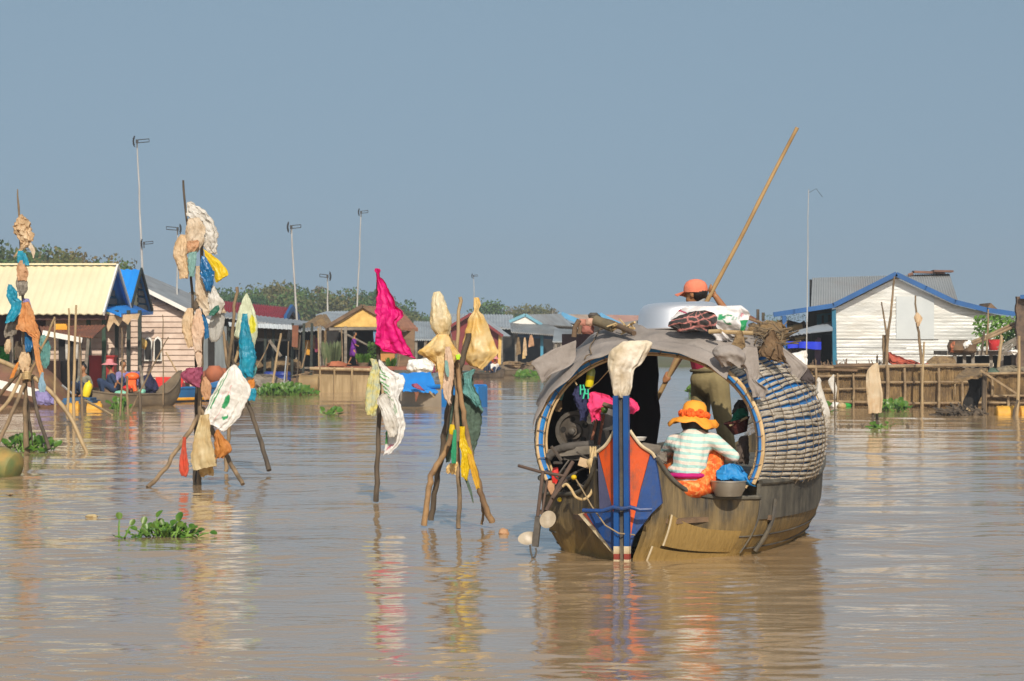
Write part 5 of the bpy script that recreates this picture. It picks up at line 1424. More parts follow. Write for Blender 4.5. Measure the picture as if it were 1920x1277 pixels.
# poles in front of the white house
G = 'thin poles in front of the white house'
fk = MB(); stick(fk, [(1662, 690, 66), (1664, 640, 66), (1671, 580, 66), (1677, 518, 66)], .05, .022, seed=30); stick(fk, [(1664, 640, 66), (1659, 605, 66), (1653, 566, 66)], .035, .018, seed=31)
fk2 = MB(); stick(fk2, [(1660, 695, 66.2), (1659, 650, 66.2), (1659, 628, 66.2)], .07, .07, seed=33)
t = thing('forked_pole', 'tall forked branch pole in front of the white gable', 'pole', P(1662, 695, 66), G)
obj('branch', fk, M['stake'], t); obj('stub', fk2, M['bamboo_old'], t)
def rpole(pix, r0, r1, m, label, seed): tag(obj('pole', (lambda b: (stick(b, pix, r0, r1, 7, seed=seed, wob=.02), b)[1])(MB()), M[m]), label, 'pole', G)
rpole([(1729, 692, 66), (1724, 640, 66), (1719, 600, 66), (1716, 554, 66)], .05, .022, 'stake', 'crooked pole with a yellow rag right of the forked pole', 36)
tag(bag('yellow_rag', [(1718, 586, 1722, 586), (1714, 596, 1730, 597), (1718, 606, 1726, 606), (1720, 611, 1724, 611)], 65.9, M['tan_cloth'], 'small yellowish rag on the crooked pole', 'rag', dr=.4, n=18, rows=3))
rpole([(1729, 770, 64.5), (1730, 700, 64.5), (1733, 641, 64.5)], .035, .025, 'bamboo', 'pale pole rising beside the crooked pole', 37)
rpole([(1850, 665, 68), (1852, 620, 68), (1853, 580, 68)], .03, .02, 'bamboo_old', 'short thin pole under the right blue fascia', 38)
rpole([(1872, 690, 65), (1877, 640, 65), (1878, 628, 65)], .045, .04, 'bamboo', 'pale post beside the red bucket', 39)
rpole([(1905, 800, 59), (1910, 720, 59), (1911, 630, 59)], .045, .035, 'bamboo', 'tall pale pole at the right pen edge', 40)
rpole([(1902, 805, 58), (1900, 780, 58), (1908, 750, 58)], .04, .03, 'stake_dark', 'bent dark stick standing in the water by the yellow drums', 41)
rpole([(1841, 660, 68), (1844, 630, 68), (1845, 622, 68)], .035, .03, 'stake_dark', 'short dark pole left of the red bucket', 42)

# rags on stakes at the right
st = MB(); Yb = Yw(802); stick(st, [(1636, 804, Yb), (1638, 740, Yb), (1641, 690, Yb)], .026, .022, seed=44)
st2 = MB(); stick(st2, [(1645, 800, Yb + .2), (1644, 730, Yb + .2), (1645, 666, Yb + .2)], .03, .02, seed=45)
t = thing('rag_stakes', 'pair of black stakes holding the tall beige sheet', 'stakes', WP(1640, 803))
obj('stake', st, M['stake_dark'], t); obj('stake', st2, M['stake_dark'], t)
M['beige_sheet'] = mat('beige_stained_sheet', (.70, .60, .44), (.62, .48, .30), 4, .6, .006, 24, trans=.25, stain=(.58, .30, .08), sscale=1.6, samt=.6)
tag(bag('beige_sheet', [(1640, 681, 1645, 680), (1627, 694, 1648, 688), (1624, 715, 1651, 712), (1626, 745, 1655, 742), (1628, 775, 1653, 774)], Yb - .05, M['beige_sheet'], 'tall beige stained sheet hung on two black stakes', 'sheet', dr=.12, folds=3, fa=.1, cr=.03, ragged=.03))
Yc = Yw(784)
tag(bag('white_sack', [(1533, 708, 1537, 708), (1531, 714, 1540, 714), (1532, 720, 1540, 721), (1527, 745, 1547, 745), (1526, 765, 1554, 765), (1527, 784, 1557, 780), (1532, 786, 1555, 786)], Yc, M['white_cloth'], 'white sack tied to a point standing by the low pen', 'sack', dr=.5, folds=4, fa=.08, cr=.03, ragged=.02))
tag(bag('white_rag', [(1531, 740, 1534, 740), (1526, 752, 1534, 752), (1518, 768, 1530, 764)], Yc + .3, M['cream_cloth'], 'cream rag trailing left of the pointed white sack', 'rag', dr=.2, n=18, rows=3))
tag(bag('white_rag', [(1562, 702, 1564, 702), (1553, 714, 1566, 716), (1556, 726, 1570, 726), (1562, 738, 1568, 738), (1563, 748, 1567, 748)], 64, M['white_cloth'], 'small white printed rag before the low pen', 'rag', dr=.3, n=20, rows=3))
for x, lab, i in ((1535, 'stake inside the pointed white sack', 1), (1565, 'stake behind the small white printed rag', 2)):
    tag(obj('stake', (lambda b: (stick(b, [(x, 790, Yc + .1), (x, 740, Yc + .1), (x, 706, Yc + .1)], .02, .015, 7, seed=i), b)[1])(MB()), M['stake_dark']), lab, 'stake')
for x, y, w, mm, lab in ((1587, 760, .22, 'green_drum', 'green bottle floating at the foot of the low pen'), (1566, 761, .2, 'white_sack', 'pale debris floating beside the green bottle'), (1578, 762, .18, 'cream_cloth', 'cream debris floating at the low pen')):
    if mm == 'green_drum': M[mm] = mat('green_bottle', (.04, .36, .06), (.03, .3, .05), 3, .4)
    Yq = Yw(y + 3)
    tag(obj('flotsam', MB().ell((P(x, y, Yq).x, Yq, .05), (w * .7, .2, .1), 14, 8, jit=.25, seed=x), M[mm]), lab, 'flotsam')
# ------------------------------------------------------------------ floating water hyacinth
def hyacinth(px0, px1, py, depth, n, h, label, seed, size=.09, tall=()):
    rnd = random.Random(seed)
    Y0 = Yw(py)
    a, b = P(px0, py, Y0), P(px1, py, Y0)
    c = (a + b) / 2; c.z = 0
    root = thing('water_hyacinth', label, 'water plant', c)
    lf, st = MB(), MB()
    W = b.x - a.x
    def leaf(base, tip, s, up):
        d = (tip - base).normalized()
        x = d.cross(up)
        if x.length < .01: x = Vector((1, 0, 0))
        x.normalize(); u2 = x.cross(d).normalized()
        st.tube([base, base.lerp(tip, .5) + u2 * .01, tip], [.007, .010, .006], 5)
        nrm = (u2 * .8 + Vector((rnd.gauss(0, .35), -.45 + rnd.gauss(0, .35), .6))).normalized()
        x = (d.cross(nrm)).normalized(); f = nrm.cross(x).normalized()
        o = []
        for k in range(9):
            t = 2 * pi * k / 9
            r = s * .8 * (1 + .12 * cos(t))
            o.append(tip + f * (r * .95 * cos(t) + s * .8) + x * (r * .8 * sin(t)) + nrm * (.22 * s * (sin(t) ** 2)))
        lf.add([tip + f * s * .8 - nrm * .04 * s] + o, [(0, 1 + k, 1 + (k + 1) % 9) for k in range(9)])
    for i in range(n):
        u = rnd.betavariate(1.5, 1.5)
        base = Vector((a.x + W * u, Y0 + rnd.uniform(-depth, depth), 0.0))
        env = (1 - abs(2 * u - 1) ** 2) * .8 + .2
        tip = base + Vector((rnd.gauss(0, .06), rnd.gauss(0, .06), h * env * rnd.uniform(.2, 1)))
        leaf(base, tip, size * rnd.uniform(.6, 1.15), Vector((rnd.gauss(0, .4), -.5, 1)))
    for u, hh, s in tall:
        base = Vector((a.x + W * u, Y0 - depth * .3, 0))
        leaf(base, base + Vector((rnd.uniform(-.02, .05), 0, hh)), s, Vector((0, -1, .4)))
    obj('leaves', lf, M['leaf'], root, smooth=30); obj('stems', st, M['stem'], root)
M['stem'] = mat('plant_stem', (.10, .22, .03), (.16, .28, .05), 8, .5)
hyacinth(250, 382, 1006, .10, 90, .10, 'clump of water hyacinth floating in the left foreground', 1, .046, tall=((.36, .17, .06), (.1, .11, .05), (.62, .13, .065)))
hyacinth(218, 236, 1009, .03, 2, .06, 'single small hyacinth sprig left of the foreground clump', 2, .03, tall=((.3, .165, .05), (.9, .11, .045)))
hyacinth(5, 95, 846, .4, 90, .20, 'ring of water hyacinth round the foot of the left rag stakes', 3, .09)
hyacinth(608, 634, 780, .25, 16, .14, 'small floating hyacinth in open water left of the white sack pole', 4, .10)
hyacinth(478, 590, 741, .9, 240, .32, 'long hyacinth bank along the shelter and blue drums', 5, .115)
hyacinth(964, 1012, 709, 1.2, 60, .18, 'thin hyacinth raft behind the left corner of the boat roof', 6, .18)
hyacinth(1652, 1702, 771, .5, 60, .22, 'hyacinth patch at the waterline right of the tall beige sheet', 7, .12)
hyacinth(1628, 1652, 804, .12, 14, .10, 'small hyacinth at the foot of the two black stakes', 8, .07)
hyacinth(1658, 1668, 802, .1, 6, .12, 'single hyacinth sprig right of the two black stakes', 9, .06)
hyacinth(1512, 1560, 772, .4, 30, .2, 'hyacinth behind the pointed white sack', 10, .1)
hyacinth(1590, 1622, 762, .5, 24, .2, 'dark hyacinth patch at the foot of the low pen', 11, .12)
hyacinth(214, 236, 772, .4, 20, .3, 'hyacinth tuft at the side of the long wooden boat', 12, .12)
hyacinth(1288, 1312, 742, .5, 24, .3, 'hyacinth seen through the boat canopy beside the trousers', 13, .12)
hyacinth(795, 805, 700, .8, 16, .5, 'green plant tuft behind the white bundle on the blue boat', 14, .2)
rnd = random.Random(6)
for i, (px, lab) in enumerate(((1574, 'first of the thin floating twigs left of the two stakes'), (1592, 'longest floating twig left of the two stakes'), (1617, 'twig tuft nearest the two stakes'), (1705, 'twig tuft right of the two stakes'))):
    Y0 = Yw(802); mb = MB()
    for k in range(5):
        a = Vector((P(px + rnd.uniform(-5, 5), 802, Y0).x, Y0, .0)); mb.tube([a, a + Vector((rnd.uniform(-.08, .08), 0, rnd.uniform(.03, .10)))], .008, 5)
    tag(obj('twig', mb, M['stake_dark']), lab, 'twig', 'twigs floating in the right channel')
def bit(px, py, r, m, label, jit=.3):
    Y0 = Yw(py); tag(obj('flotsam', MB().ell((P(px, py, Y0).x, Y0, .01), r, 16, 9, jit=jit, seed=px), m), label, 'flotsam')
bit(945, 1003, (.05, .05, .05), M['peach_cloth'], 'round tan lump floating left of the boat propeller')
bit(172, 970, (.06, .06, .025), M['cream_cloth'], 'pale scrap floating left of the foreground hyacinth')
bit(18, 928, (.05, .04, .012), M['bamboo'], 'small stick scrap floating near the left edge')
# striped drum at the left edge
c = WP(-5, 893) + Vector((0, 0, .10)); Y0 = c.y
dr_ = MB().tube([c + Vector((-.6, .25, .08)), c + Vector((.08, -.02, .04)), c + Vector((.24, -.08, .0)), c + Vector((.29, -.1, -.02))], [.24, .25, .22, .12], 20)
for q in (.0, .13): dr_.tube([c + Vector((q - .02, .03 - q * .4, .04 - q * .2)), c + Vector((q + .02, .01 - q * .4, .035 - q * .2))], .262 - q * .18, 20)
tag(obj('float_drum', dr_, mat('orange_green_drum', (.45, .25, .06), (.12, .17, .06), 2.2, .6, stain=(.09, .08, .04), sscale=2, samt=.9)), 'muddy orange and green drum floating at the left edge', 'drum')
# ------------------------------------------------------------------ rag-hung stake clusters
def cluster(label, Y, stakes, group='stake clusters hung with rags'):
    """stakes: list of (pixel path [(x,y,dY)], r0, r1, material)"""
    x0, y0 = stakes[0][0][0][:2]
    root = thing('stake_cluster', label, 'stakes', Vector((P(x0, y0, Y).x, Y, 0)), group)
    for i, (path, r0, r1, m) in enumerate(stakes):
        mb = MB()
        stick(mb, [(x, y, Y + d) for x, y, d in path], r0, r1, 10, k=6, wob=.022, seed=i * 3.3 + x0)
        obj('stake', mb, M[m], root)
    return root
M['stake_warm'] = mat('warm_brown_stake', (.36, .22, .10), (.18, .11, .06), 9, .8, .006, 40, stretch=(1, 1, .25), stain=(.07, .055, .035), sscale=4, samt=.6)
YA, YB, YB2, YCp, YD = 39.6, 30.8, 33.4, 27.3, 23.6
cluster('leftmost stake cluster with crossing legs and orange rags', YA, [
    ([(49, 852, 0), (48, 780, 0), (46, 700, 0), (44, 600, 0), (40, 480, 0), (33, 355, 0)], 0.0465, 0.0126, 'stake'),
    ([(60, 850, .3), (52, 770, .2), (46, 690, .1), (42, 600, .1)], 0.0372, 0.0210, 'stake_dark'),
    ([(92, 842, -.6), (70, 770, -.3), (56, 700, .1)], 0.0310, 0.0280, 'stake_dark'),
    ([(164, 852, -.3), (130, 780, -.2), (90, 730, 0), (50, 700, .1), (-20, 668, .4)], 0.0310, 0.0420, 'bamboo'),
    ([(-12, 850, -.6), (20, 780, -.4), (45, 722, -.1), (54, 702, 0)], 0.0310, 0.0315, 'stake'),
    ([(-40, 800, -.9), (10, 760, -.5), (40, 705, -.1), (56, 682, .1)], 0.0310, 0.0315, 'bamboo'),
    ([(-30, 780, .5), (5, 735, .4), (36, 696, .1), (52, 676, .1)], 0.0310, 0.0280, 'stake'),
    ([(54, 706, -.1), (72, 668, -.2), (103, 596, -.4)], 0.0248, 0.0175, 'bamboo'),
])
lash = MB()
for k in range(5): lash.tube([P(50 + 7 * cos(i * pi / 5), 700 + k * 3 + 2.5 * sin(i * pi / 5), YA - .12 + .1 * sin(i * pi / 5)) for i in range(10)], .018, 6, closed=True)
tag(obj('lashing', lash, M['rope']), 'knotted rope lashing where the leftmost stakes cross', 'rope')
cluster('tall two poled stake cluster carrying the white and yellow rags', YB, [
    ([(374, 912, 0), (374, 820, 0), (376, 700, 0), (380, 600, .1), (380, 500, .15), (374, 425, .2)], 0.0300, 0.0210, 'stake'),
    ([(366, 908, .3), (367, 800, .2), (369, 690, .1), (364, 600, 0), (356, 480, 0), (344, 338, 0)], 0.0270, 0.0126, 'stake_dark'),
    ([(278, 914, -.6), (312, 876, -.4), (330, 845, -.25), (352, 815, -.1), (382, 764, .1)], 0.0270, 0.0280, 'stake'),
    ([(455, 908, -.6), (430, 865, -.4), (405, 820, -.2), (378, 768, 0)], 0.0270, 0.0315, 'stake'),
    ([(368, 880, .9), (392, 820, .5), (402, 790, .3)], 0.0210, 0.0210, 'stake_dark'),
])
cluster('stake cluster under the pointed white and cyan bags', YB2, [
    ([(423, 884, 0), (427, 830, 0), (431, 780, 0), (428, 700, 0), (436, 620, 0), (444, 538, 0)], 0.0277, 0.0210, 'stake'),
    ([(505, 882, -.4), (486, 820, -.2), (464, 755, -.1), (450, 715, 0), (424, 640, .2)], 0.0330, 0.0245, 'stake_dark'),
    ([(428, 710, .1), (445, 665, .1), (458, 600, .1), (461, 552, .1)], 0.0231, 0.0175, 'bamboo'),
    ([(430, 700, -.1), (424, 670, -.1), (418, 610, 0)], 0.0231, 0.0175, 'stake'),
])
cluster('single stake carrying the magenta flag', YCp, [
    ([(705, 940, 0), (708, 860, 0), (711, 760, 0), (710, 640, 0), (708, 508, 0)], 0.0302, 0.0202, 'stake_dark'),
])
cluster('bent legged stake cluster under the two amber bags', YD, [
    ([(795, 985, -.1), (803, 925, -.1), (811, 886, -.05), (836, 845, 0), (850, 800, 0), (862, 730, 0)], 0.0300, 0.0245, 'stake_warm'),
    ([(808, 976, .3), (820, 900, .25), (832, 830, .2), (842, 760, .1), (852, 700, 0)], 0.0276, 0.0280, 'stake_dark'),
    ([(860, 991, -.3), (859, 900, -.2), (858, 800, -.1), (855, 700, 0), (850, 640, .05)], 0.0216, 0.0224, 'stake'),
    ([(922, 979, -.1), (908, 945, -.1), (894, 895, -.1), (878, 830, -.1), (866, 760, -.1), (858, 690, -.05), (842, 630, 0), (826, 560, .1)], 0.0312, 0.0182, 'stake_warm'),
    ([(904, 984, .1), (905, 962, .05), (903, 940, 0)], 0.0132, 0.0112, 'stake'),
    ([(855, 720, .1), (864, 680, .1), (878, 625, .1)], 0.0270, 0.0294, 'stake_dark'),
    ([(856, 690, .25), (859, 620, .25), (863, 557, .25)], 0.0180, 0.0182, 'bamboo'),
    ([(858, 720, .3), (868, 670, .3), (888, 600, .3), (892, 570, .3)], 0.0168, 0.0140, 'stake'),
])

# ------------------------------------------------------------------ rags and bags on the clusters
def rag(name, secs, Y, m, label, cat='rag', **k):
    k.setdefault('seed', secs[0][0] * .37 + secs[0][1] * .11)
    return tag(bag(name, secs, Y, M[m], label, cat, **k))
# leftmost cluster
A = YA - .12
rag('torn_bag', [(37, 402, 42, 402), (28, 416, 54, 414), (26, 430, 60, 432), (34, 445, 62, 446), (38, 458, 58, 456), (36, 468, 46, 468)], A, 'tan_cloth', 'torn beige bag topmost on the leftmost stakes', dr=.5, ragged=.5, cr=.2)
rag('torn_strip', [(42, 448, 52, 446), (50, 460, 60, 458), (58, 472, 66, 470), (62, 482, 64, 480)], A, 'pale_cloth', 'pale strip blowing right of the torn beige bag', dr=.3, ragged=.5, n=24)
rag('blue_rag', [(34, 470, 44, 470), (32, 480, 44, 480), (33, 494, 46, 494), (40, 500, 48, 498)], A - .05, 'cyan_bag', 'small blue rag below the torn beige bag', dr=.4, n=24)
rag('blue_strip', [(42, 474, 47, 474), (45, 486, 52, 485), (47, 497, 55, 496)], A - .1, 'cyan_bag', 'blue strip on the right of the small blue rag', dr=.3, n=20)
rag('brown_bag', [(38, 488, 44, 488), (31, 502, 50, 502), (32, 514, 53, 512), (34, 524, 50, 524)], A - .05, 'peach_cloth', 'peach crumpled bag under the small blue rag', dr=.55)
rag('grey_bag', [(32, 520, 50, 520), (30, 532, 52, 532), (33, 546, 50, 546), (36, 552, 46, 552)], A - .02, 'wood_grey', 'grey crumpled bag under the peach one', dr=.55)
rag('blue_bag', [(16, 533, 22, 534), (13, 546, 32, 548), (14, 560, 32, 558), (20, 574, 40, 566), (14, 590, 38, 584), (10, 606, 28, 600)], A - .15, 'cyan_bag', 'large blue bag hanging left on the leftmost stakes', dr=.4)
rag('grey_sheet', [(26, 592, 40, 590), (10, 612, 34, 608), (8, 632, 30, 626)], A + .05, 'wood_grey', 'grey rag behind the large blue bag', dr=.3)
rag('navy_rag', [(42, 560, 54, 560), (46, 580, 60, 578), (48, 600, 62, 596)], A + .1, 'lavender', 'slate blue rag behind the top of the orange cloth', dr=.3)
M['peach_orange'] = mat('washed_orange_cloth', (.66, .30, .10), (.56, .24, .08), 7, .75, .008, 26, trans=.2, stain=(.45, .28, .16), sscale=4, samt=.4)
rag('orange_cloth', [(42, 568, 54, 566), (38, 584, 60, 580), (33, 604, 66, 598), (32, 618, 72, 622), (44, 620, 74, 634), (60, 630, 74, 648)], A - .2, 'peach_orange', 'large orange cloth on the leftmost stakes', dr=.2, folds=5, billow=.1)
rag('orange_strip', [(60, 632, 72, 636), (64, 660, 74, 660), (68, 684, 78, 684), (74, 704, 83, 704), (72, 720, 78, 722)], A - .22, 'peach_orange', 'long orange strip hanging from the large orange cloth', dr=.3, n=28)
rag('blue_rag', [(46, 622, 60, 620), (46, 634, 64, 634), (47, 648, 62, 650), (48, 658, 58, 658)], A - .1, 'blue_bag', 'dark blue rag hanging beside the orange strip', dr=.5)
rag('teal_net', [(74, 630, 84, 628), (72, 644, 93, 644), (73, 662, 94, 664), (78, 680, 92, 682), (82, 688, 88, 688)], A - .1, 'teal_net', 'teal net bag right of the orange strip', dr=.45)
rag('small_orange_strip', [(32, 680, 36, 678), (24, 694, 32, 692), (18, 710, 25, 708)], A - .3, 'orange_cloth', 'small orange strip tied on a left leg', dr=.4, n=20)
M['pale_blue_bag'] = mat('pale_blue_plastic', (.32, .50, .62), (.25, .4, .52), 6, .4, .006, 24, trans=.3)
rag('pale_blue_bag', [(78, 698, 82, 698), (74, 710, 82, 710), (72, 722, 86, 722), (74, 734, 84, 734)], A - .25, 'pale_blue_bag', 'pale blue plastic scrap at the end of the orange strip', dr=.5)
rag('dark_rag', [(30, 640, 40, 640), (27, 655, 42, 655), (28, 672, 44, 672)], A + .2, 'stake_dark', 'blackish rag behind the crossing point of the leftmost stakes', dr=.4)
rag('rope_rag', [(40, 660, 54, 660), (34, 676, 58, 678), (38, 690, 54, 692)], A - .05, 'tan_cloth', 'brown frayed rag at the crossing of the leftmost stakes', dr=.5, ragged=.5)

# tall cluster
B = YB - .12
rag('white_rag', [(350, 380, 358, 379), (351, 392, 372, 387), (352, 406, 386, 398), (372, 420, 402, 418), (380, 440, 408, 438), (382, 460, 407, 460), (390, 474, 405, 472)], B, 'white_cloth', 'big white rag at the top of the tall cluster', 'cloth', dr=.3, cr=.14)
rag('cream_drape', [(352, 410, 372, 408), (349, 430, 384, 426), (346, 452, 382, 450), (345, 474, 374, 468)], B - .08, 'pale_cloth', 'cream drape under the big white rag', 'cloth', dr=.35)
rag('tan_bag', [(338, 440, 346, 440), (328, 456, 352, 456), (325, 476, 350, 476), (330, 492, 352, 490), (334, 506, 354, 504), (336, 521, 353, 520)], B - .12, 'tan_cloth', 'tan ragged bag hanging left on the tall cluster', 'bag', dr=.5, ragged=.1, folds=8)
rag('peach_rag', [(352, 452, 372, 450), (351, 462, 374, 460), (352, 473, 366, 470)], B - .18, 'peach_cloth', 'small peach rag between the tan bag and the stake', dr=.4)
M['teal_pale'] = mat('pale_teal_plastic', (.26, .46, .43), (.2, .38, .36), 6, .5, .006, 24, trans=.3)
rag('teal_bag', [(354, 474, 369, 472), (352, 488, 368, 486), (353, 504, 366, 504), (355, 517, 364, 518)], B - .2, 'teal_pale', 'pale teal bag below the peach rag', 'bag', dr=.5)
rag('blue_bag', [(378, 480, 384, 480), (376, 496, 396, 500), (376, 514, 402, 512), (382, 530, 400, 530), (386, 545, 396, 544)], B - .22, 'blue_bag', 'glossy blue bag on the tall cluster', 'bag', dr=.5, cr=.12)
rag('yellow_bag', [(380, 466, 383, 470), (392, 474, 386, 487), (408, 486, 398, 504), (424, 504, 402, 524), (428, 514, 406, 530)], B - .1, 'yellow_bag', 'bright yellow bag blowing right of the blue bag', 'bag', dr=.2, folds=3, cr=.05, ragged=.05)
rag('cream_rag', [(366, 500, 376, 500), (366, 520, 378, 524), (366, 540, 392, 540), (368, 556, 402, 550), (372, 572, 418, 572), (384, 590, 420, 578)], B - .12, 'pale_cloth', 'cream cloth wound around the tall pole under the blue bag', 'cloth', dr=.25)
rag('white_rag', [(392, 536, 402, 536), (390, 552, 410, 552), (392, 570, 420, 568), (394, 588, 414, 584)], B - .18, 'white_cloth', 'white frayed cloth right of the tall pole above the clear bag', 'cloth', dr=.3)
M['dark_green_cloth'] = mat('dark_green_cloth', (.03, .14, .10), (.02, .1, .07), 6, .6)
rag('green_rag', [(404, 574, 410, 572), (394, 584, 411, 582), (391, 591, 402, 591)], B - .3, 'dark_green_cloth', 'dark green rag above the clear bag', dr=.4, n=24)
rag('clear_bag', [(404, 576, 414, 572), (398, 592, 421, 588), (390, 612, 421, 610), (390, 630, 414, 632), (396, 641, 406, 641)], B - .05, 'clear_plastic', 'milky clear bag right of the peach cloth', 'bag', dr=.5, folds=4, fa=.08, cr=.06, ragged=.02)
rag('tan_bag', [(352, 578, 362, 578), (343, 594, 362, 592), (341, 614, 362, 612), (346, 632, 364, 630), (352, 650, 364, 648)], B - .14, 'tan_cloth', 'lower tan bag hanging left on the tall cluster', 'bag', dr=.55)
M['pale_peach'] = mat('pale_peach_cloth', (.74, .55, .40), (.62, .42, .28), 6, .7, .008, 26, trans=.25, stain=(.6, .55, .48), sscale=3)
rag('peach_cloth', [(368, 580, 376, 578), (362, 600, 380, 598), (360, 622, 384, 620), (362, 640, 380, 636), (364, 658, 378, 656)], B - .22, 'pale_peach', 'long pale peach cloth in the middle of the tall cluster', 'cloth', dr=.4)
rag('navy_strip', [(378, 590, 384, 590), (380, 610, 390, 608), (384, 636, 392, 632)], B - .1, 'blue_bag', 'dark blue strip beside the long peach cloth', dr=.4, n=20)
rag('white_scrap', [(366, 652, 378, 652), (366, 666, 379, 664), (370, 684, 378, 684), (370, 692, 376, 692)], B - .2, 'pale_peach', 'white knotted scrap below the peach cloth', dr=.5)
rag('mauve_cloth', [(350, 692, 380, 688), (338, 702, 379, 700), (344, 714, 376, 714), (362, 724, 374, 726)], B - .25, 'mauve_cloth', 'mauve cloth knotted on the tall cluster', 'cloth', dr=.3, ragged=.05)
rag('peach_scrap', [(378, 708, 386, 706), (376, 722, 396, 720), (378, 738, 396, 736), (384, 748, 394, 746)], B - .15, 'peach_cloth', 'peach scrap right of the mauve cloth', dr=.5)
rag('twine_rag', [(366, 560, 374, 560), (363, 572, 374, 572), (364, 582, 372, 582)], B - .12, 'stake_dark', 'dark knotted twine on the tall pole', dr=.5, n=20)
GREEN = (.02, .30, .10)
def sack_print(u, t, front):
    w = (.80, .79, .76)
    if not front: return w
    if ((u + .08) / .17) ** 2 + ((t - .56) / .075) ** 2 < 1: return GREEN
    if ((u - .16) / .15) ** 2 + ((t - .66) / .08) ** 2 < 1 and t > .60 - .1 * u: return w
    if ((u - .26) / .15) ** 2 + ((t - .74) / .055) ** 2 < 1: return GREEN
    if -.80 < u < -.72 and .15 < t < .72: return GREEN
    if -.9 < u < -.86 and .3 < t < .75: return (.25, .5, .3)
    if abs(u + .15) < .012 and .35 < t < .9: return (.75, .45, .45)
    if abs(t - .46 - .02 * sin(u * 9)) < .008 and -.55 < u < .05: return (.7, .5, .5)
    return w
rag('printed_sack', [(438, 683, 444, 685), (428, 692, 452, 697), (412, 712, 470, 730), (400, 738, 462, 752), (390, 758, 448, 782), (384, 776, 432, 798), (382, 786, 420, 807)], B - .38, 'print_cloth', 'white printed sack with green leaf marks on the tall cluster', 'sack', dr=.07, folds=4, fa=.10, cr=.05, billow=.09, ragged=.06, rows=12, n=120, col=sack_print)
rag('cream_sheet', [(376, 778, 392, 776), (370, 800, 394, 796), (362, 830, 396, 824), (358, 860, 404, 850), (362, 880, 406, 872)], B - .4, 'cream_cloth', 'large cream sheet hanging low on the tall cluster', 'cloth', dr=.25, folds=6, ragged=.05, cr=.06)
rag('ochre_rag', [(372, 850, 394, 850), (372, 870, 398, 868), (374, 888, 400, 884)], B - .2, 'amber_plastic', 'ochre ragged cloth behind the cream sheet', dr=.25, ragged=.3)
M['orange_brown'] = mat('orange_brown_plastic', (.58, .24, .05), (.48, .19, .045), 7, .6, .006, 24, trans=.25)
rag('orange_bag', [(405, 806, 410, 806), (402, 820, 422, 822), (402, 840, 435, 842), (404, 858, 422, 854)], B - .5, 'orange_brown', 'orange brown bag on the right leg of the tall cluster', 'bag', dr=.4)
rag('red_net', [(343, 820, 349, 820), (341, 838, 349, 838), (337, 862, 352, 862), (336, 880, 354, 880), (340, 890, 350, 892)], B - .6, 'red_cloth', 'red orange net hanging from the left leg', 'net', dr=.5)
# cluster behind
B2 = YB2 - .12
def pale_green(u, t, front):
    w = (.62, .68, .50)
    if front and ((u - .55) / .28) ** 2 + ((t - .55) / .16) ** 2 < 1: return (.66, .62, .03)
    return w
rag('white_sack', [(461, 550, 464, 550), (452, 568, 472, 568), (446, 592, 480, 592), (441, 616, 484, 614), (440, 632, 482, 634), (452, 640, 476, 652)], B2, 'print_cloth', 'pale pointed sack with yellow patch, right of the tall cluster', 'sack', dr=.35, folds=4, fa=.08, cr=.05, ragged=.05, rows=8, n=72, col=pale_green)
rag('cyan_bag', [(454, 589, 464, 588), (453, 600, 465, 600), (449, 626, 470, 622), (448, 654, 476, 652), (450, 676, 480, 672), (448, 694, 476, 694), (458, 706, 474, 704)], B2 - .15, 'cyan_bag', 'long cyan bag under the pale pointed sack', 'bag', dr=.35, folds=5)
rag('pale_blue_rag', [(466, 680, 478, 680), (464, 694, 482, 692), (462, 702, 478, 704)], B2 - .05, 'teal_net', 'faded blue rag at the foot of the cyan bag', dr=.4)
rag('orange_rag', [(466, 712, 476, 710), (464, 720, 478, 720), (468, 730, 474, 732)], B2 - .1, 'orange_cloth', 'bright orange rag right of the printed sack', dr=.5, n=24)
rag('blue_orange_net', [(467, 728, 478, 728), (463, 738, 481, 736), (466, 748, 478, 750)], B2 - .1, 'cyan_bag', 'blue scrap below the bright orange rag', dr=.5, n=24)

# magenta flag pole
F = YCp - .06
rag('flag', [(704, 503, 711, 503), (703, 508, 713, 508), (706, 516, 711, 516), (707, 532, 722, 530), (706, 556, 744, 572), (704, 580, 757, 590), (708, 600, 745, 606), (706, 622, 752, 622), (704, 640, 762, 648), (716, 655, 774, 668)], F - .05, 'magenta', 'bright magenta flag on the single stake', 'flag', dr=.16, folds=7, fa=.30, cr=.085, billow=.18, ragged=.08, rows=9, n=96)
rag('floral_rag', [(694, 672, 706, 674), (698, 688, 712, 690), (692, 705, 713, 706), (687, 730, 712, 730), (685, 758, 708, 760), (688, 776, 704, 778)], F - .08, 'floral', 'pale yellow floral cloth left on the flag stake', 'cloth', dr=.3)
def white_print(u, t, front):
    w = (.84, .84, .83)
    if not front: return w
    for k in range(7):
        c = .22 + k * .055
        if abs(t - c - .10 * u) < .010 and -.98 < u < -.35 + .15 * sin(k * 2.3): return (.10, .40, .10)
    if abs(u - .2 - t * .3) < .02 and .15 < t < .22: return (.7, .3, .4)
    if ((u + .1) / .35) ** 2 + ((t - .62) / .05) ** 2 < 1 and sin(u * 40) > 0: return (.12, .40, .14)
    if u < -.7 and .8 < t < .92: return (.10, .36, .12)
    if abs(t - .93 + u * .05) < .012 and -.6 < u < .2: return (.72, .22, .35)
    return w
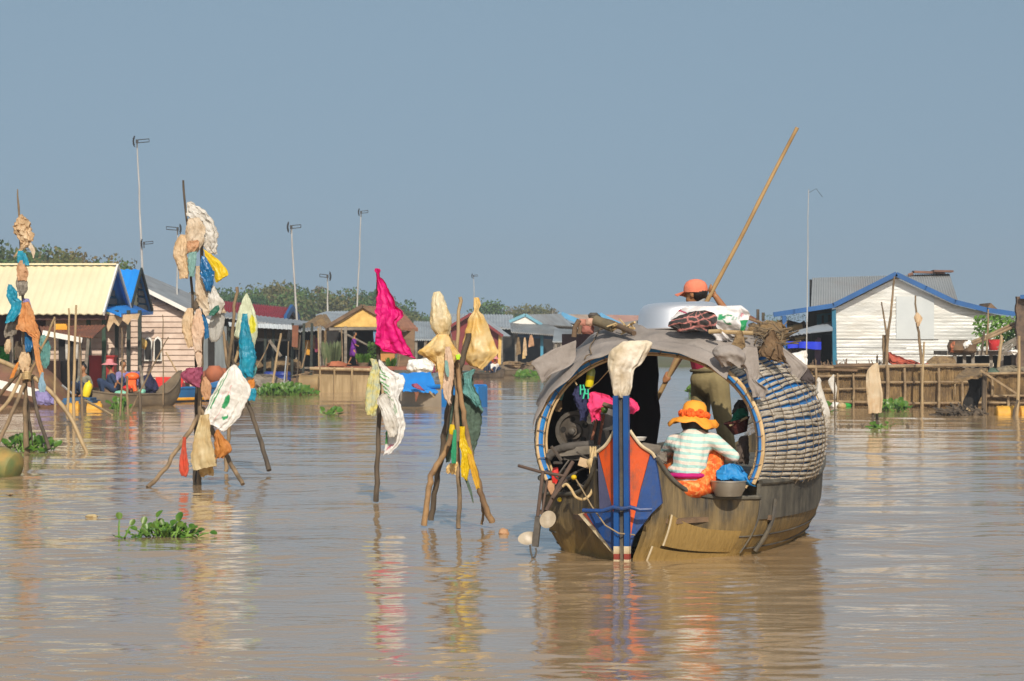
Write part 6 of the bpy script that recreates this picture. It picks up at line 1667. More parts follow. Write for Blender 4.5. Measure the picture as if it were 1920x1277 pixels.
rag('white_sack', [(710, 674, 714, 676), (712, 690, 732, 694), (712, 706, 754, 704), (714, 722, 758, 720), (722, 738, 748, 744), (730, 754, 750, 756), (728, 776, 756, 778), (724, 800, 760, 798), (722, 826, 752, 828), (722, 848, 734, 846)], F - .12, 'print_cloth', 'white sack with green print hanging below the magenta flag', 'sack', dr=.2, folds=5, fa=.16, cr=.09, billow=.12, rows=9, n=96, col=white_print)
rag('white_flap', [(718, 738, 726, 740), (706, 750, 730, 752), (716, 775, 742, 778), (722, 800, 748, 796), (730, 818, 746, 812)], F - .28, 'white_cloth', 'white flap folded in front of the printed white sack', 'cloth', dr=.15, folds=3)

# amber bag cluster
D = YD - .1
M['amber_pale'] = mat('pale_amber_plastic', (.80, .72, .52), (.72, .58, .30), 4, .35, .006, 22, trans=.35, stain=(.66, .42, .12), sscale=3, samt=.55)
rag('amber_bag', [(814, 547, 826, 546), (810, 558, 832, 558), (808, 580, 840, 578), (806, 600, 847, 598), (810, 616, 846, 616), (820, 630, 840, 630)], D, 'amber_pale', 'tall amber plastic bag, left of the two on the bent stakes', 'bag', dr=.6, folds=5, fa=.07, cr=.07, ragged=.02)
rag('amber_skirt', [(820, 628, 840, 628), (808, 640, 848, 640), (792, 654, 858, 656), (786, 662, 864, 668), (806, 676, 850, 682), (816, 684, 836, 690)], D - .05, 'amber_plastic', 'flared amber plastic skirt below the tall amber bag', 'bag', dr=.35, folds=5, cr=.06)
rag('amber_strip', [(818, 668, 834, 668), (820, 690, 836, 690), (824, 712, 838, 710), (826, 728, 836, 728)], D - .15, 'amber_plastic', 'amber strip hanging left below the skirt', dr=.4)
rag('pale_strip', [(834, 650, 844, 650), (834, 674, 850, 674), (832, 700, 852, 698), (830, 722, 848, 724), (832, 744, 846, 742), (838, 752, 844, 752)], D - .22, 'pale_peach', 'pale torn strip right of the amber strip', dr=.4, ragged=.3)
rag('teal_strip', [(834, 676, 839, 676), (834, 694, 842, 694), (838, 706, 842, 706)], D - .3, 'teal_pale', 'pale teal scrap in the torn strip', dr=.4, n=20)
rag('amber_bag', [(888, 558, 898, 558), (887, 570, 902, 570), (888, 581, 899, 582), (880, 596, 910, 596), (872, 622, 920, 622), (868, 646, 930, 650), (868, 664, 934, 662), (872, 676, 918, 680), (880, 684, 906, 692)], YD + .2, 'amber_plastic', 'wide amber plastic bag with knotted top, right of the two', 'bag', dr=.4, folds=5, fa=.08, cr=.05, ragged=.03, rows=6)
M['lime'] = mat('lime_plastic', (.45, .75, .03), (.4, .65, .03), 6, .5)
rag('lime_knot', [(854, 666, 862, 664), (855, 671, 863, 669), (856, 674, 862, 673)], D - .1, 'lime', 'lime green knot tied between the amber bags', 'knot', dr=.6, n=16, rows=3)
rag('green_net', [(866, 702, 884, 698), (864, 722, 890, 724), (860, 744, 900, 750), (858, 772, 904, 776), (856, 800, 902, 806), (860, 826, 894, 832), (872, 842, 888, 846)], YD + .15, 'green_net', 'grey green net hanging behind the bent stakes', 'net', dr=.2, folds=4, billow=.12)
rag('net_fold', [(868, 700, 892, 692), (870, 716, 884, 716), (868, 736, 898, 744), (884, 752, 902, 764)], YD + .05, 'teal_net', 'pale teal upper fold of the grey green net', 'net', dr=.12, ragged=.3)
rag('left_net', [(846, 740, 856, 742), (840, 770, 856, 772), (836, 810, 850, 812), (836, 850, 848, 846), (836, 866, 844, 864)], YD + .25, 'green_net', 'narrow grey green net left of the middle stake', 'net', dr=.3)
rag('yellow_rag', [(862, 800, 872, 800), (862, 818, 872, 818), (862, 836, 878, 836), (866, 852, 886, 852), (864, 872, 882, 874), (866, 892, 876, 898)], D - .28, 'yellow_bag', 'yellow rag hanging on the bent stakes', dr=.35, ragged=.25)
M['yellow_ochre'] = mat('ochre_yellow_cloth', (.70, .42, .03), (.6, .34, .03), 6, .6, trans=.2)
rag('yellow_rag', [(876, 850, 886, 852), (880, 872, 892, 872), (886, 896, 898, 896), (892, 914, 900, 914)], D - .3, 'yellow_ochre', 'ochre yellow rag along the right bent leg', dr=.4, ragged=.3)
rag('yellow_knot', [(844, 796, 852, 796), (842, 806, 853, 806), (843, 814, 850, 814)], D - .25, 'yellow_bag', 'yellow knot left of the middle stake', 'knot', dr=.6, n=18, rows=3)
rag('green_strip', [(850, 806, 856, 806), (848, 828, 856, 828), (846, 850, 856, 850), (847, 868, 855, 868)], D - .3, 'green_cloth', 'bright green strip on the middle stake', dr=.35, n=24)
rag('green_strip', [(864, 826, 870, 826), (864, 840, 872, 842), (866, 852, 870, 852)], D - .24, 'green_cloth', 'small bright green strip right of the middle stake', dr=.35, n=20)
rag('ochre_rag', [(848, 866, 858, 866), (838, 874, 858, 876), (836, 882, 856, 886)], D - .15, 'amber_plastic', 'amber frayed rag below the bright green strip', dr=.35, ragged=.3)
rag('tail_rag', [(870, 894, 876, 896), (876, 912, 882, 912), (882, 928, 886, 928), (886, 942, 888, 942)], D - .2, 'green_net', 'thin frayed tail hanging below the yellow rag', dr=.4, n=18, ragged=.5)
# ------------------------------------------------------------------ the covered boat
BO = Vector((.891, 20.0, 0)); BA = R(18)
BF, BR = Vector((sin(BA), cos(BA), 0)), Vector((cos(BA), -sin(BA), 0))
def B(s, w, z): return BO + BF * s + BR * w + Vector((0, 0, z))
def toB(p):
    d = Vector(p) - BO; return d.dot(BF), d.dot(BR), p.z
def PB(px, py, s):
    """the point of the boat's cross plane at s metres from the stern that lies on a line of sight"""
    e = Vector((0, 0, EYE)); d = P(px, py, 1.0) - e
    k = ((BO + BF * s) - e).dot(BF) / d.dot(BF)
    return e + d * k
boat = thing('covered_boat', 'wooden river boat with woven arched canopy and painted orange and blue stern', 'boat', B(1.5, 0, 0))
M['hull'] = mat('mud_stained_hull', (.205, .152, .075), (.075, .062, .042), 7, .62, .010, 26, stretch=(1.6, 1.6, .3), stain=(.035, .033, .03), sscale=2.4, samt=.95, spec=.35, sstretch=(4.5, 4.5, .55))
def mud_line(m, z0, z1, col):
    """dried mud below the old waterline, with a ragged upper edge"""
    n, l = m.node_tree.nodes, m.node_tree.links
    b = n["Principled BSDF"]; src = b.inputs['Base Color'].links[0].from_socket
    tc = n.new("ShaderNodeTexCoord"); sp = n.new("ShaderNodeSeparateXYZ"); l.new(tc.outputs['Object'], sp.inputs[0])
    t = n.new("ShaderNodeTexNoise"); t.inputs['Scale'].default_value = 7; t.inputs['Detail'].default_value = 6; l.new(tc.outputs['Object'], t.inputs['Vector'])
    a = n.new("ShaderNodeMath"); a.operation = 'MULTIPLY_ADD'; a.inputs[1].default_value = -.42; l.new(t.outputs['Fac'], a.inputs[0]); l.new(sp.outputs[2], a.inputs[2])
    r = n.new("ShaderNodeMapRange"); r.inputs['From Min'].default_value = z0 - .21; r.inputs['From Max'].default_value = z1 - .21; r.inputs['To Min'].default_value = .8; r.inputs['To Max'].default_value = 0
    l.new(a.outputs[0], r.inputs['Value'])
    x = n.new("ShaderNodeMix"); x.data_type = 'RGBA'; x.inputs['B'].default_value = (*col, 1)
    l.new(r.outputs[0], x.inputs['Factor']); l.new(src, x.inputs['A']); l.new(x.outputs['Result'], b.inputs['Base Color'])
mud_line(M['hull'], .30, .66, (.31, .20, .058))
M['hull_gold'] = mat('golden_muddy_plank', (.30, .205, .085), (.17, .12, .06), 3.5, .6, .006, 26, stretch=(1, 1, .4), stain=(.05, .042, .03), sscale=3.5, samt=.8, spec=.35)
M['hull_dark'] = mat('dark_stained_planks', (.085, .078, .066), (.045, .042, .038), 5, .75, .006, 30, stain=(.22, .18, .11), sscale=3, samt=.6)
M['hull_top'] = mat('grey_weathered_plank', (.125, .115, .09), (.06, .056, .046), 6, .75, .006, 30, stretch=(1.5, 1.5, .3), stain=(.03, .03, .028), sscale=4, samt=.8)
M['roll'] = mat('bleached_palm_roll', (.53, .48, .40), (.35, .315, .255), 20, .9, .012, 34, stretch=(2.6, .4, 3.2), stain=(.20, .165, .11), sscale=6, samt=.6, sstretch=(1.5, .6, 1.5))
M['roll_tie'] = mat('dark_tie', (.15, .11, .07), None, rough=.9)
M['tarp_blue'] = mat('blue_tarp', (.02, .22, .58), (.025, .17, .48), 7, .5, .006, 18, stain=(.10, .10, .12), sscale=4)
M['tarp_grey'] = mat('grey_brown_tarp', (.285, .255, .235), (.22, .195, .175), 2.2, .85, .012, 14, stain=(.34, .31, .28), sscale=5, samt=.5)
M['hoop'] = mat('pale_bamboo_hoop', (.60, .44, .24), (.46, .31, .15), 8, .6, .002, 30)
M['paint_orange'] = mat('worn_orange_paint', (.62, .085, .008), (.50, .065, .008), 4, .5, .002, 40, stain=(.16, .06, .035), sscale=10, samt=.75, sstretch=(1.5, 1.5, .5))
M['paint_blue'] = mat('worn_blue_paint', (.008, .06, .24), (.01, .045, .17), 5, .42, .002, 40, stain=(.05, .055, .075), sscale=10, samt=.7, sstretch=(1.5, 1.5, .5))
M['paint_blue_sheen'] = mat('slate_blue_sheen_paint', (.085, .09, .165), (.06, .065, .13), 4, .5, .002, 40, stain=(.03, .035, .09), sscale=6)  # greyish tone puts the sky sheen on the left stern into the colour
M['paint_white'] = mat('worn_white_paint', (.62, .54, .38), (.48, .38, .22), 9, .6, .002, 40, stain=(.25, .18, .1), sscale=6)
M['paint_red'] = mat('dark_red_stripe', (.26, .04, .025), (.18, .03, .02), 7, .6)

# hull sections: s, gunwale half width, gunwale height, waterline half width, keel depth
secs = [(.16, .255, .82, .09, -.14), (.30, .34, .65, .21, -.2), (.47, .46, .535, .36, -.24), (.65, .64, .485, .54, -.25), (.9, .95, .475, .77, -.26), (1.4, 1.07, .47, .90, -.28),
        (2.0, 1.11, .465, .93, -.28), (2.8, 1.08, .465, .89, -.28), (3.6, .97, .56, .80, -.26), (4.5, .74, .64, .50, -.2), (5.4, .40, .70, .18, -.1), (6.1, .06, .92, .02, .35)]
hs = spline(secs, 6)
def hull_pt(i, v, ins=0.0):
    s, wg, zg, ww, zk = hs[i]
    # v: 0 left gunwale .. 1 right gunwale
    a = 2 * v - 1; sg = -1 if a < 0 else 1; q = 1 - abs(a)            # q 0 at gunwale, 1 at keel
    if q < .45:
        t = q / .45
        w = wg + (ww - wg) * t + .05 * sin(pi * t); z = zg + (0 - zg) * t
    else:
        t = (q - .45) / .55
        w = ww * cos(t * pi / 2); z = zk * sin(t * pi / 2)
    w = max(w - ins, .0); z += ins * .6
    return B(s, sg * w, z)
N = len(hs) - 1
mb = MB()
mb.grid(lambda u, v: hull_pt(round(u * N), v), N, 36)
mb.grid(lambda u, v: hull_pt(round(u * N), 1 - v, .035), N, 36)
obj('hull', mb, M['hull'], boat)
# upper strake (greyer board above the stained planks), rub rails and plank seams
for sg, nm in ((1, 'strake'), (-1, 'strake')):
    st = MB()
    def up(u, v):
        i = 24 + round(u * 28); s, wg, zg, ww, zk = hs[i]
        return B(s, sg * (wg + .012 - .02 * v), zg + .125 - .30 * v)
    st.grid(up, 28, 6, BR * (-.03 * sg))
    obj(nm, st, M['hull_top'], boat)
    g = MB()
    g.tube([B(hs[i][0], sg * (hs[i][1] + .012), hs[i][2] + (.135 if i > 23 else .012)) for i in range(24, N + 1)], .024, 8)
    g.tube([B(hs[i][0], sg * (hs[i][1] + .008), hs[i][2] + .012) for i in range(0, 25)], .020, 8)
    obj('gunwale', g, M['hull_top'], boat)
    sm = MB()
    for i0, q in ((22, .30), (24, .40)):
        v = (1 + sg) / 2 - sg * q / 2
        sm.tube([hull_pt(i, v) + BR * (sg * .004) for i in range(i0, N - 4)], .007, 5)
    obj('plank_seam', sm, M['hull_dark'], boat)
def six(sv): return min(range(N + 1), key=lambda j: abs(hs[j][0] - sv))
for sv, w in ((1.12, .020), (.93, .008)):
    bat = MB().tube([hull_pt(six(sv), 1 - .005 - t * .021) + BR * .014 - BF * (.004 + .006 * t) for t in range(11)], w, 6)
    obj('hull_batten', bat, M['hull_dark'], boat)
# the left quarter, darker old planks
# plank butts standing proud on the right quarter
for i0, i1, q0, q1 in ((5, 22, .20, .37), (2, 22, .38, .64)):
    def pk(u, v, i0=i0, i1=i1, q0=q0, q1=q1):
        i = i0 + round(u * (i1 - i0)); q = q0 + (q1 - q0) * v + .05 * u
        f = 1 - u ** 3
        return hull_pt(i, 1 - q / 2) + BR * (.05 * f + .004) - BF * (.035 * f) - Vector((0, 0, .004))
    obj('planking', MB().grid(pk, i1 - i0, 8, BF * .03 - BR * .03), M['hull'], boat)
    e = MB().tube([pk(0, v / 8) - BF * .008 for v in range(9)], .009, 6); obj('plank_end', e, M['paint_white'], boat)
# stern: shield shaped panel in three painted fields, white edge, double blue post
def field(name, pix, m, s0=0.0, t=.04, lab=None):
    pts = []
    for x, y in pix:
        s = s0 + abs(x - 1166) * .0018
        pts.append(PB(x, y, s))
    return obj(name, MB().prism(pts, BF * t), m, boat, label=lab)
field('stern_panel', [(1122, 847), (1150, 810), (1166, 808), (1166, 1046), (1160, 1000), (1140, 920)], M['paint_orange'], lab='orange left field of the painted stern')
field('stern_panel', [(1166, 808), (1182, 809), (1200, 832), (1219, 849), (1200, 920), (1186, 985), (1176, 1046), (1166, 1046)], M['paint_orange'], lab='orange right field of the painted stern')
field('stern_panel', [(1121, 850), (1140, 921), (1150, 960), (1124, 957), (1122, 900)], M['paint_blue_sheen'], lab='slate blue side of the stern with sky sheen painted in')
field('stern_panel', [(1100, 963), (1150, 960), (1160, 1000), (1164, 1044), (1150, 1034), (1122, 998)], M['paint_blue'], lab='deep blue lower left field of the stern')
field('stern_panel', [(1220, 850), (1226, 858), (1232, 880), (1241, 944), (1222, 962), (1188, 1006), (1178, 1040), (1186, 985), (1201, 920)], M['paint_blue'], lab='deep blue right field of the stern')
ed = MB()
for pix in ([(1120, 847), (1134, 836), (1144, 822), (1151, 808)], [(1181, 807), (1190, 820), (1203, 836), (1222, 849), (1228, 858)]):
    q = spline([tuple(PB(x, y, -.015 + abs(x - 1166) * .0018)) for x, y in pix], 5); ed.tube(q, .014, 7)
obj('stern_edge', ed, M['paint_white'], boat)
sb = MB(); sb.prism([PB(x, y, .02 + abs(x - 1166) * .0018) for x, y in ((1084, 964), (1092, 962), (1156, 1036), (1155, 1046))], BF * .05); obj('stern_stripe', sb, M['paint_white'], boat)
sb = MB(); sb.prism([PB(x, y, .005 + abs(x - 1166) * .0018) for x, y in ((1093, 963), (1099, 963), (1157, 1026), (1156, 1036))], BF * .05); obj('stern_stripe', sb, M['paint_red'], boat)
for x0, x1 in ((1149.5, 1160.5), (1168.5, 1180)):
    a, b = PB((x0 + x1) / 2, 742, -.06), PB((x0 + x1) / 2 + 2, 1024, -.06)
    obj('stern_post', MB().bar(a, b, .042, .05, up=BF), mat('royal_blue_post', (.006, .07, .26), (.006, .055, .2), 3, .4, stain=(.01, .03, .12), sscale=5), boat)
    pt = MB()
    obj('post_tip', MB().bar(b, PB((x0 + x1) / 2 + 2, 1038, -.06), .045, .053, up=BF), M['paint_white'], boat)
    obj('post_tip', MB().bar(PB((x0 + x1) / 2 + 2, 1038, -.06), PB((x0 + x1) / 2 + 2, 1049, -.06), .044, .052, up=BF), M['paint_red'], boat)
    obj('post_foot', MB().bar(PB((x0 + x1) / 2 + 2, 1049, -.06), PB((x0 + x1) / 2 + 2, 1075, -.06), .045, .053, up=BF), M['paint_white'], boat)
obj('post_web', MB().bar(PB(1164.5, 748, -.03), PB(1166, 1060, -.03), .04, .03, up=BF), M['hull_dark'], boat)
br = MB().tube([PB(1093, 957, -.08), PB(1130, 958, -.1), PB(1150, 951, -.11), PB(1166, 954, -.115), PB(1182, 951, -.11), PB(1200, 956, -.1), PB(1222, 955, -.06)], .017, 8)
obj('stern_brace', br, M['paint_blue'], boat)

# decks
obj('stern_deck', MB().grid(lambda u, v: B(.28 + .75 * v, (-.50 + 1.0 * u) * (.8 + .9 * v), .335 + .004 * sin(u * 60)), 30, 4, (0, 0, -.04)), M['wood_brown'], boat)
obj('deck', MB().grid(lambda u, v: B(1.03 + 1.9 * v, -1.02 + 2.04 * u, .33 + .004 * sin(u * 80)), 40, 4, (0, 0, -.04)), M['wood_brown'], boat)
obj('bow_deck', MB().grid(lambda u, v: B(2.9 + 2.6 * v, (-1.0 + 2.0 * u) * (1 - .72 * v), .55 + .10 * v), 20, 6, (0, 0, -.05)), M['hull_top'], boat)

# canopy
S0, S1 = .90, 2.45
def csec(s):
    """half width, centre height, half height of the canopy at s"""
    t = (s - S0) / (S1 - S0)
    return .975 + .255 * sin(min(1, t * 1.35) * pi / 2) - .06 * max(0, t - .6), .93 + .03 * t, .80 + .15 * sin(min(1, t * 1.6) * pi / 2)
def cpt(s, a, off=0.0):
    hw, zc, hz = csec(s)
    q = abs(cos(a)) ** .9 * (1 if cos(a) > 0 else -1)
    return B(s, (hw + off) * q, zc + (hz + off) * (sin(a) if sin(a) > 0 else sin(a) * .95))
A0, A1 = R(-25), R(205)
sh = MB().grid(lambda u, v: cpt(S0 + (S1 - S0) * v, A0 + (A1 - A0) * u, .0), 60, 14)
sh.grid(lambda u, v: cpt(S0 + (S1 - S0) * v, A1 + (A0 - A1) * u, -.02), 60, 14)
obj('canopy_lining', sh, M['tarp_blue'], boat)
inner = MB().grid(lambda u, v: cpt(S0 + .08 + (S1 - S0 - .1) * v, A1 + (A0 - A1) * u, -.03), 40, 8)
obj('canopy_inside', inner, mat('dark_inner_lining', (.028, .022, .02), (.015, .013, .012), 6, .95), boat)  # near-black skin inside the blue lining
# palm rolls tied in rows
rnd = random.Random(11)
def rolls(a_from, a_to, n, name):
    for i in range(n):
        mb = MB()
        a = a_from + (a_to - a_from) * (i + .5 + rnd.uniform(-.2, .2)) / n
        pts, rs = [], []
        K = 46
        hi = max(0, sin(a))
        for k in range(K + 1):
            t = k / K; s = S0 + .015 + (S1 - S0 - .02) * t
            sag = (.030 * sin(t * 5 + i * .6) + .02 * nz(t * 5, i * .8, 2)) * (.25 + hi)
            aa = a + sag * .9 * (1 if a < pi / 2 else -1) + .012 * nz(t * 9, i * 1.3)
            b = abs(sin(pi * (t * 9 + .5 * (i % 2) * 0 + .12 * nz(i * .7, 3)))) ** .5
            pts.append(cpt(s, aa, .022))
            rs.append((.0138 + .0022 * b) * (1 + .16 * nz(t * 14, i * 2.1)) * (.88 if hi > .45 else 1.04))
        mb.tube(pts, rs, 7)
        obj(name, mb, M['roll'], boat)
rolls(R(-23), R(84), 40, 'canopy_roll')
rolls(R(203), R(140), 22, 'canopy_roll')
for lo, hi in ((R(-24), R(86)), (R(204), R(140))):
    tm = MB()
    for j in range(1, 9):
        s = S0 + (S1 - S0) * (j - .15) / 9
        tm.tube([cpt(s + .012 * nz(k * .8, j), lo + (hi - lo) * k / 30, .040 + .004 * (k % 2)) for k in range(31)], .003, 5)
    obj('roll_tie', tm, M['roll_tie'], boat)
# hoops round the mouth of the canopy
def hoop(s, off, r, m, name='hoop', a0=A0, a1=A1, wob=.006, flat=1.0):
    pts = [cpt(s, a0 + (a1 - a0) * k / 50, off) + BF * (wob * nz(k * .3, off * 40)) for k in range(51)]
    obj(name, MB().tube(pts, [r * (1 + .12 * nz(k * .9, s)) for k in range(51)], 8), M[m], boat)
hoop(.875, .022, .019, 'hoop'); hoop(.90, -.028, .012, 'hoop', a0=R(-30), a1=R(210))
hoop(.93, -.058, .011, 'hoop')
hoop(.888, -.002, .026, 'tarp_blue', 'blue_binding', wob=.012)
hoop(2.43, -.01, .02, 'hoop')
tk = MB()
for k in range(26):
    a = A0 + (A1 - A0) * (k + .5) / 26
    tk.tube([cpt(.872 , a + .02 * sin(q), .0) + (cpt(.872, a, .05) - cpt(.872, a, -.05)) * (.36 * cos(q)) + BF * (.028 * sin(q)) for q in [j * pi / 4 for j in range(8)]], .004, 4, closed=True)
obj('hoop_lashing', tk, M['roll_tie'], boat)
# dark cloth wall closing the left of the far opening
dc = MB().grid(lambda u, v: B(2.36 + .04 * sin(u * 14), -1.22 + (.90 + .05 * nz(v * 5, 1)) * u, .36 + 1.50 * v), 24, 16, BF * .03)
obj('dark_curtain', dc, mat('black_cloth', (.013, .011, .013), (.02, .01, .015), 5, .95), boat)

# grey tarpaulin over the crown, hanging over the mouth
def lip(a):
    """how far the front edge hangs"""
    d = a / pi
    return .10 + .05 * sin(d * 7.5 + 1) + .14 * max(0, (d - .80) / .12) * (d < .95) * .5
TA0, TA1 = R(50), R(160)
def tarp(u, v):
    a = TA0 + (TA1 - TA0) * u
    big = .05 * nz(u * 4.5, v * 3.2, 2) + .025 * nz(u * 13, v * 6, 5)
    if v < .3:
        t = 1 - v / .3                       # 1 at the hanging lip
        out = .045 + .05 * sin(t * pi / 2)
        p = cpt(S0 + .02 - .15 * t + .03 * nz(u * 7, 3) * t, a, out + .035 * nz(u * 9, v * 6, 1))
        p.z -= (lip(a)) * t ** 1.6
        side = (a - pi / 2) / (pi / 2)
        p += BR * (-.06 * t * side * abs(side))
    else:
        t = (v - .3) / .7
        p = cpt(S0 + .02 + 1.45 * t, a, .045 + max(0, big) + .02)
        p.z += .05 * sin(t * pi) * sin(a) + big * .5
    return p
obj('roof_tarpaulin', MB().grid(tarp, 90, 44, (0, 0, -.012)), M['tarp_grey'], boat, smooth=80)
cornr = bag('tarp_corner', [(1034, 656, 1080, 638), (998, 678, 1080, 652), (1002, 688, 1074, 682), (1012, 708, 1034, 702), (1016, 718, 1024, 712)], PB(1020, 690, .72).y, M['tarp_grey'], '', dr=.05, folds=2, fa=.05, cr=.012, billow=.06, ragged=.02, parent=boat, n=48)
cord = MB().tube([tarp(.62, v) + Vector((0, -.006, .016)) for v in [k / 24 * .75 for k in range(25)]], .006, 5)
obj('tarp_cord', cord, M['roll_tie'], boat)
fl = bag('tarp_flap', [(1398, 650, 1420, 652), (1384, 668, 1424, 690), (1396, 690, 1424, 708), (1400, 706, 1420, 716), (1404, 724, 1440, 730), (1412, 738, 1434, 742)], PB(1405, 700, .8).y, M['tarp_grey'], '', dr=.10, folds=2, fa=.08, cr=.018, parent=boat)
fl2 = bag('tarp_flap', [(1452, 652, 1466, 650), (1458, 666, 1486, 664), (1472, 682, 1506, 680), (1482, 702, 1514, 690), (1490, 714, 1498, 712)], PB(1485, 690, 1.9).y - .05, M['tarp_grey'], '', dr=.08, folds=2, fa=.06, cr=.012, parent=boat)
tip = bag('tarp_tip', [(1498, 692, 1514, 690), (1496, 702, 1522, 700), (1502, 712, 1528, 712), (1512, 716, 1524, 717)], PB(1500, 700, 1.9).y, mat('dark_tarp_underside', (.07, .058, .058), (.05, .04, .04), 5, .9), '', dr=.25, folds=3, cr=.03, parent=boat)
# interior timbers
bm = MB().bar(PB(1030, 850, .92), PB(1124, 842, .80), .05, .07)
obj('cross_beam', bm, M['wood_grey'], boat)
obj('cross_beam', MB().bar(PB(1205, 838, .95), PB(1246, 845, .95), .06, .075), M['wood_grey'], boat)
lg = MB(); q = spline([tuple(PB(x, y, s)) for x, y, s in ((1028, 858, .86), (1048, 842, .86), (1080, 836, .86), (1114, 833, .9))], 6); lg.tube(q, [.036 + .01 * nz(i * .7, 4) for i in range(len(q))], 9)
obj('branch_beam', lg, mat('dark_branch', (.09, .08, .07), (.05, .045, .04), 8, .85, .006, 40), boat)
# ------------------------------------------------------------------ things on and in the boat
def flywheel():
    c = PB(1079, 808, 1.25)
    root = thing('engine', 'old dark engine with large flywheel inside the boat on the left', 'engine', B(1.4, -.5, .35))
    rot = Matrix((BR, Vector((0, 0, 1)), -BF)).transposed()      # lathe axis along the boat
    w = MB().lathe([(.135, -.03), (.172, -.03), (.176, -.02), (.176, .03), (.172, .038), (.140, .038), (.135, .03), (.135, -.03)], c, 40, rot, cap=False)
    obj('flywheel_rim', w, M['steel_dark'], root)
    w = MB().lathe([(.001, .0), (.136, .0), (.136, .012), (.075, .02), (.07, .055), (.045, .06), (.04, .09), (.001, .09)], c, 36, rot, cap=False)
    obj('flywheel_disc', w, mat('oily_disc', (.12, .10, .08), (.07, .06, .05), 9, .55, .003, 40, metal=.3), root)
    hl = MB()
    for k in range(5):
        a = 2 * pi * k / 5 + .5
        p = c + rot @ Vector((.105 * cos(a), .105 * sin(a), .019))
        hl.lathe([(.001, .0), (.024, .0), (.024, .006), (.001, .006)], p, 14, rot)
    obj('flywheel_hole', hl, M['dark'], root)  # dark discs painted as the shaded holes
    obj('hub_bolt', MB().lathe([(.03, .085), (.03, .12), (.016, .125), (.001, .125)], c, 6, rot), M['steel_dark'], root)
    bl = MB().box(c + BF * .28 + Vector((.02, 0, -.05)), (.30, .42, .42), rz=-BA).box(c + BF * .24 + Vector((.06, 0, .2)), (.16, .26, .14), rz=-BA)
    bl.tube([c + BF * .12 + BR * .20 + Vector((0, 0, .05)), c + BF * .12 + BR * .20 + Vector((0, 0, .32))], .03, 10)
    obj('engine_block', bl, M['steel_dark'], root)
    pp = MB().bar(PB(1121, 778, 1.0), PB(1109, 826, .98), .022, .022).bar(PB(1132, 777, 1.02), PB(1122, 834, .98), .018, .018)
    obj('lever', pp, M['rust'], root)
    tank = MB().lathe([(.075, 0), (.08, .02), (.08, .22), (.05, .25), (.02, .26)], PB(1139, 806, 1.15), 16)
    obj('fuel_can', tank, mat('grey_can', (.16, .15, .15), (.1, .1, .1), 6, .5, metal=.4), root)
flywheel()
M['propeller'] = mat('worn_propeller', (.40, .34, .25), (.27, .22, .15), 7, .4, stain=(.2, .16, .1), sscale=6)
def longtail():
    root = thing('propeller_shaft', 'rusty steering shaft with two pale propeller blades left of the stern', 'propeller', B(.1, -.7, 0))
    s = .12
    sh = MB().tube([PB(972, 873, .3), PB(1010, 884, .25), PB(1060, 893, .3)], .013, 8)
    sh.tube([PB(1018, 884, .2), PB(1008, 968, .1)], .015, 8); sh.tube([PB(1026, 900, .25), PB(1016, 965, .1)], .010, 7)
    sh.tube([PB(1074, 866, .4), PB(1048, 910, .25), PB(1024, 958, .12)], .018, 8); sh.tube([PB(1062, 900, .3), PB(1036, 935, .15)], .012, 7)
    obj('frame', sh, M['rust_steel'], root)
    hb = MB().prism([PB(x, y, .06) for x, y in ((1003, 968), (1014, 970), (1008, 1026), (997, 1024))], BF * .03)
    obj('rudder_bar', hb, M['steel_dark'], root)
    fk = MB().tube([PB(994, 1022, .06), PB(995, 1034, .06), PB(998, 1045, .06), PB(1003, 1044, .06), PB(1006, 1034, .06), PB(1004, 1027, .06)], .008, 7)
    obj('fork', fk, M['steel_dark'], root)
    for x, y, rx, ry, ang in ((1027, 974, 13, 16, .2), (990, 1009, 17, 12, -.25)):
        c = PB(x, y, .09)
        mb = MB().grid(lambda u, v: c + BR * (rx / 228 * (v ** .8) * cos(2 * pi * u)) + Vector((0, 0, ry / 228 * (v ** .8) * sin(2 * pi * u))) + BF * (.05 * sin(2 * pi * u + 1) * v), 24, 6, BF * .008)
        obj('propeller_blade', mb, M['propeller'], root)
M['rust_steel'] = mat('rusty_steel', (.13, .085, .06), (.08, .055, .045), 9, .75, .002, 40, metal=.3)
longtail()
def rope():
    r = MB()
    pts = [tuple(PB(x, y, s)) for x, y, s in ((1113, 838, .55), (1109, 862, .5), (1110, 880, .42), (1112, 905, .34), (1108, 925, .28), (1095, 936, .24), (1080, 932, .22), (1070, 916, .22), (1062, 908, .24), (1055, 912, .25))]
    q = spline(pts, 6); r.tube(q, .012, 8)
    tag(obj('rope', r, M['rope']), 'pale rope looping down from the cross beam left of the stern', 'rope')
    k = MB()
    for i in range(7):
        a = PB(1107 + i * 1.6, 838 + (i % 3) * 2, .62); k.tube([a, PB(1108 + i * 1.5, 866 + (i * 7) % 11, .5)], .008, 6)
    k.ell(PB(1108, 867, .48), (.035, .03, .04), 10, 7, jit=.4); k.tube([PB(1106, 872, .47), PB(1105, 918, .4)], .004, 5)
    tag(obj('rope_knot', k, M['rope']), 'bundle of pale cords knotted on the cross beam', 'rope')
    t = MB().tube([tuple(PB(x, y, s)) for x, y, s in ((1078, 896, .3), (1090, 915, .2), (1110, 950, .02), (1135, 985, -.1), (1160, 1000, -.13), (1190, 1003, .0))], .006, 6)
    tag(obj('cord', t, mat('thin_cord', (.3, .22, .12))), 'thin cord running from the shaft across the painted stern', 'cord')
rope()
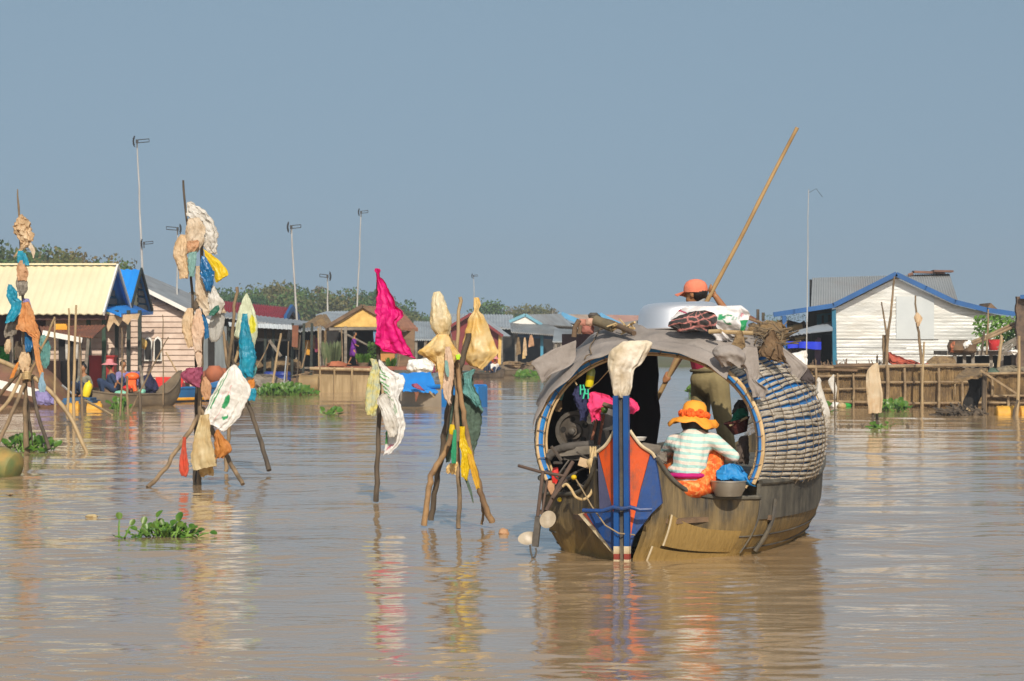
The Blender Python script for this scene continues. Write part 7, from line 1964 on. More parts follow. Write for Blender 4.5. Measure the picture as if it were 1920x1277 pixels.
# junk by the left quarter
jk = MB(); rr = random.Random(2)
for i in range(26):
    a = PB(rr.uniform(1035, 1110), rr.uniform(862, 925), rr.uniform(.55, .75)); jk.tube([a, a + Vector((rr.uniform(-.12, .12), rr.uniform(-.1, .1), rr.uniform(-.12, .12)))], rr.uniform(.006, .02), 6)
tag(obj('tangle', jk, M['steel_dark']), 'heap of dark tools and rods under the cross beam', 'tools')
tag(obj('tan_block', MB().box(PB(1096, 868, .6), (.10, .06, .07), ry=.3), M['tan_cloth']), 'tan wooden block hanging under the cross beam', 'block')
tag(bag('red_rag', [(1036, 878, 1046, 876), (1034, 892, 1048, 892), (1036, 904, 1044, 906)], PB(1040, 890, .6).y, M['red_plastic'], 'red rag among the tools on the left', 'rag', dr=.4, n=24, rows=4))
tag(bag('orange_rag', [(1028, 902, 1038, 900), (1026, 914, 1040, 914), (1032, 926, 1040, 926)], PB(1034, 912, .6).y, M['peach_cloth'], 'orange brown rag at the left gunwale', 'rag', dr=.4, n=24, rows=4))
tag(obj('yellow_spool', MB().ell(PB(1076, 895, .28), (.025, .03, .022), 10, 7), M['yellow_bag']), 'yellow spool at the end of the shaft', 'spool')
tag(obj('knob', MB().ell(PB(1049, 937, .42), (.02, .02, .02), 10, 7), M['yellow_bag']), 'small yellow knob on the left hull', 'knob')
# hanging things under the canopy
def bottle():
    c = PB(1104, 726, 1.05); rot = Matrix.Rotation(R(9), 3, 'Y')
    root = thing('bottle', 'yellow oil bottle hanging under the canopy', 'bottle', c)
    obj('liquid', MB().lathe([(.001, 0), (.033, .002), (.037, .015), (.037, .10), (.001, .10)], c, 16, rot), mat('yellow_oil', (.72, .60, .01), (.6, .5, .01), 5, .2), root)
    obj('glass', MB().lathe([(.037, .10), (.037, .135), (.034, .15), (.016, .178), (.016, .19)], c, 16, rot, cap=False), mat('greenish_bottle', (.38, .45, .12), None, rough=.2), root)
    obj('cap', MB().lathe([(.020, .188), (.020, .212), (.001, .213)], c, 12, rot), M['yellow_bag2'], root)
bottle()
def peg(x, y, label, tilt):
    c = PB(x, y, .98); mb = MB()
    for d in (-1, 1): mb.bar(c + Vector((d * .012, 0, .04)), c + Vector((d * .022 + tilt, 0, -.045)), .012, .012)
    mb.bar(c + Vector((-.014, 0, .0)), c + Vector((.014, 0, .0)), .01, .01)
    tag(obj('clothes_peg', mb, mat('green_peg', (.03, .50, .28), None, rough=.5)), label, 'peg', 'clothes pegs on the line under the canopy')
peg(1091, 730, 'green clothes peg, left of the pair holding the navy cloth', .01)
peg(1100, 738, 'green clothes peg, right of the pair holding the navy cloth', -.008)
tag(obj('cord', MB().tube([PB(1104, 730, .98), PB(1122, 716, .9), PB(1141, 695, .5)], .004, 5), M['rope']), 'pale line stretched from the pegs to the white sack', 'cord')
tag(obj('stick', MB().bar(PB(1064, 692, .95), PB(1082, 722, .97), .016, .012), M['bamboo']), 'short pale stick tied under the blue hoop', 'stick')
def hang(name, secs, s, m, label, cat, **k): return tag(bag(name, secs, PB(secs[1][0], secs[1][1], s).y, M[m] if isinstance(m, str) else m, label, cat, **k))
hang('navy_cloth', [(1080, 724, 1100, 728), (1074, 740, 1104, 742), (1078, 754, 1104, 756), (1086, 770, 1104, 772), (1088, 784, 1100, 786)], 1.0, mat('navy_garment', (.03, .035, .10), (.02, .022, .07), 6, .85, .006, 30), 'navy garment pegged under the canopy', 'cloth', dr=.35, folds=5)
hang('pink_cloth', [(1106, 736, 1116, 734), (1104, 750, 1150, 746), (1102, 762, 1160, 758), (1104, 774, 1130, 768), (1108, 782, 1126, 780)], .80, 'hot_pink', 'hot pink cloth hung left of the blue stern post', 'cloth', dr=.3, folds=6, cr=.08)
hang('pink_cloth', [(1180, 746, 1184, 746), (1180, 756, 1195, 756), (1181, 768, 1199, 766), (1182, 774, 1190, 774)], .80, 'hot_pink', 'hot pink cloth end showing right of the blue stern post', 'cloth', dr=.4, folds=6, n=40)
tag(obj('green_sprig', MB().ell(PB(1134, 768, .76), (.03, .03, .03), 10, 7, jit=.6, freq=4).ell(PB(1138, 762, .76), (.03, .02, .012), 10, 7, jit=.5), M['leaf']), 'green leafy sprig tucked under the pink cloth', 'sprig')
tag(obj('dark_log', MB().tube([PB(1132, 758, .74), PB(1150, 764, .7)], .02, 9), M['wood_brown']), 'short dark log end under the pink cloth', 'log')
hang('teal_bottle', [(1052, 724, 1060, 726), (1047, 736, 1058, 738), (1044, 748, 1054, 750)], 1.05, 'teal_net', 'crushed teal bottle stuck behind the blue hoop', 'bottle', dr=.6, n=24, rows=4, folds=2, fa=.05)
hang('brown_bag', [(1040, 752, 1054, 752), (1036, 762, 1054, 764), (1042, 770, 1050, 770)], 1.08, 'thatch', 'small brown bag below the teal bottle', 'bag', dr=.5, n=24, rows=4)
# white sack over the post
hang('white_sack', [(1168, 640, 1212, 638), (1150, 652, 1222, 644), (1142, 668, 1214, 664), (1140, 682, 1204, 680), (1142, 700, 1190, 694), (1146, 720, 1186, 716), (1148, 736, 1182, 736), (1154, 746, 1176, 746)], -.06, mat('stained_white_sack', (.78, .74, .66), (.62, .53, .38), 5, .75, .008, 26, trans=.1, stain=(.42, .32, .18), sscale=3.5, samt=.7), 'stained white sack hooded over the blue stern post', 'sack', dr=.42, folds=4, fa=.10, cr=.035, ragged=.02, n=80, rows=8)
# bowl with blue cloth, basket with green cloth
def lathe_at(prof, c, m, name, label, cat, n=28, rot=None):
    return tag(obj(name, MB().lathe(prof, c, n, rot), m), label, cat)
c = PB(1366, 930, .62)
lathe_at([(.001, .012), (.11, .012), (.135, .05), (.150, .12), (.156, .12), (.156, .13), (.15, .132), (.132, .05), (.108, .0), (.001, .0)], c, M['bowl_steel'], 'bowl', 'dull aluminium bowl beside the squatting woman', 'bowl')
hang('blue_cloth', [(1352, 872, 1380, 870), (1346, 882, 1394, 880), (1344, 894, 1402, 892), (1346, 900, 1408, 904), (1394, 904, 1410, 912)], .60, mat('azure_cloth', (.012, .22, .52), (.012, .17, .42), 6, .6, .006, 24), 'azure blue cloth heaped in the aluminium bowl', 'cloth', dr=.5, folds=4)
def basket():
    c = PB(1388, 812, 1.3)
    mb = MB().lathe([(.06, 0), (.105, .10), (.112, .10), (.118, .115), (.11, .12), (.1, .11), (.055, .01)], c, 24, Matrix.Rotation(R(-16), 3, 'Y'))
    tag(obj('basket', mb, mat('dark_red_basket', (.12, .03, .025), (.07, .02, .018), 30, .7, .01, 60)), 'dark red plastic basket under the right of the canopy', 'basket')
    tag(obj('bamboo_strip', MB().tube([PB(1368, 798, 1.2), PB(1386, 790, 1.2), PB(1402, 782, 1.2)], .010, 7), M['cream_cloth']), 'cream strip laid across the dark red basket', 'strip')
basket()
hang('green_cloth', [(1382, 768, 1396, 766), (1374, 780, 1402, 776), (1370, 792, 1402, 784)], 1.32, mat('emerald_cloth', (.01, .22, .12), (.008, .16, .09), 5, .6, .006, 24), 'emerald cloth in the dark red basket', 'cloth', dr=.5, n=40)
hang('grey_bundle', [(1384, 750, 1396, 750), (1376, 762, 1400, 762), (1372, 774, 1402, 772)], 1.5, 'steel_dark', 'grey bundle above the emerald cloth', 'bundle', dr=.6, n=32)
hang('brown_bundle', [(1388, 818, 1402, 816), (1382, 836, 1404, 834), (1380, 856, 1404, 852), (1380, 866, 1404, 868)], 1.3, mat('brown_sacking', (.12, .09, .075), (.07, .055, .045), 6, .9, .008, 30), 'brown sacking bundle below the basket', 'bundle', dr=.5, n=40)
lathe_at([(.001, .006), (.05, .006), (.07, .03), (.074, .03), (.055, .0), (.001, 0)], PB(1197, 826, 1.0) , M['white_paint'], 'dish', 'small white dish standing behind the painted stern', 'dish', 20)
hang('grey_cloth', [(1234, 850, 1250, 848), (1230, 860, 1250, 862), (1240, 868, 1250, 868)], .62, 'wood_grey', 'folded grey cloth left of the woman', 'cloth', dr=.5, n=28)
# roof load
zr = 1.905
c = PB(1276, 614, 1.55)
bas = MB().lathe([(.375, 0), (.385, -.01), (.392, .0), (.375, .03), (.362, .12), (.348, .165), (.318, .196), (.27, .214), (.2, .221), (.001, .224)], c, 48, Matrix.Rotation(R(-2), 3, 'Y'))
tag(obj('basin', bas, mat('bright_aluminium_basin', (.86, .87, .89), None, rough=.40, metal=.8)), 'large shiny aluminium basin upturned on the canopy roof', 'basin')
def roof_sack():
    def pr(u, t, front):
        w = (.78, .77, .79)
        if not front: return w
        if ((u - .20) / .08) ** 2 + ((t - .42 - .3 * (u - .2)) / .09) ** 2 < 1: return (.02, .30, .12)
        if abs(((u - .40) / .12) ** 2 + ((t - .47) / .13) ** 2 - 1) < .40 and u < .46: return (.02, .26, .10)
        if ((u - .57) / .09) ** 2 + ((t - .44) / .06) ** 2 < 1 and sin(u * 70) > -.2: return (.25, .42, .34)
        if u > .76 and t > .50: return (.02, .28, .10)
        if ((u - .80) / .07) ** 2 + ((t - .34) / .07) ** 2 < 1 and sin(u * 90 + t * 60) > -.3: return (.7, .12, .2)
        if u < -.6 and abs(t - .30 - .4 * (u + .8)) < .02: return (.55, .1, .18)
        return w
    s = PB(1340, 600, 1.2).y
    return tag(bag('printed_sack', [(1292, 574, 1390, 574), (1278, 580, 1402, 582), (1268, 590, 1408, 590), (1262, 600, 1404, 600), (1300, 612, 1398, 612), (1330, 624, 1392, 624), (1344, 636, 1386, 636)], s, M['print_cloth'],
            'white printed sack with green emblem spread over the roof load', 'sack', dr=.22, folds=4, fa=.06, cr=.03, ragged=.03, rows=9, n=120, col=pr))
roof_sack()
def checked_cloth():
    K = (.045, .040, .040)
    def pr(u, t, front):
        if not front: return K
        for c0 in (-.25, .12, .5):
            if abs(u - c0 - (t - .5) * .5) < .025: return (.50, .20, .18)
        for c0 in (.30, .56, .80):
            if abs(t - c0 + u * .16) < .03: return (.50, .20, .18)
        return K
    return tag(bag('checked_cloth', [(1296, 584, 1322, 582), (1272, 592, 1336, 588), (1258, 602, 1344, 598), (1254, 612, 1346, 612), (1270, 622, 1344, 618)], PB(1300, 600, 1.0).y, mat('checked_weave', (1, 1, 1), (.6, .6, .6), 8, .85, .008, 30, attr=True),
            'black cloth with pink checks bundled on the roof before the basin', 'cloth', dr=.3, folds=3, cr=.05, ragged=.03, rows=9, n=110, col=pr))
checked_cloth()
def roof_clutter():
    mb = MB()
    for (x, y, w, h, m) in ():
        pass
    for i, (x0, y0, x1, y1, mm, lab) in enumerate(((1084, 598, 1100, 612, 'brick1', 'pinkish brick block on the roof, left of two'), (1098, 597, 1117, 611, 'brick2', 'pale pink block on the roof, right of two'), (1090, 611, 1114, 626, 'brick3', 'dull red block under the two pink ones'))):
        M[mm] = mat(mm + '_bundle', ((.42, .19, .14), (.52, .32, .24), (.34, .13, .10))[i], ((.3, .14, .1), (.4, .24, .17), (.25, .1, .08))[i], 9, .9, .008, 30)
        hang('bundle', [(x0 + 2, y0, x1 - 2, y0), (x0, y0 + 4, x1, y0 + 3), (x0, y1 - 3, x1, y1 - 3), (x0 + 2, y1, x1 - 2, y1)], 1.2, mm, lab, 'bundle', dr=.7, fa=.04, cr=.05, ragged=.02, n=32, rows=4)
    st = MB()
    st.tube([PB(1076, 632, 1.1), PB(1078, 614, 1.1), PB(1086, 600, 1.1)], .022, 8); st.tube([PB(1086, 626, 1.1), PB(1088, 610, 1.1)], .018, 8)
    tag(obj('timber_prop', st, M['wood_brown']), 'bent brown timbers left of the pink blocks', 'timber')
    lg = MB(); q = spline([tuple(PB(x, y, s)) for x, y, s in ((1128, 602, 1.4), (1150, 607, 1.15), (1189, 625, .85))], 6); lg.tube(q, [.030 - .008 * i / len(q) for i in range(len(q))], 10)
    tag(obj('log', lg, M['wood_brown']), 'brown log lying on the grey roof tarpaulin', 'log')
    tag(obj('log', MB().tube([PB(1108, 598, 1.3), PB(1120, 596, 1.2)], .024, 10).tube([PB(1116, 600, 1.15), PB(1150, 614, 1.1)], .045, 10), mat('mossy_wood', (.16, .13, .08), (.1, .085, .055), 8, .9, .006, 30)), 'thick mossy log behind the brown one on the roof', 'log')
    jar = MB().lathe([(.02, 0), (.045, .01), (.05, .03), (.03, .05)], PB(1113, 597, 1.3), 14)
    tag(obj('pan', jar, M['steel_dark']), 'dark pot lid on the pink blocks', 'pan')
    tw = MB(); r2 = random.Random(9)
    for i in range(16):
        a = PB(r2.uniform(1148, 1186), r2.uniform(606, 622), 1.05); tw.tube([a, a + Vector((r2.uniform(-.10, .12), r2.uniform(-.1, .1), r2.uniform(-.03, .05)))], r2.uniform(.006, .012), 5)
    tag(obj('kindling', tw, M['rope']), 'loose kindling beside the brown log on the roof', 'kindling')
    # straw and mats on the right of the roof
    ms = MB(); r3 = random.Random(10)
    for i in range(150):
        a = PB(r3.uniform(1396, 1470), r3.uniform(618, 656), r3.uniform(1.3, 2.2)); d = Vector((r3.uniform(-.16, .16), r3.uniform(-.2, .2), r3.uniform(-.05, .08)))
        ms.tube([a, a + d], r3.uniform(.004, .008), 5)
    tag(obj('straw_heap', ms, mat('old_straw', (.20, .15, .09), (.12, .09, .06), 10, .95)), 'heap of brown straw and twigs on the right of the roof', 'straw')
    hang('mat_bundle', [(1404, 612, 1470, 606), (1398, 624, 1478, 620), (1396, 640, 1474, 640), (1410, 654, 1462, 652)], 1.9, 'thatch', 'brown rolled mats under the straw heap', 'mats', dr=.5, cr=.08)
    hang('brown_mat', [(1438, 622, 1450, 618), (1430, 644, 1462, 640), (1424, 664, 1472, 668), (1440, 672, 1474, 680)], 1.35, mat('dark_brown_mat', (.17, .11, .06), (.11, .07, .04), 8, .95, .010, 40), 'dark brown mat hanging right over the woven rolls', 'mat', dr=.14, folds=5)
    hang('brown_mat', [(1382, 622, 1392, 620), (1376, 636, 1396, 636), (1370, 650, 1398, 650)], 1.1, 'thatch', 'small brown mat behind the roof sack', 'mat', dr=.3, n=32)
    hang('grey_bundle', [(1342, 650, 1372, 646), (1336, 658, 1390, 654), (1338, 668, 1398, 668), (1350, 680, 1396, 682)], .72, 'tarp_grey', 'rounded grey tarpaulin bundle at the right of the roof edge', 'bundle', dr=.6, folds=2, fa=.03, cr=.012)
    bb = MB().tube([PB(1330, 622, 1.0), PB(1352, 621, .98)], .020, 10); bb.tube([PB(1352, 622, 1.2), PB(1412, 625, 1.2)], .018, 9)
    tag(obj('bamboo_length', bb, M['bamboo']), 'bamboo lengths lying across the roof below the sack', 'bamboo')
roof_clutter()
# ------------------------------------------------------------------ the two people on the boat
def hand(root, wrist, direction, palm_n, curl_c, name='hand', k=1.0, flip=1):
    pass
def fingers(mb, palm, d, side, nrm, k=1.0, curl=1.1, thumb=1):
    """palm centre, finger direction d, across-palm direction side, palm normal nrm (fingers curl towards nrm)"""
    d, side, nrm = Vector(d).normalized(), Vector(side).normalized(), Vector(nrm).normalized()
    mb.cap(palm - d * .03 * k - side * .012 * k, .019 * k, palm + d * .03 * k - side * .018 * k, .016 * k)
    mb.cap(palm - d * .03 * k + side * .012 * k, .019 * k, palm + d * .03 * k + side * .018 * k, .016 * k)
    for i, (o, L) in enumerate(((-.033, .070), (-.011, .080), (.011, .075), (.032, .058))):
        p = palm + d * .036 * k + side * o * k; a = .25; r = .0095 * k
        for j in range(3):
            seg = L * k * (.42, .33, .25)[j]
            a += curl * (.55, .8, .6)[j] * (1 + .06 * i)
            q = p + (d * cos(a) + nrm * sin(a)) * seg
            mb.cap(p, r, q, r * .92, 7); p = q; r *= .92
    p = palm - d * .025 * k - side * .03 * k * thumb
    q = p + (d * .55 - side * .6 * thumb + nrm * .5).normalized() * .038 * k
    mb.cap(p, .013 * k, q, .011 * k, 7); mb.cap(q, .011 * k, q + (d * .6 + nrm * .7 + side * .2 * thumb).normalized() * .03 * k, .009 * k, 7)

def head(mb, c, f, k=1.0):
    """skull, jaw, nose, ears; f = facing direction"""
    f = Vector(f).normalized(); u = Vector((0, 0, 1)); r = f.cross(u).normalized(); u = r.cross(f)
    Mx = Matrix((f, -r, u)).transposed()
    mb.ell(c + u * .02 * k - f * .01 * k, (.098 * k, .078 * k, .105 * k), 18, 12, M=Mx)
    mb.ell(c - u * .055 * k + f * .025 * k, (.068 * k, .058 * k, .06 * k), 14, 9, M=Mx)
    mb.cap(c + f * .085 * k + u * .015 * k, .010 * k, c + f * .108 * k - u * .022 * k, .014 * k, 8)      # nose
    mb.cap(c + f * .086 * k + u * .03 * k - r * .03 * k, .013 * k, c + f * .086 * k + u * .03 * k + r * .03 * k, .013 * k, 8)   # brow
    mb.ell(c + f * .084 * k - u * .055 * k, (.014 * k, .026 * k, .010 * k), 10, 6, M=Mx)                  # lips
    for s in (-1, 1): mb.ell(c + r * s * .078 * k - u * .005 * k - f * .01 * k, (.024 * k, .010 * k, .032 * k), 10, 8, M=Mx)

def woman():
    root = thing('person', 'person in striped shirt and wide orange hat squatting at the stern with back turned', 'person', B(.55, .45, .36))
    Q = lambda x, y, s=.62: PB(x, y, s)
    hipc, shc = Q(1296, 898, .60), Q(1300, 828, .66)
    sL, sR = Q(1262, 828, .66), Q(1338, 826, .66)
    eR, wR = Q(1376, 856, .72), Q(1352, 868, .92)
    eL, wL = Q(1247, 852, .80), Q(1258, 872, 1.0)
    kL, kR = Q(1262, 862, 1.0), Q(1342, 850, .86)
    fL, fR = Q(1268, 925, .95), Q(1338, 925, .84)
    hc = Q(1301, 792, .70)
    body = MB()
    body.ell(hipc, (.14, .12, .10), 16, 10); body.cap(hipc, .115, shc, .12)
    body.cap(sL, .05, sR, .05); body.cap(shc, .05, hc, .045)
    for s0, e0, w0 in ((sL, eL, wL), (sR, eR, wR)):
        body.cap(s0, .042, e0, .033); body.cap(e0, .032, w0, .023)
    for s, k0, f0 in ((-1, kL, fL), (1, kR, fR)):
        h0 = hipc + BR * (s * .09)
        body.cap(h0, .08, k0, .055); body.cap(k0, .05, f0, .034); body.cap(f0, .034, f0 + BF * .14, .026)
    head(body, hc, BF)
    for s, w0, e0 in ((-1, wL, eL), (1, wR, eR)):
        d = (w0 - e0).normalized(); fingers(body, w0 + d * .05, d, BR * s, Vector((0, 0, -1)), .92, 1.0, s)
    blobby('body', body, M['skin'], root, .009, 2)
    sh = MB()
    sh.cap(Q(1291, 888, .60), .150, Q(1296, 862, .61), .145); sh.cap(Q(1294, 866, .61), .15, Q(1300, 834, .65), .150)
    sh.ell(Q(1290, 880, .6), (.175, .13, .06), 18, 10); sh.ell(Q(1298, 836, .65), (.19, .12, .085), 18, 10)
    sh.cap(sL + BR * .03, .07, sR - BR * .03, .07); sh.cap(sL, .062, eL, .050); sh.cap(sR, .064, eR, .050)
    sh.cap(eL, .050, eL.lerp(wL, .8), .036); sh.cap(eR, .050, eR.lerp(wR, .85), .036)
    sm = bpy.data.materials.new('striped_knit'); sm.use_nodes = True
    n, l = sm.node_tree.nodes, sm.node_tree.links; b = n["Principled BSDF"]; b.inputs['Roughness'].default_value = .85
    tc = n.new("ShaderNodeTexCoord"); sp = n.new("ShaderNodeSeparateXYZ"); nt = n.new("ShaderNodeTexNoise"); nt.inputs['Scale'].default_value = 5
    l.new(tc.outputs['Object'], sp.inputs[0]); l.new(tc.outputs['Object'], nt.inputs['Vector'])
    m1 = n.new("ShaderNodeMath"); m1.operation = 'MULTIPLY_ADD'; m1.inputs[1].default_value = .03; l.new(nt.outputs['Fac'], m1.inputs[0]); l.new(sp.outputs[2], m1.inputs[2])
    mx_ = n.new("ShaderNodeMath"); mx_.operation = 'MULTIPLY_ADD'; mx_.inputs[1].default_value = .08; l.new(sp.outputs[0], mx_.inputs[0]); l.new(m1.outputs[0], mx_.inputs[2])
    m2 = n.new("ShaderNodeMath"); m2.operation = 'MULTIPLY'; m2.inputs[1].default_value = 2 * pi / .052; l.new(mx_.outputs[0], m2.inputs[0])
    m3 = n.new("ShaderNodeMath"); m3.operation = 'SINE'; l.new(m2.outputs[0], m3.inputs[0])
    mr = n.new("ShaderNodeMapRange"); mr.inputs['From Min'].default_value = -.35; mr.inputs['From Max'].default_value = .35; l.new(m3.outputs[0], mr.inputs['Value'])
    mx = n.new("ShaderNodeMix"); mx.data_type = 'RGBA'; mx.inputs['A'].default_value = (.72, .62, .54, 1); mx.inputs['B'].default_value = (.34, .56, .52, 1)
    l.new(mr.outputs[0], mx.inputs['Factor']); l.new(mx.outputs['Result'], b.inputs['Base Color'])
    t4 = n.new("ShaderNodeTexNoise"); t4.inputs['Scale'].default_value = 13; t4.inputs['Detail'].default_value = 3; l.new(tc.outputs['Object'], t4.inputs['Vector'])
    bp = n.new("ShaderNodeBump"); bp.inputs['Distance'].default_value = .022; l.new(t4.outputs['Fac'], bp.inputs['Height']); l.new(bp.outputs[0], b.inputs['Normal'])
    blobby('striped_shirt', sh, sm, root, .010, 3)
    hem = MB()
    hem.ell(Q(1291, 891, .59), (.180, .168, .042), 20, 8)
    blobby('shirt_hem', hem, M['magenta_hem'], root, .010, 2)
    sk = MB()
    sk.ell(Q(1292, 915, .60), (.19, .185, .10), 20, 12); sk.ell(Q(1312, 915, .62), (.12, .12, .075), 16, 10)
    for s, k0, f0, hx in ((-1, kL, fL, 1262), (1, kR, fR, 1326)):
        h0 = hipc + BR * (s * .09)
        sk.cap(h0, .118 if s < 0 else .10, k0, .084); sk.cap(Q(hx, 905, .66), .105, k0, .08); sk.cap(k0, .078, f0 + Vector((0, 0, .06)), .06)
    sk.cap(Q(1330, 905, .66), .095, Q(1342, 850, .80), .088); sk.cap(Q(1336, 850, .82), .085, Q(1334, 900, .82), .085)
    blobby('sarong', sk, mat('orange_print_sarong', (.74, .13, .012), (.60, .07, .01), 14, .8, .010, 18, stain=(.82, .46, .14), sscale=26, samt=.9), root, .010, 3)
    # hat: crown and wavy brim
    hb = MB()
    prof = [(.205, -.055), (.17, -.018), (.125, .005), (.108, .03), (.104, .07), (.095, .115), (.07, .142), (.03, .153), (.001, .155)]
    hcp = hc + Vector((0, -.0, .03)); n_ = 48; o = 0
    tilt = Matrix.Rotation(R(6), 3, 'Y') @ Matrix.Rotation(R(-4), 3, 'X')
    for r0, z0 in prof:
        for k in range(n_):
            a = 2 * pi * k / n_
            wv = 1 + (.07 * sin(2 * a + .6) + .05 * sin(5 * a)) * (1 if r0 > .15 else 0)
            zz = z0 + ((.020 * sin(3 * a + 1.0) + .012 * sin(7 * a)) if r0 > .15 else 0) + .004 * nz(r0 * 30, a * 2)
            hb.v.append(hcp + tilt @ Vector((r0 * wv * cos(a), r0 * wv * sin(a), zz)))
    for i in range(len(prof) - 1):
        for k in range(n_):
            hb.f.append((i * n_ + k, i * n_ + (k + 1) % n_, (i + 1) * n_ + (k + 1) % n_, (i + 1) * n_ + k))
    ob = obj('hat', hb, M['orange_hat'], root, smooth=70)
    sd_ = ob.modifiers.new("s", 'SOLIDIFY'); sd_.thickness = .005; sd_.offset = -1
    bd = MB()
    for k in range(22):
        a = 2 * pi * k / 22
        p = hcp + tilt @ Vector((.112 * cos(a), .112 * sin(a), .035 + .006 * sin(k * 2.3)))
        bd.ell(p, (.026, .022, .026), 9, 6, jit=.5, freq=4, seed=k)
    for an in (-1.95, -1.2):
        p = hcp + tilt @ Vector((.112 * cos(an), .112 * sin(an), .045))
        for k in range(7):
            t = 2 * pi * k / 7
            bd.ell(p + Vector((.022 * cos(t), -.012, .022 * sin(t))), (.017, .012, .017), 8, 5, jit=.3, seed=k)
    obj('hat_band', bd, M['orange_band'], root)
    hr = MB().ell(hc + BF * -.02 + Vector((0, 0, .0)), (.105, .10, .11), 16, 10)
    hr.cap(hc - BF * .06, .06, hc - BF * .05 + Vector((0, 0, -.10)), .03)
    obj('hair', hr, M['hair'], root)
M['magenta_hem'] = mat('magenta_hem', (.48, .006, .16), (.4, .005, .13), 6, .8)
woman()

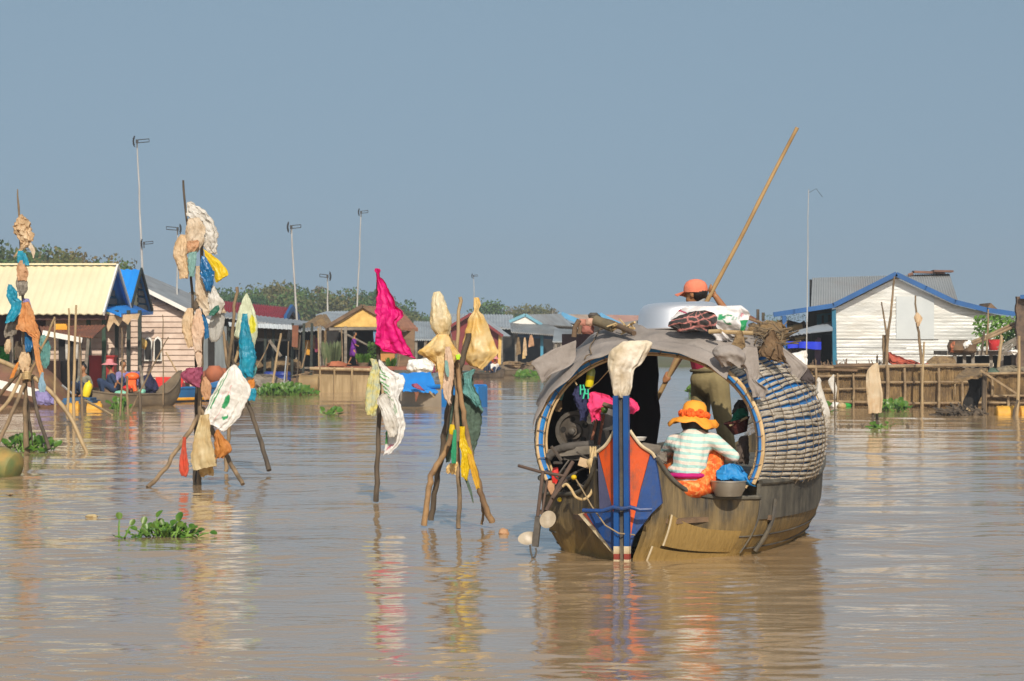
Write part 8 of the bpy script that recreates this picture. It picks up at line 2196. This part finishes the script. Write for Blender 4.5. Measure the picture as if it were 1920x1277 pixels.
def man():
    s0 = 3.5
    root = thing('person', 'person in coral cap and olive trousers standing behind the canopy pushing a long pole', 'person', B(s0, .35, .57))
    Q = lambda x, y, s=s0: PB(x, y, s)
    F = (-BR * .92 + BF * .25).normalized()           # he faces left
    hip, waist, chest, neck = Q(1331, 716), Q(1322, 690), Q(1314, 640), Q(1306, 592)
    hc = Q(1303, 551)
    shN, shF = Q(1318, 606, s0 - .12), Q(1302, 606, s0 + .12)
    # pole
    pa, pb = P(1495, 239, 22.8), P(1237, 738, 23.3)
    pd = (pb - pa).normalized()
    pend = pa + pd * ((pa.z + .9) / -pd.z)
    # raised right hand on the pole near the head, left hand low on the pole
    def on(py):
        z_target = None
        t = 0
        for i in range(400):
            q = pa.lerp(pend, i / 400)
            yy = CY - (q.z - EYE) * FPX / q.y
            if yy >= py: return q
        return pend
    hR, hL = on(547), on(706)
    eR = Q(1366, 590, s0 - .16)
    eL = Q(1274, 668, s0 + .05)
    body = MB()
    body.cap(hip, .12, waist, .115); body.cap(waist, .115, chest, .13); body.cap(chest, .13, Q(1310, 608), .09); body.cap(neck, .052, hc - Vector((0, 0, .05)), .05)
    body.cap(shN, .06, shF, .06)
    for sh_, e_, h_ in ((shN, eR, hR), (shF, eL, hL)):
        d = (h_ - e_).normalized(); w_ = h_ - d * .05
        body.cap(sh_, .052, e_, .040); body.cap(e_, .042, w_, .027)
        side = pd; nrm = d.cross(pd).normalized()
        fingers(body, h_ + nrm * -.028, d, side, nrm, .95, 1.25, -1)
    head(body, hc, F)
    legs = []
    for s_, x0, x1, x2, ss in ((-1, 1316, 1312, 1316, s0 + .1), (1, 1346, 1358, 1368, s0 - .06)):
        h0, k0, a0 = Q(x0, 716, ss), Q(x1, 800, ss), Q(x2, 892, ss)
        a0.z = max(a0.z, .64)
        legs.append((h0, k0, a0))
        body.cap(h0, .085, k0, .058); body.cap(k0, .055, a0, .036); body.cap(a0 - Vector((0, 0, .03)), .036, a0 + F * .15 - Vector((0, 0, .045)), .026)
    blobby('body', body, M['skin'], root, .009, 2)
    sh = MB()
    sh.cap(Q(1324, 700), .128, chest, .148); sh.cap(chest, .148, Q(1310, 612), .105); sh.cap(shN, .076, shF, .076)
    sh.cap(shN, .072, shN.lerp(eR, .45), .064); sh.cap(shF, .072, shF.lerp(eL, .6), .062)
    blobby('shirt', sh, M['maroon'], root, .012, 3)
    tr = MB()
    tr.ell(Q(1330, 712), (.185, .15, .13), 18, 12); tr.cap(Q(1326, 698), .142, hip, .150)
    for (h0, k0, a0) in legs:
        tr.cap(h0, .112, k0, .085); tr.cap(k0, .086, a0 + Vector((0, 0, .06)), .072)
    obj_t = blobby('trousers', tr, M['pants'], root, .011, 3)
    bl = MB().tube([Q(1325, 695) + BR * (.148 * cos(t)) + BF * (.142 * sin(t)) for t in [k * pi / 14 for k in range(28)]], .016, 6, closed=True)
    obj('waistband', bl, mat('dark_olive', (.11, .09, .045), None, rough=.9), root)
    hr = MB().ell(hc + Vector((0, 0, .016)) - F * .044, (.086, .086, .094), 16, 10)
    obj('hair', hr, M['hair'], root)
    up = Vector((0, 0, 1)); r = F.cross(up).normalized()
    Mx = Matrix((F, -r, up)).transposed()
    cp = MB(); c0 = hc + Vector((0, 0, .045)) - F * .008
    prof = [(.112, -.03), (.114, .0), (.108, .035), (.088, .068), (.055, .088), (.02, .096), (.001, .097)]
    n_ = 28
    for r0, z0 in prof:
        for k in range(n_):
            a = 2 * pi * k / n_
            cp.v.append(c0 + Mx @ Vector((r0 * 1.06 * cos(a), r0 * .88 * sin(a), z0)))
    for i in range(len(prof) - 1):
        for k in range(n_): cp.f.append((i * n_ + k, i * n_ + (k + 1) % n_, (i + 1) * n_ + (k + 1) % n_, (i + 1) * n_ + k))
    cap_o = obj('cap', cp, M['coral_cap'], root, smooth=70)
    vs = MB().grid(lambda u, v: c0 + Mx @ Vector(((.10 + .125 * v * (1 - .35 * (2 * u - 1) ** 2)) * 1.0 * (1 - .12 * (2 * u - 1) ** 2), (.085 - .02 * v) * (2 * u - 1), -.018 - .035 * v - .018 * (2 * u - 1) ** 2)), 12, 6, (0, 0, .006))
    obj('cap_visor', vs, M['coral_cap'], root)
    sc = MB().cap(hc - F * .075 - Vector((0, 0, .055)), .035, hc - F * .06 - Vector((0, 0, .11)), .04)
    obj('neck_cloth', sc, mat('grey_scarf', (.34, .36, .38), (.2, .21, .22), 9, .85), root)
    # pole
    pl = MB(); K = 60
    pts = [pa.lerp(pend, k / K) + Vector((.012 * nz(k * .12, 2), 0, 0)) for k in range(K + 1)]
    pl.tube(pts, [.017 + .012 * k / K + (.002 if k % 9 == 0 else 0) for k in range(K + 1)], 10)
    tag(obj('bamboo_pole', pl, mat('polished_bamboo', (.42, .28, .13), (.30, .19, .085), 4, .45, .002, 30)), 'very long bamboo pole held slanting up against the sky', 'pole')
man()
# ------------------------------------------------------------------ humid river air
def haze():
    mb = MB().box((0, 290, 8), (640, 640, 30))
    m = bpy.data.materials.new('humid_air'); m.use_nodes = True
    n, l = m.node_tree.nodes, m.node_tree.links
    n.remove(n["Principled BSDF"])
    v = n.new("ShaderNodeVolumePrincipled")
    v.inputs['Color'].default_value = (.80, .87, .93, 1)
    v.inputs['Density'].default_value = 0.0009
    v.inputs['Anisotropy'].default_value = 0.2
    l.new(v.outputs[0], n["Material Output"].inputs['Volume'])
    obj('haze', mb, m, smooth=0, kind='stuff')
haze()
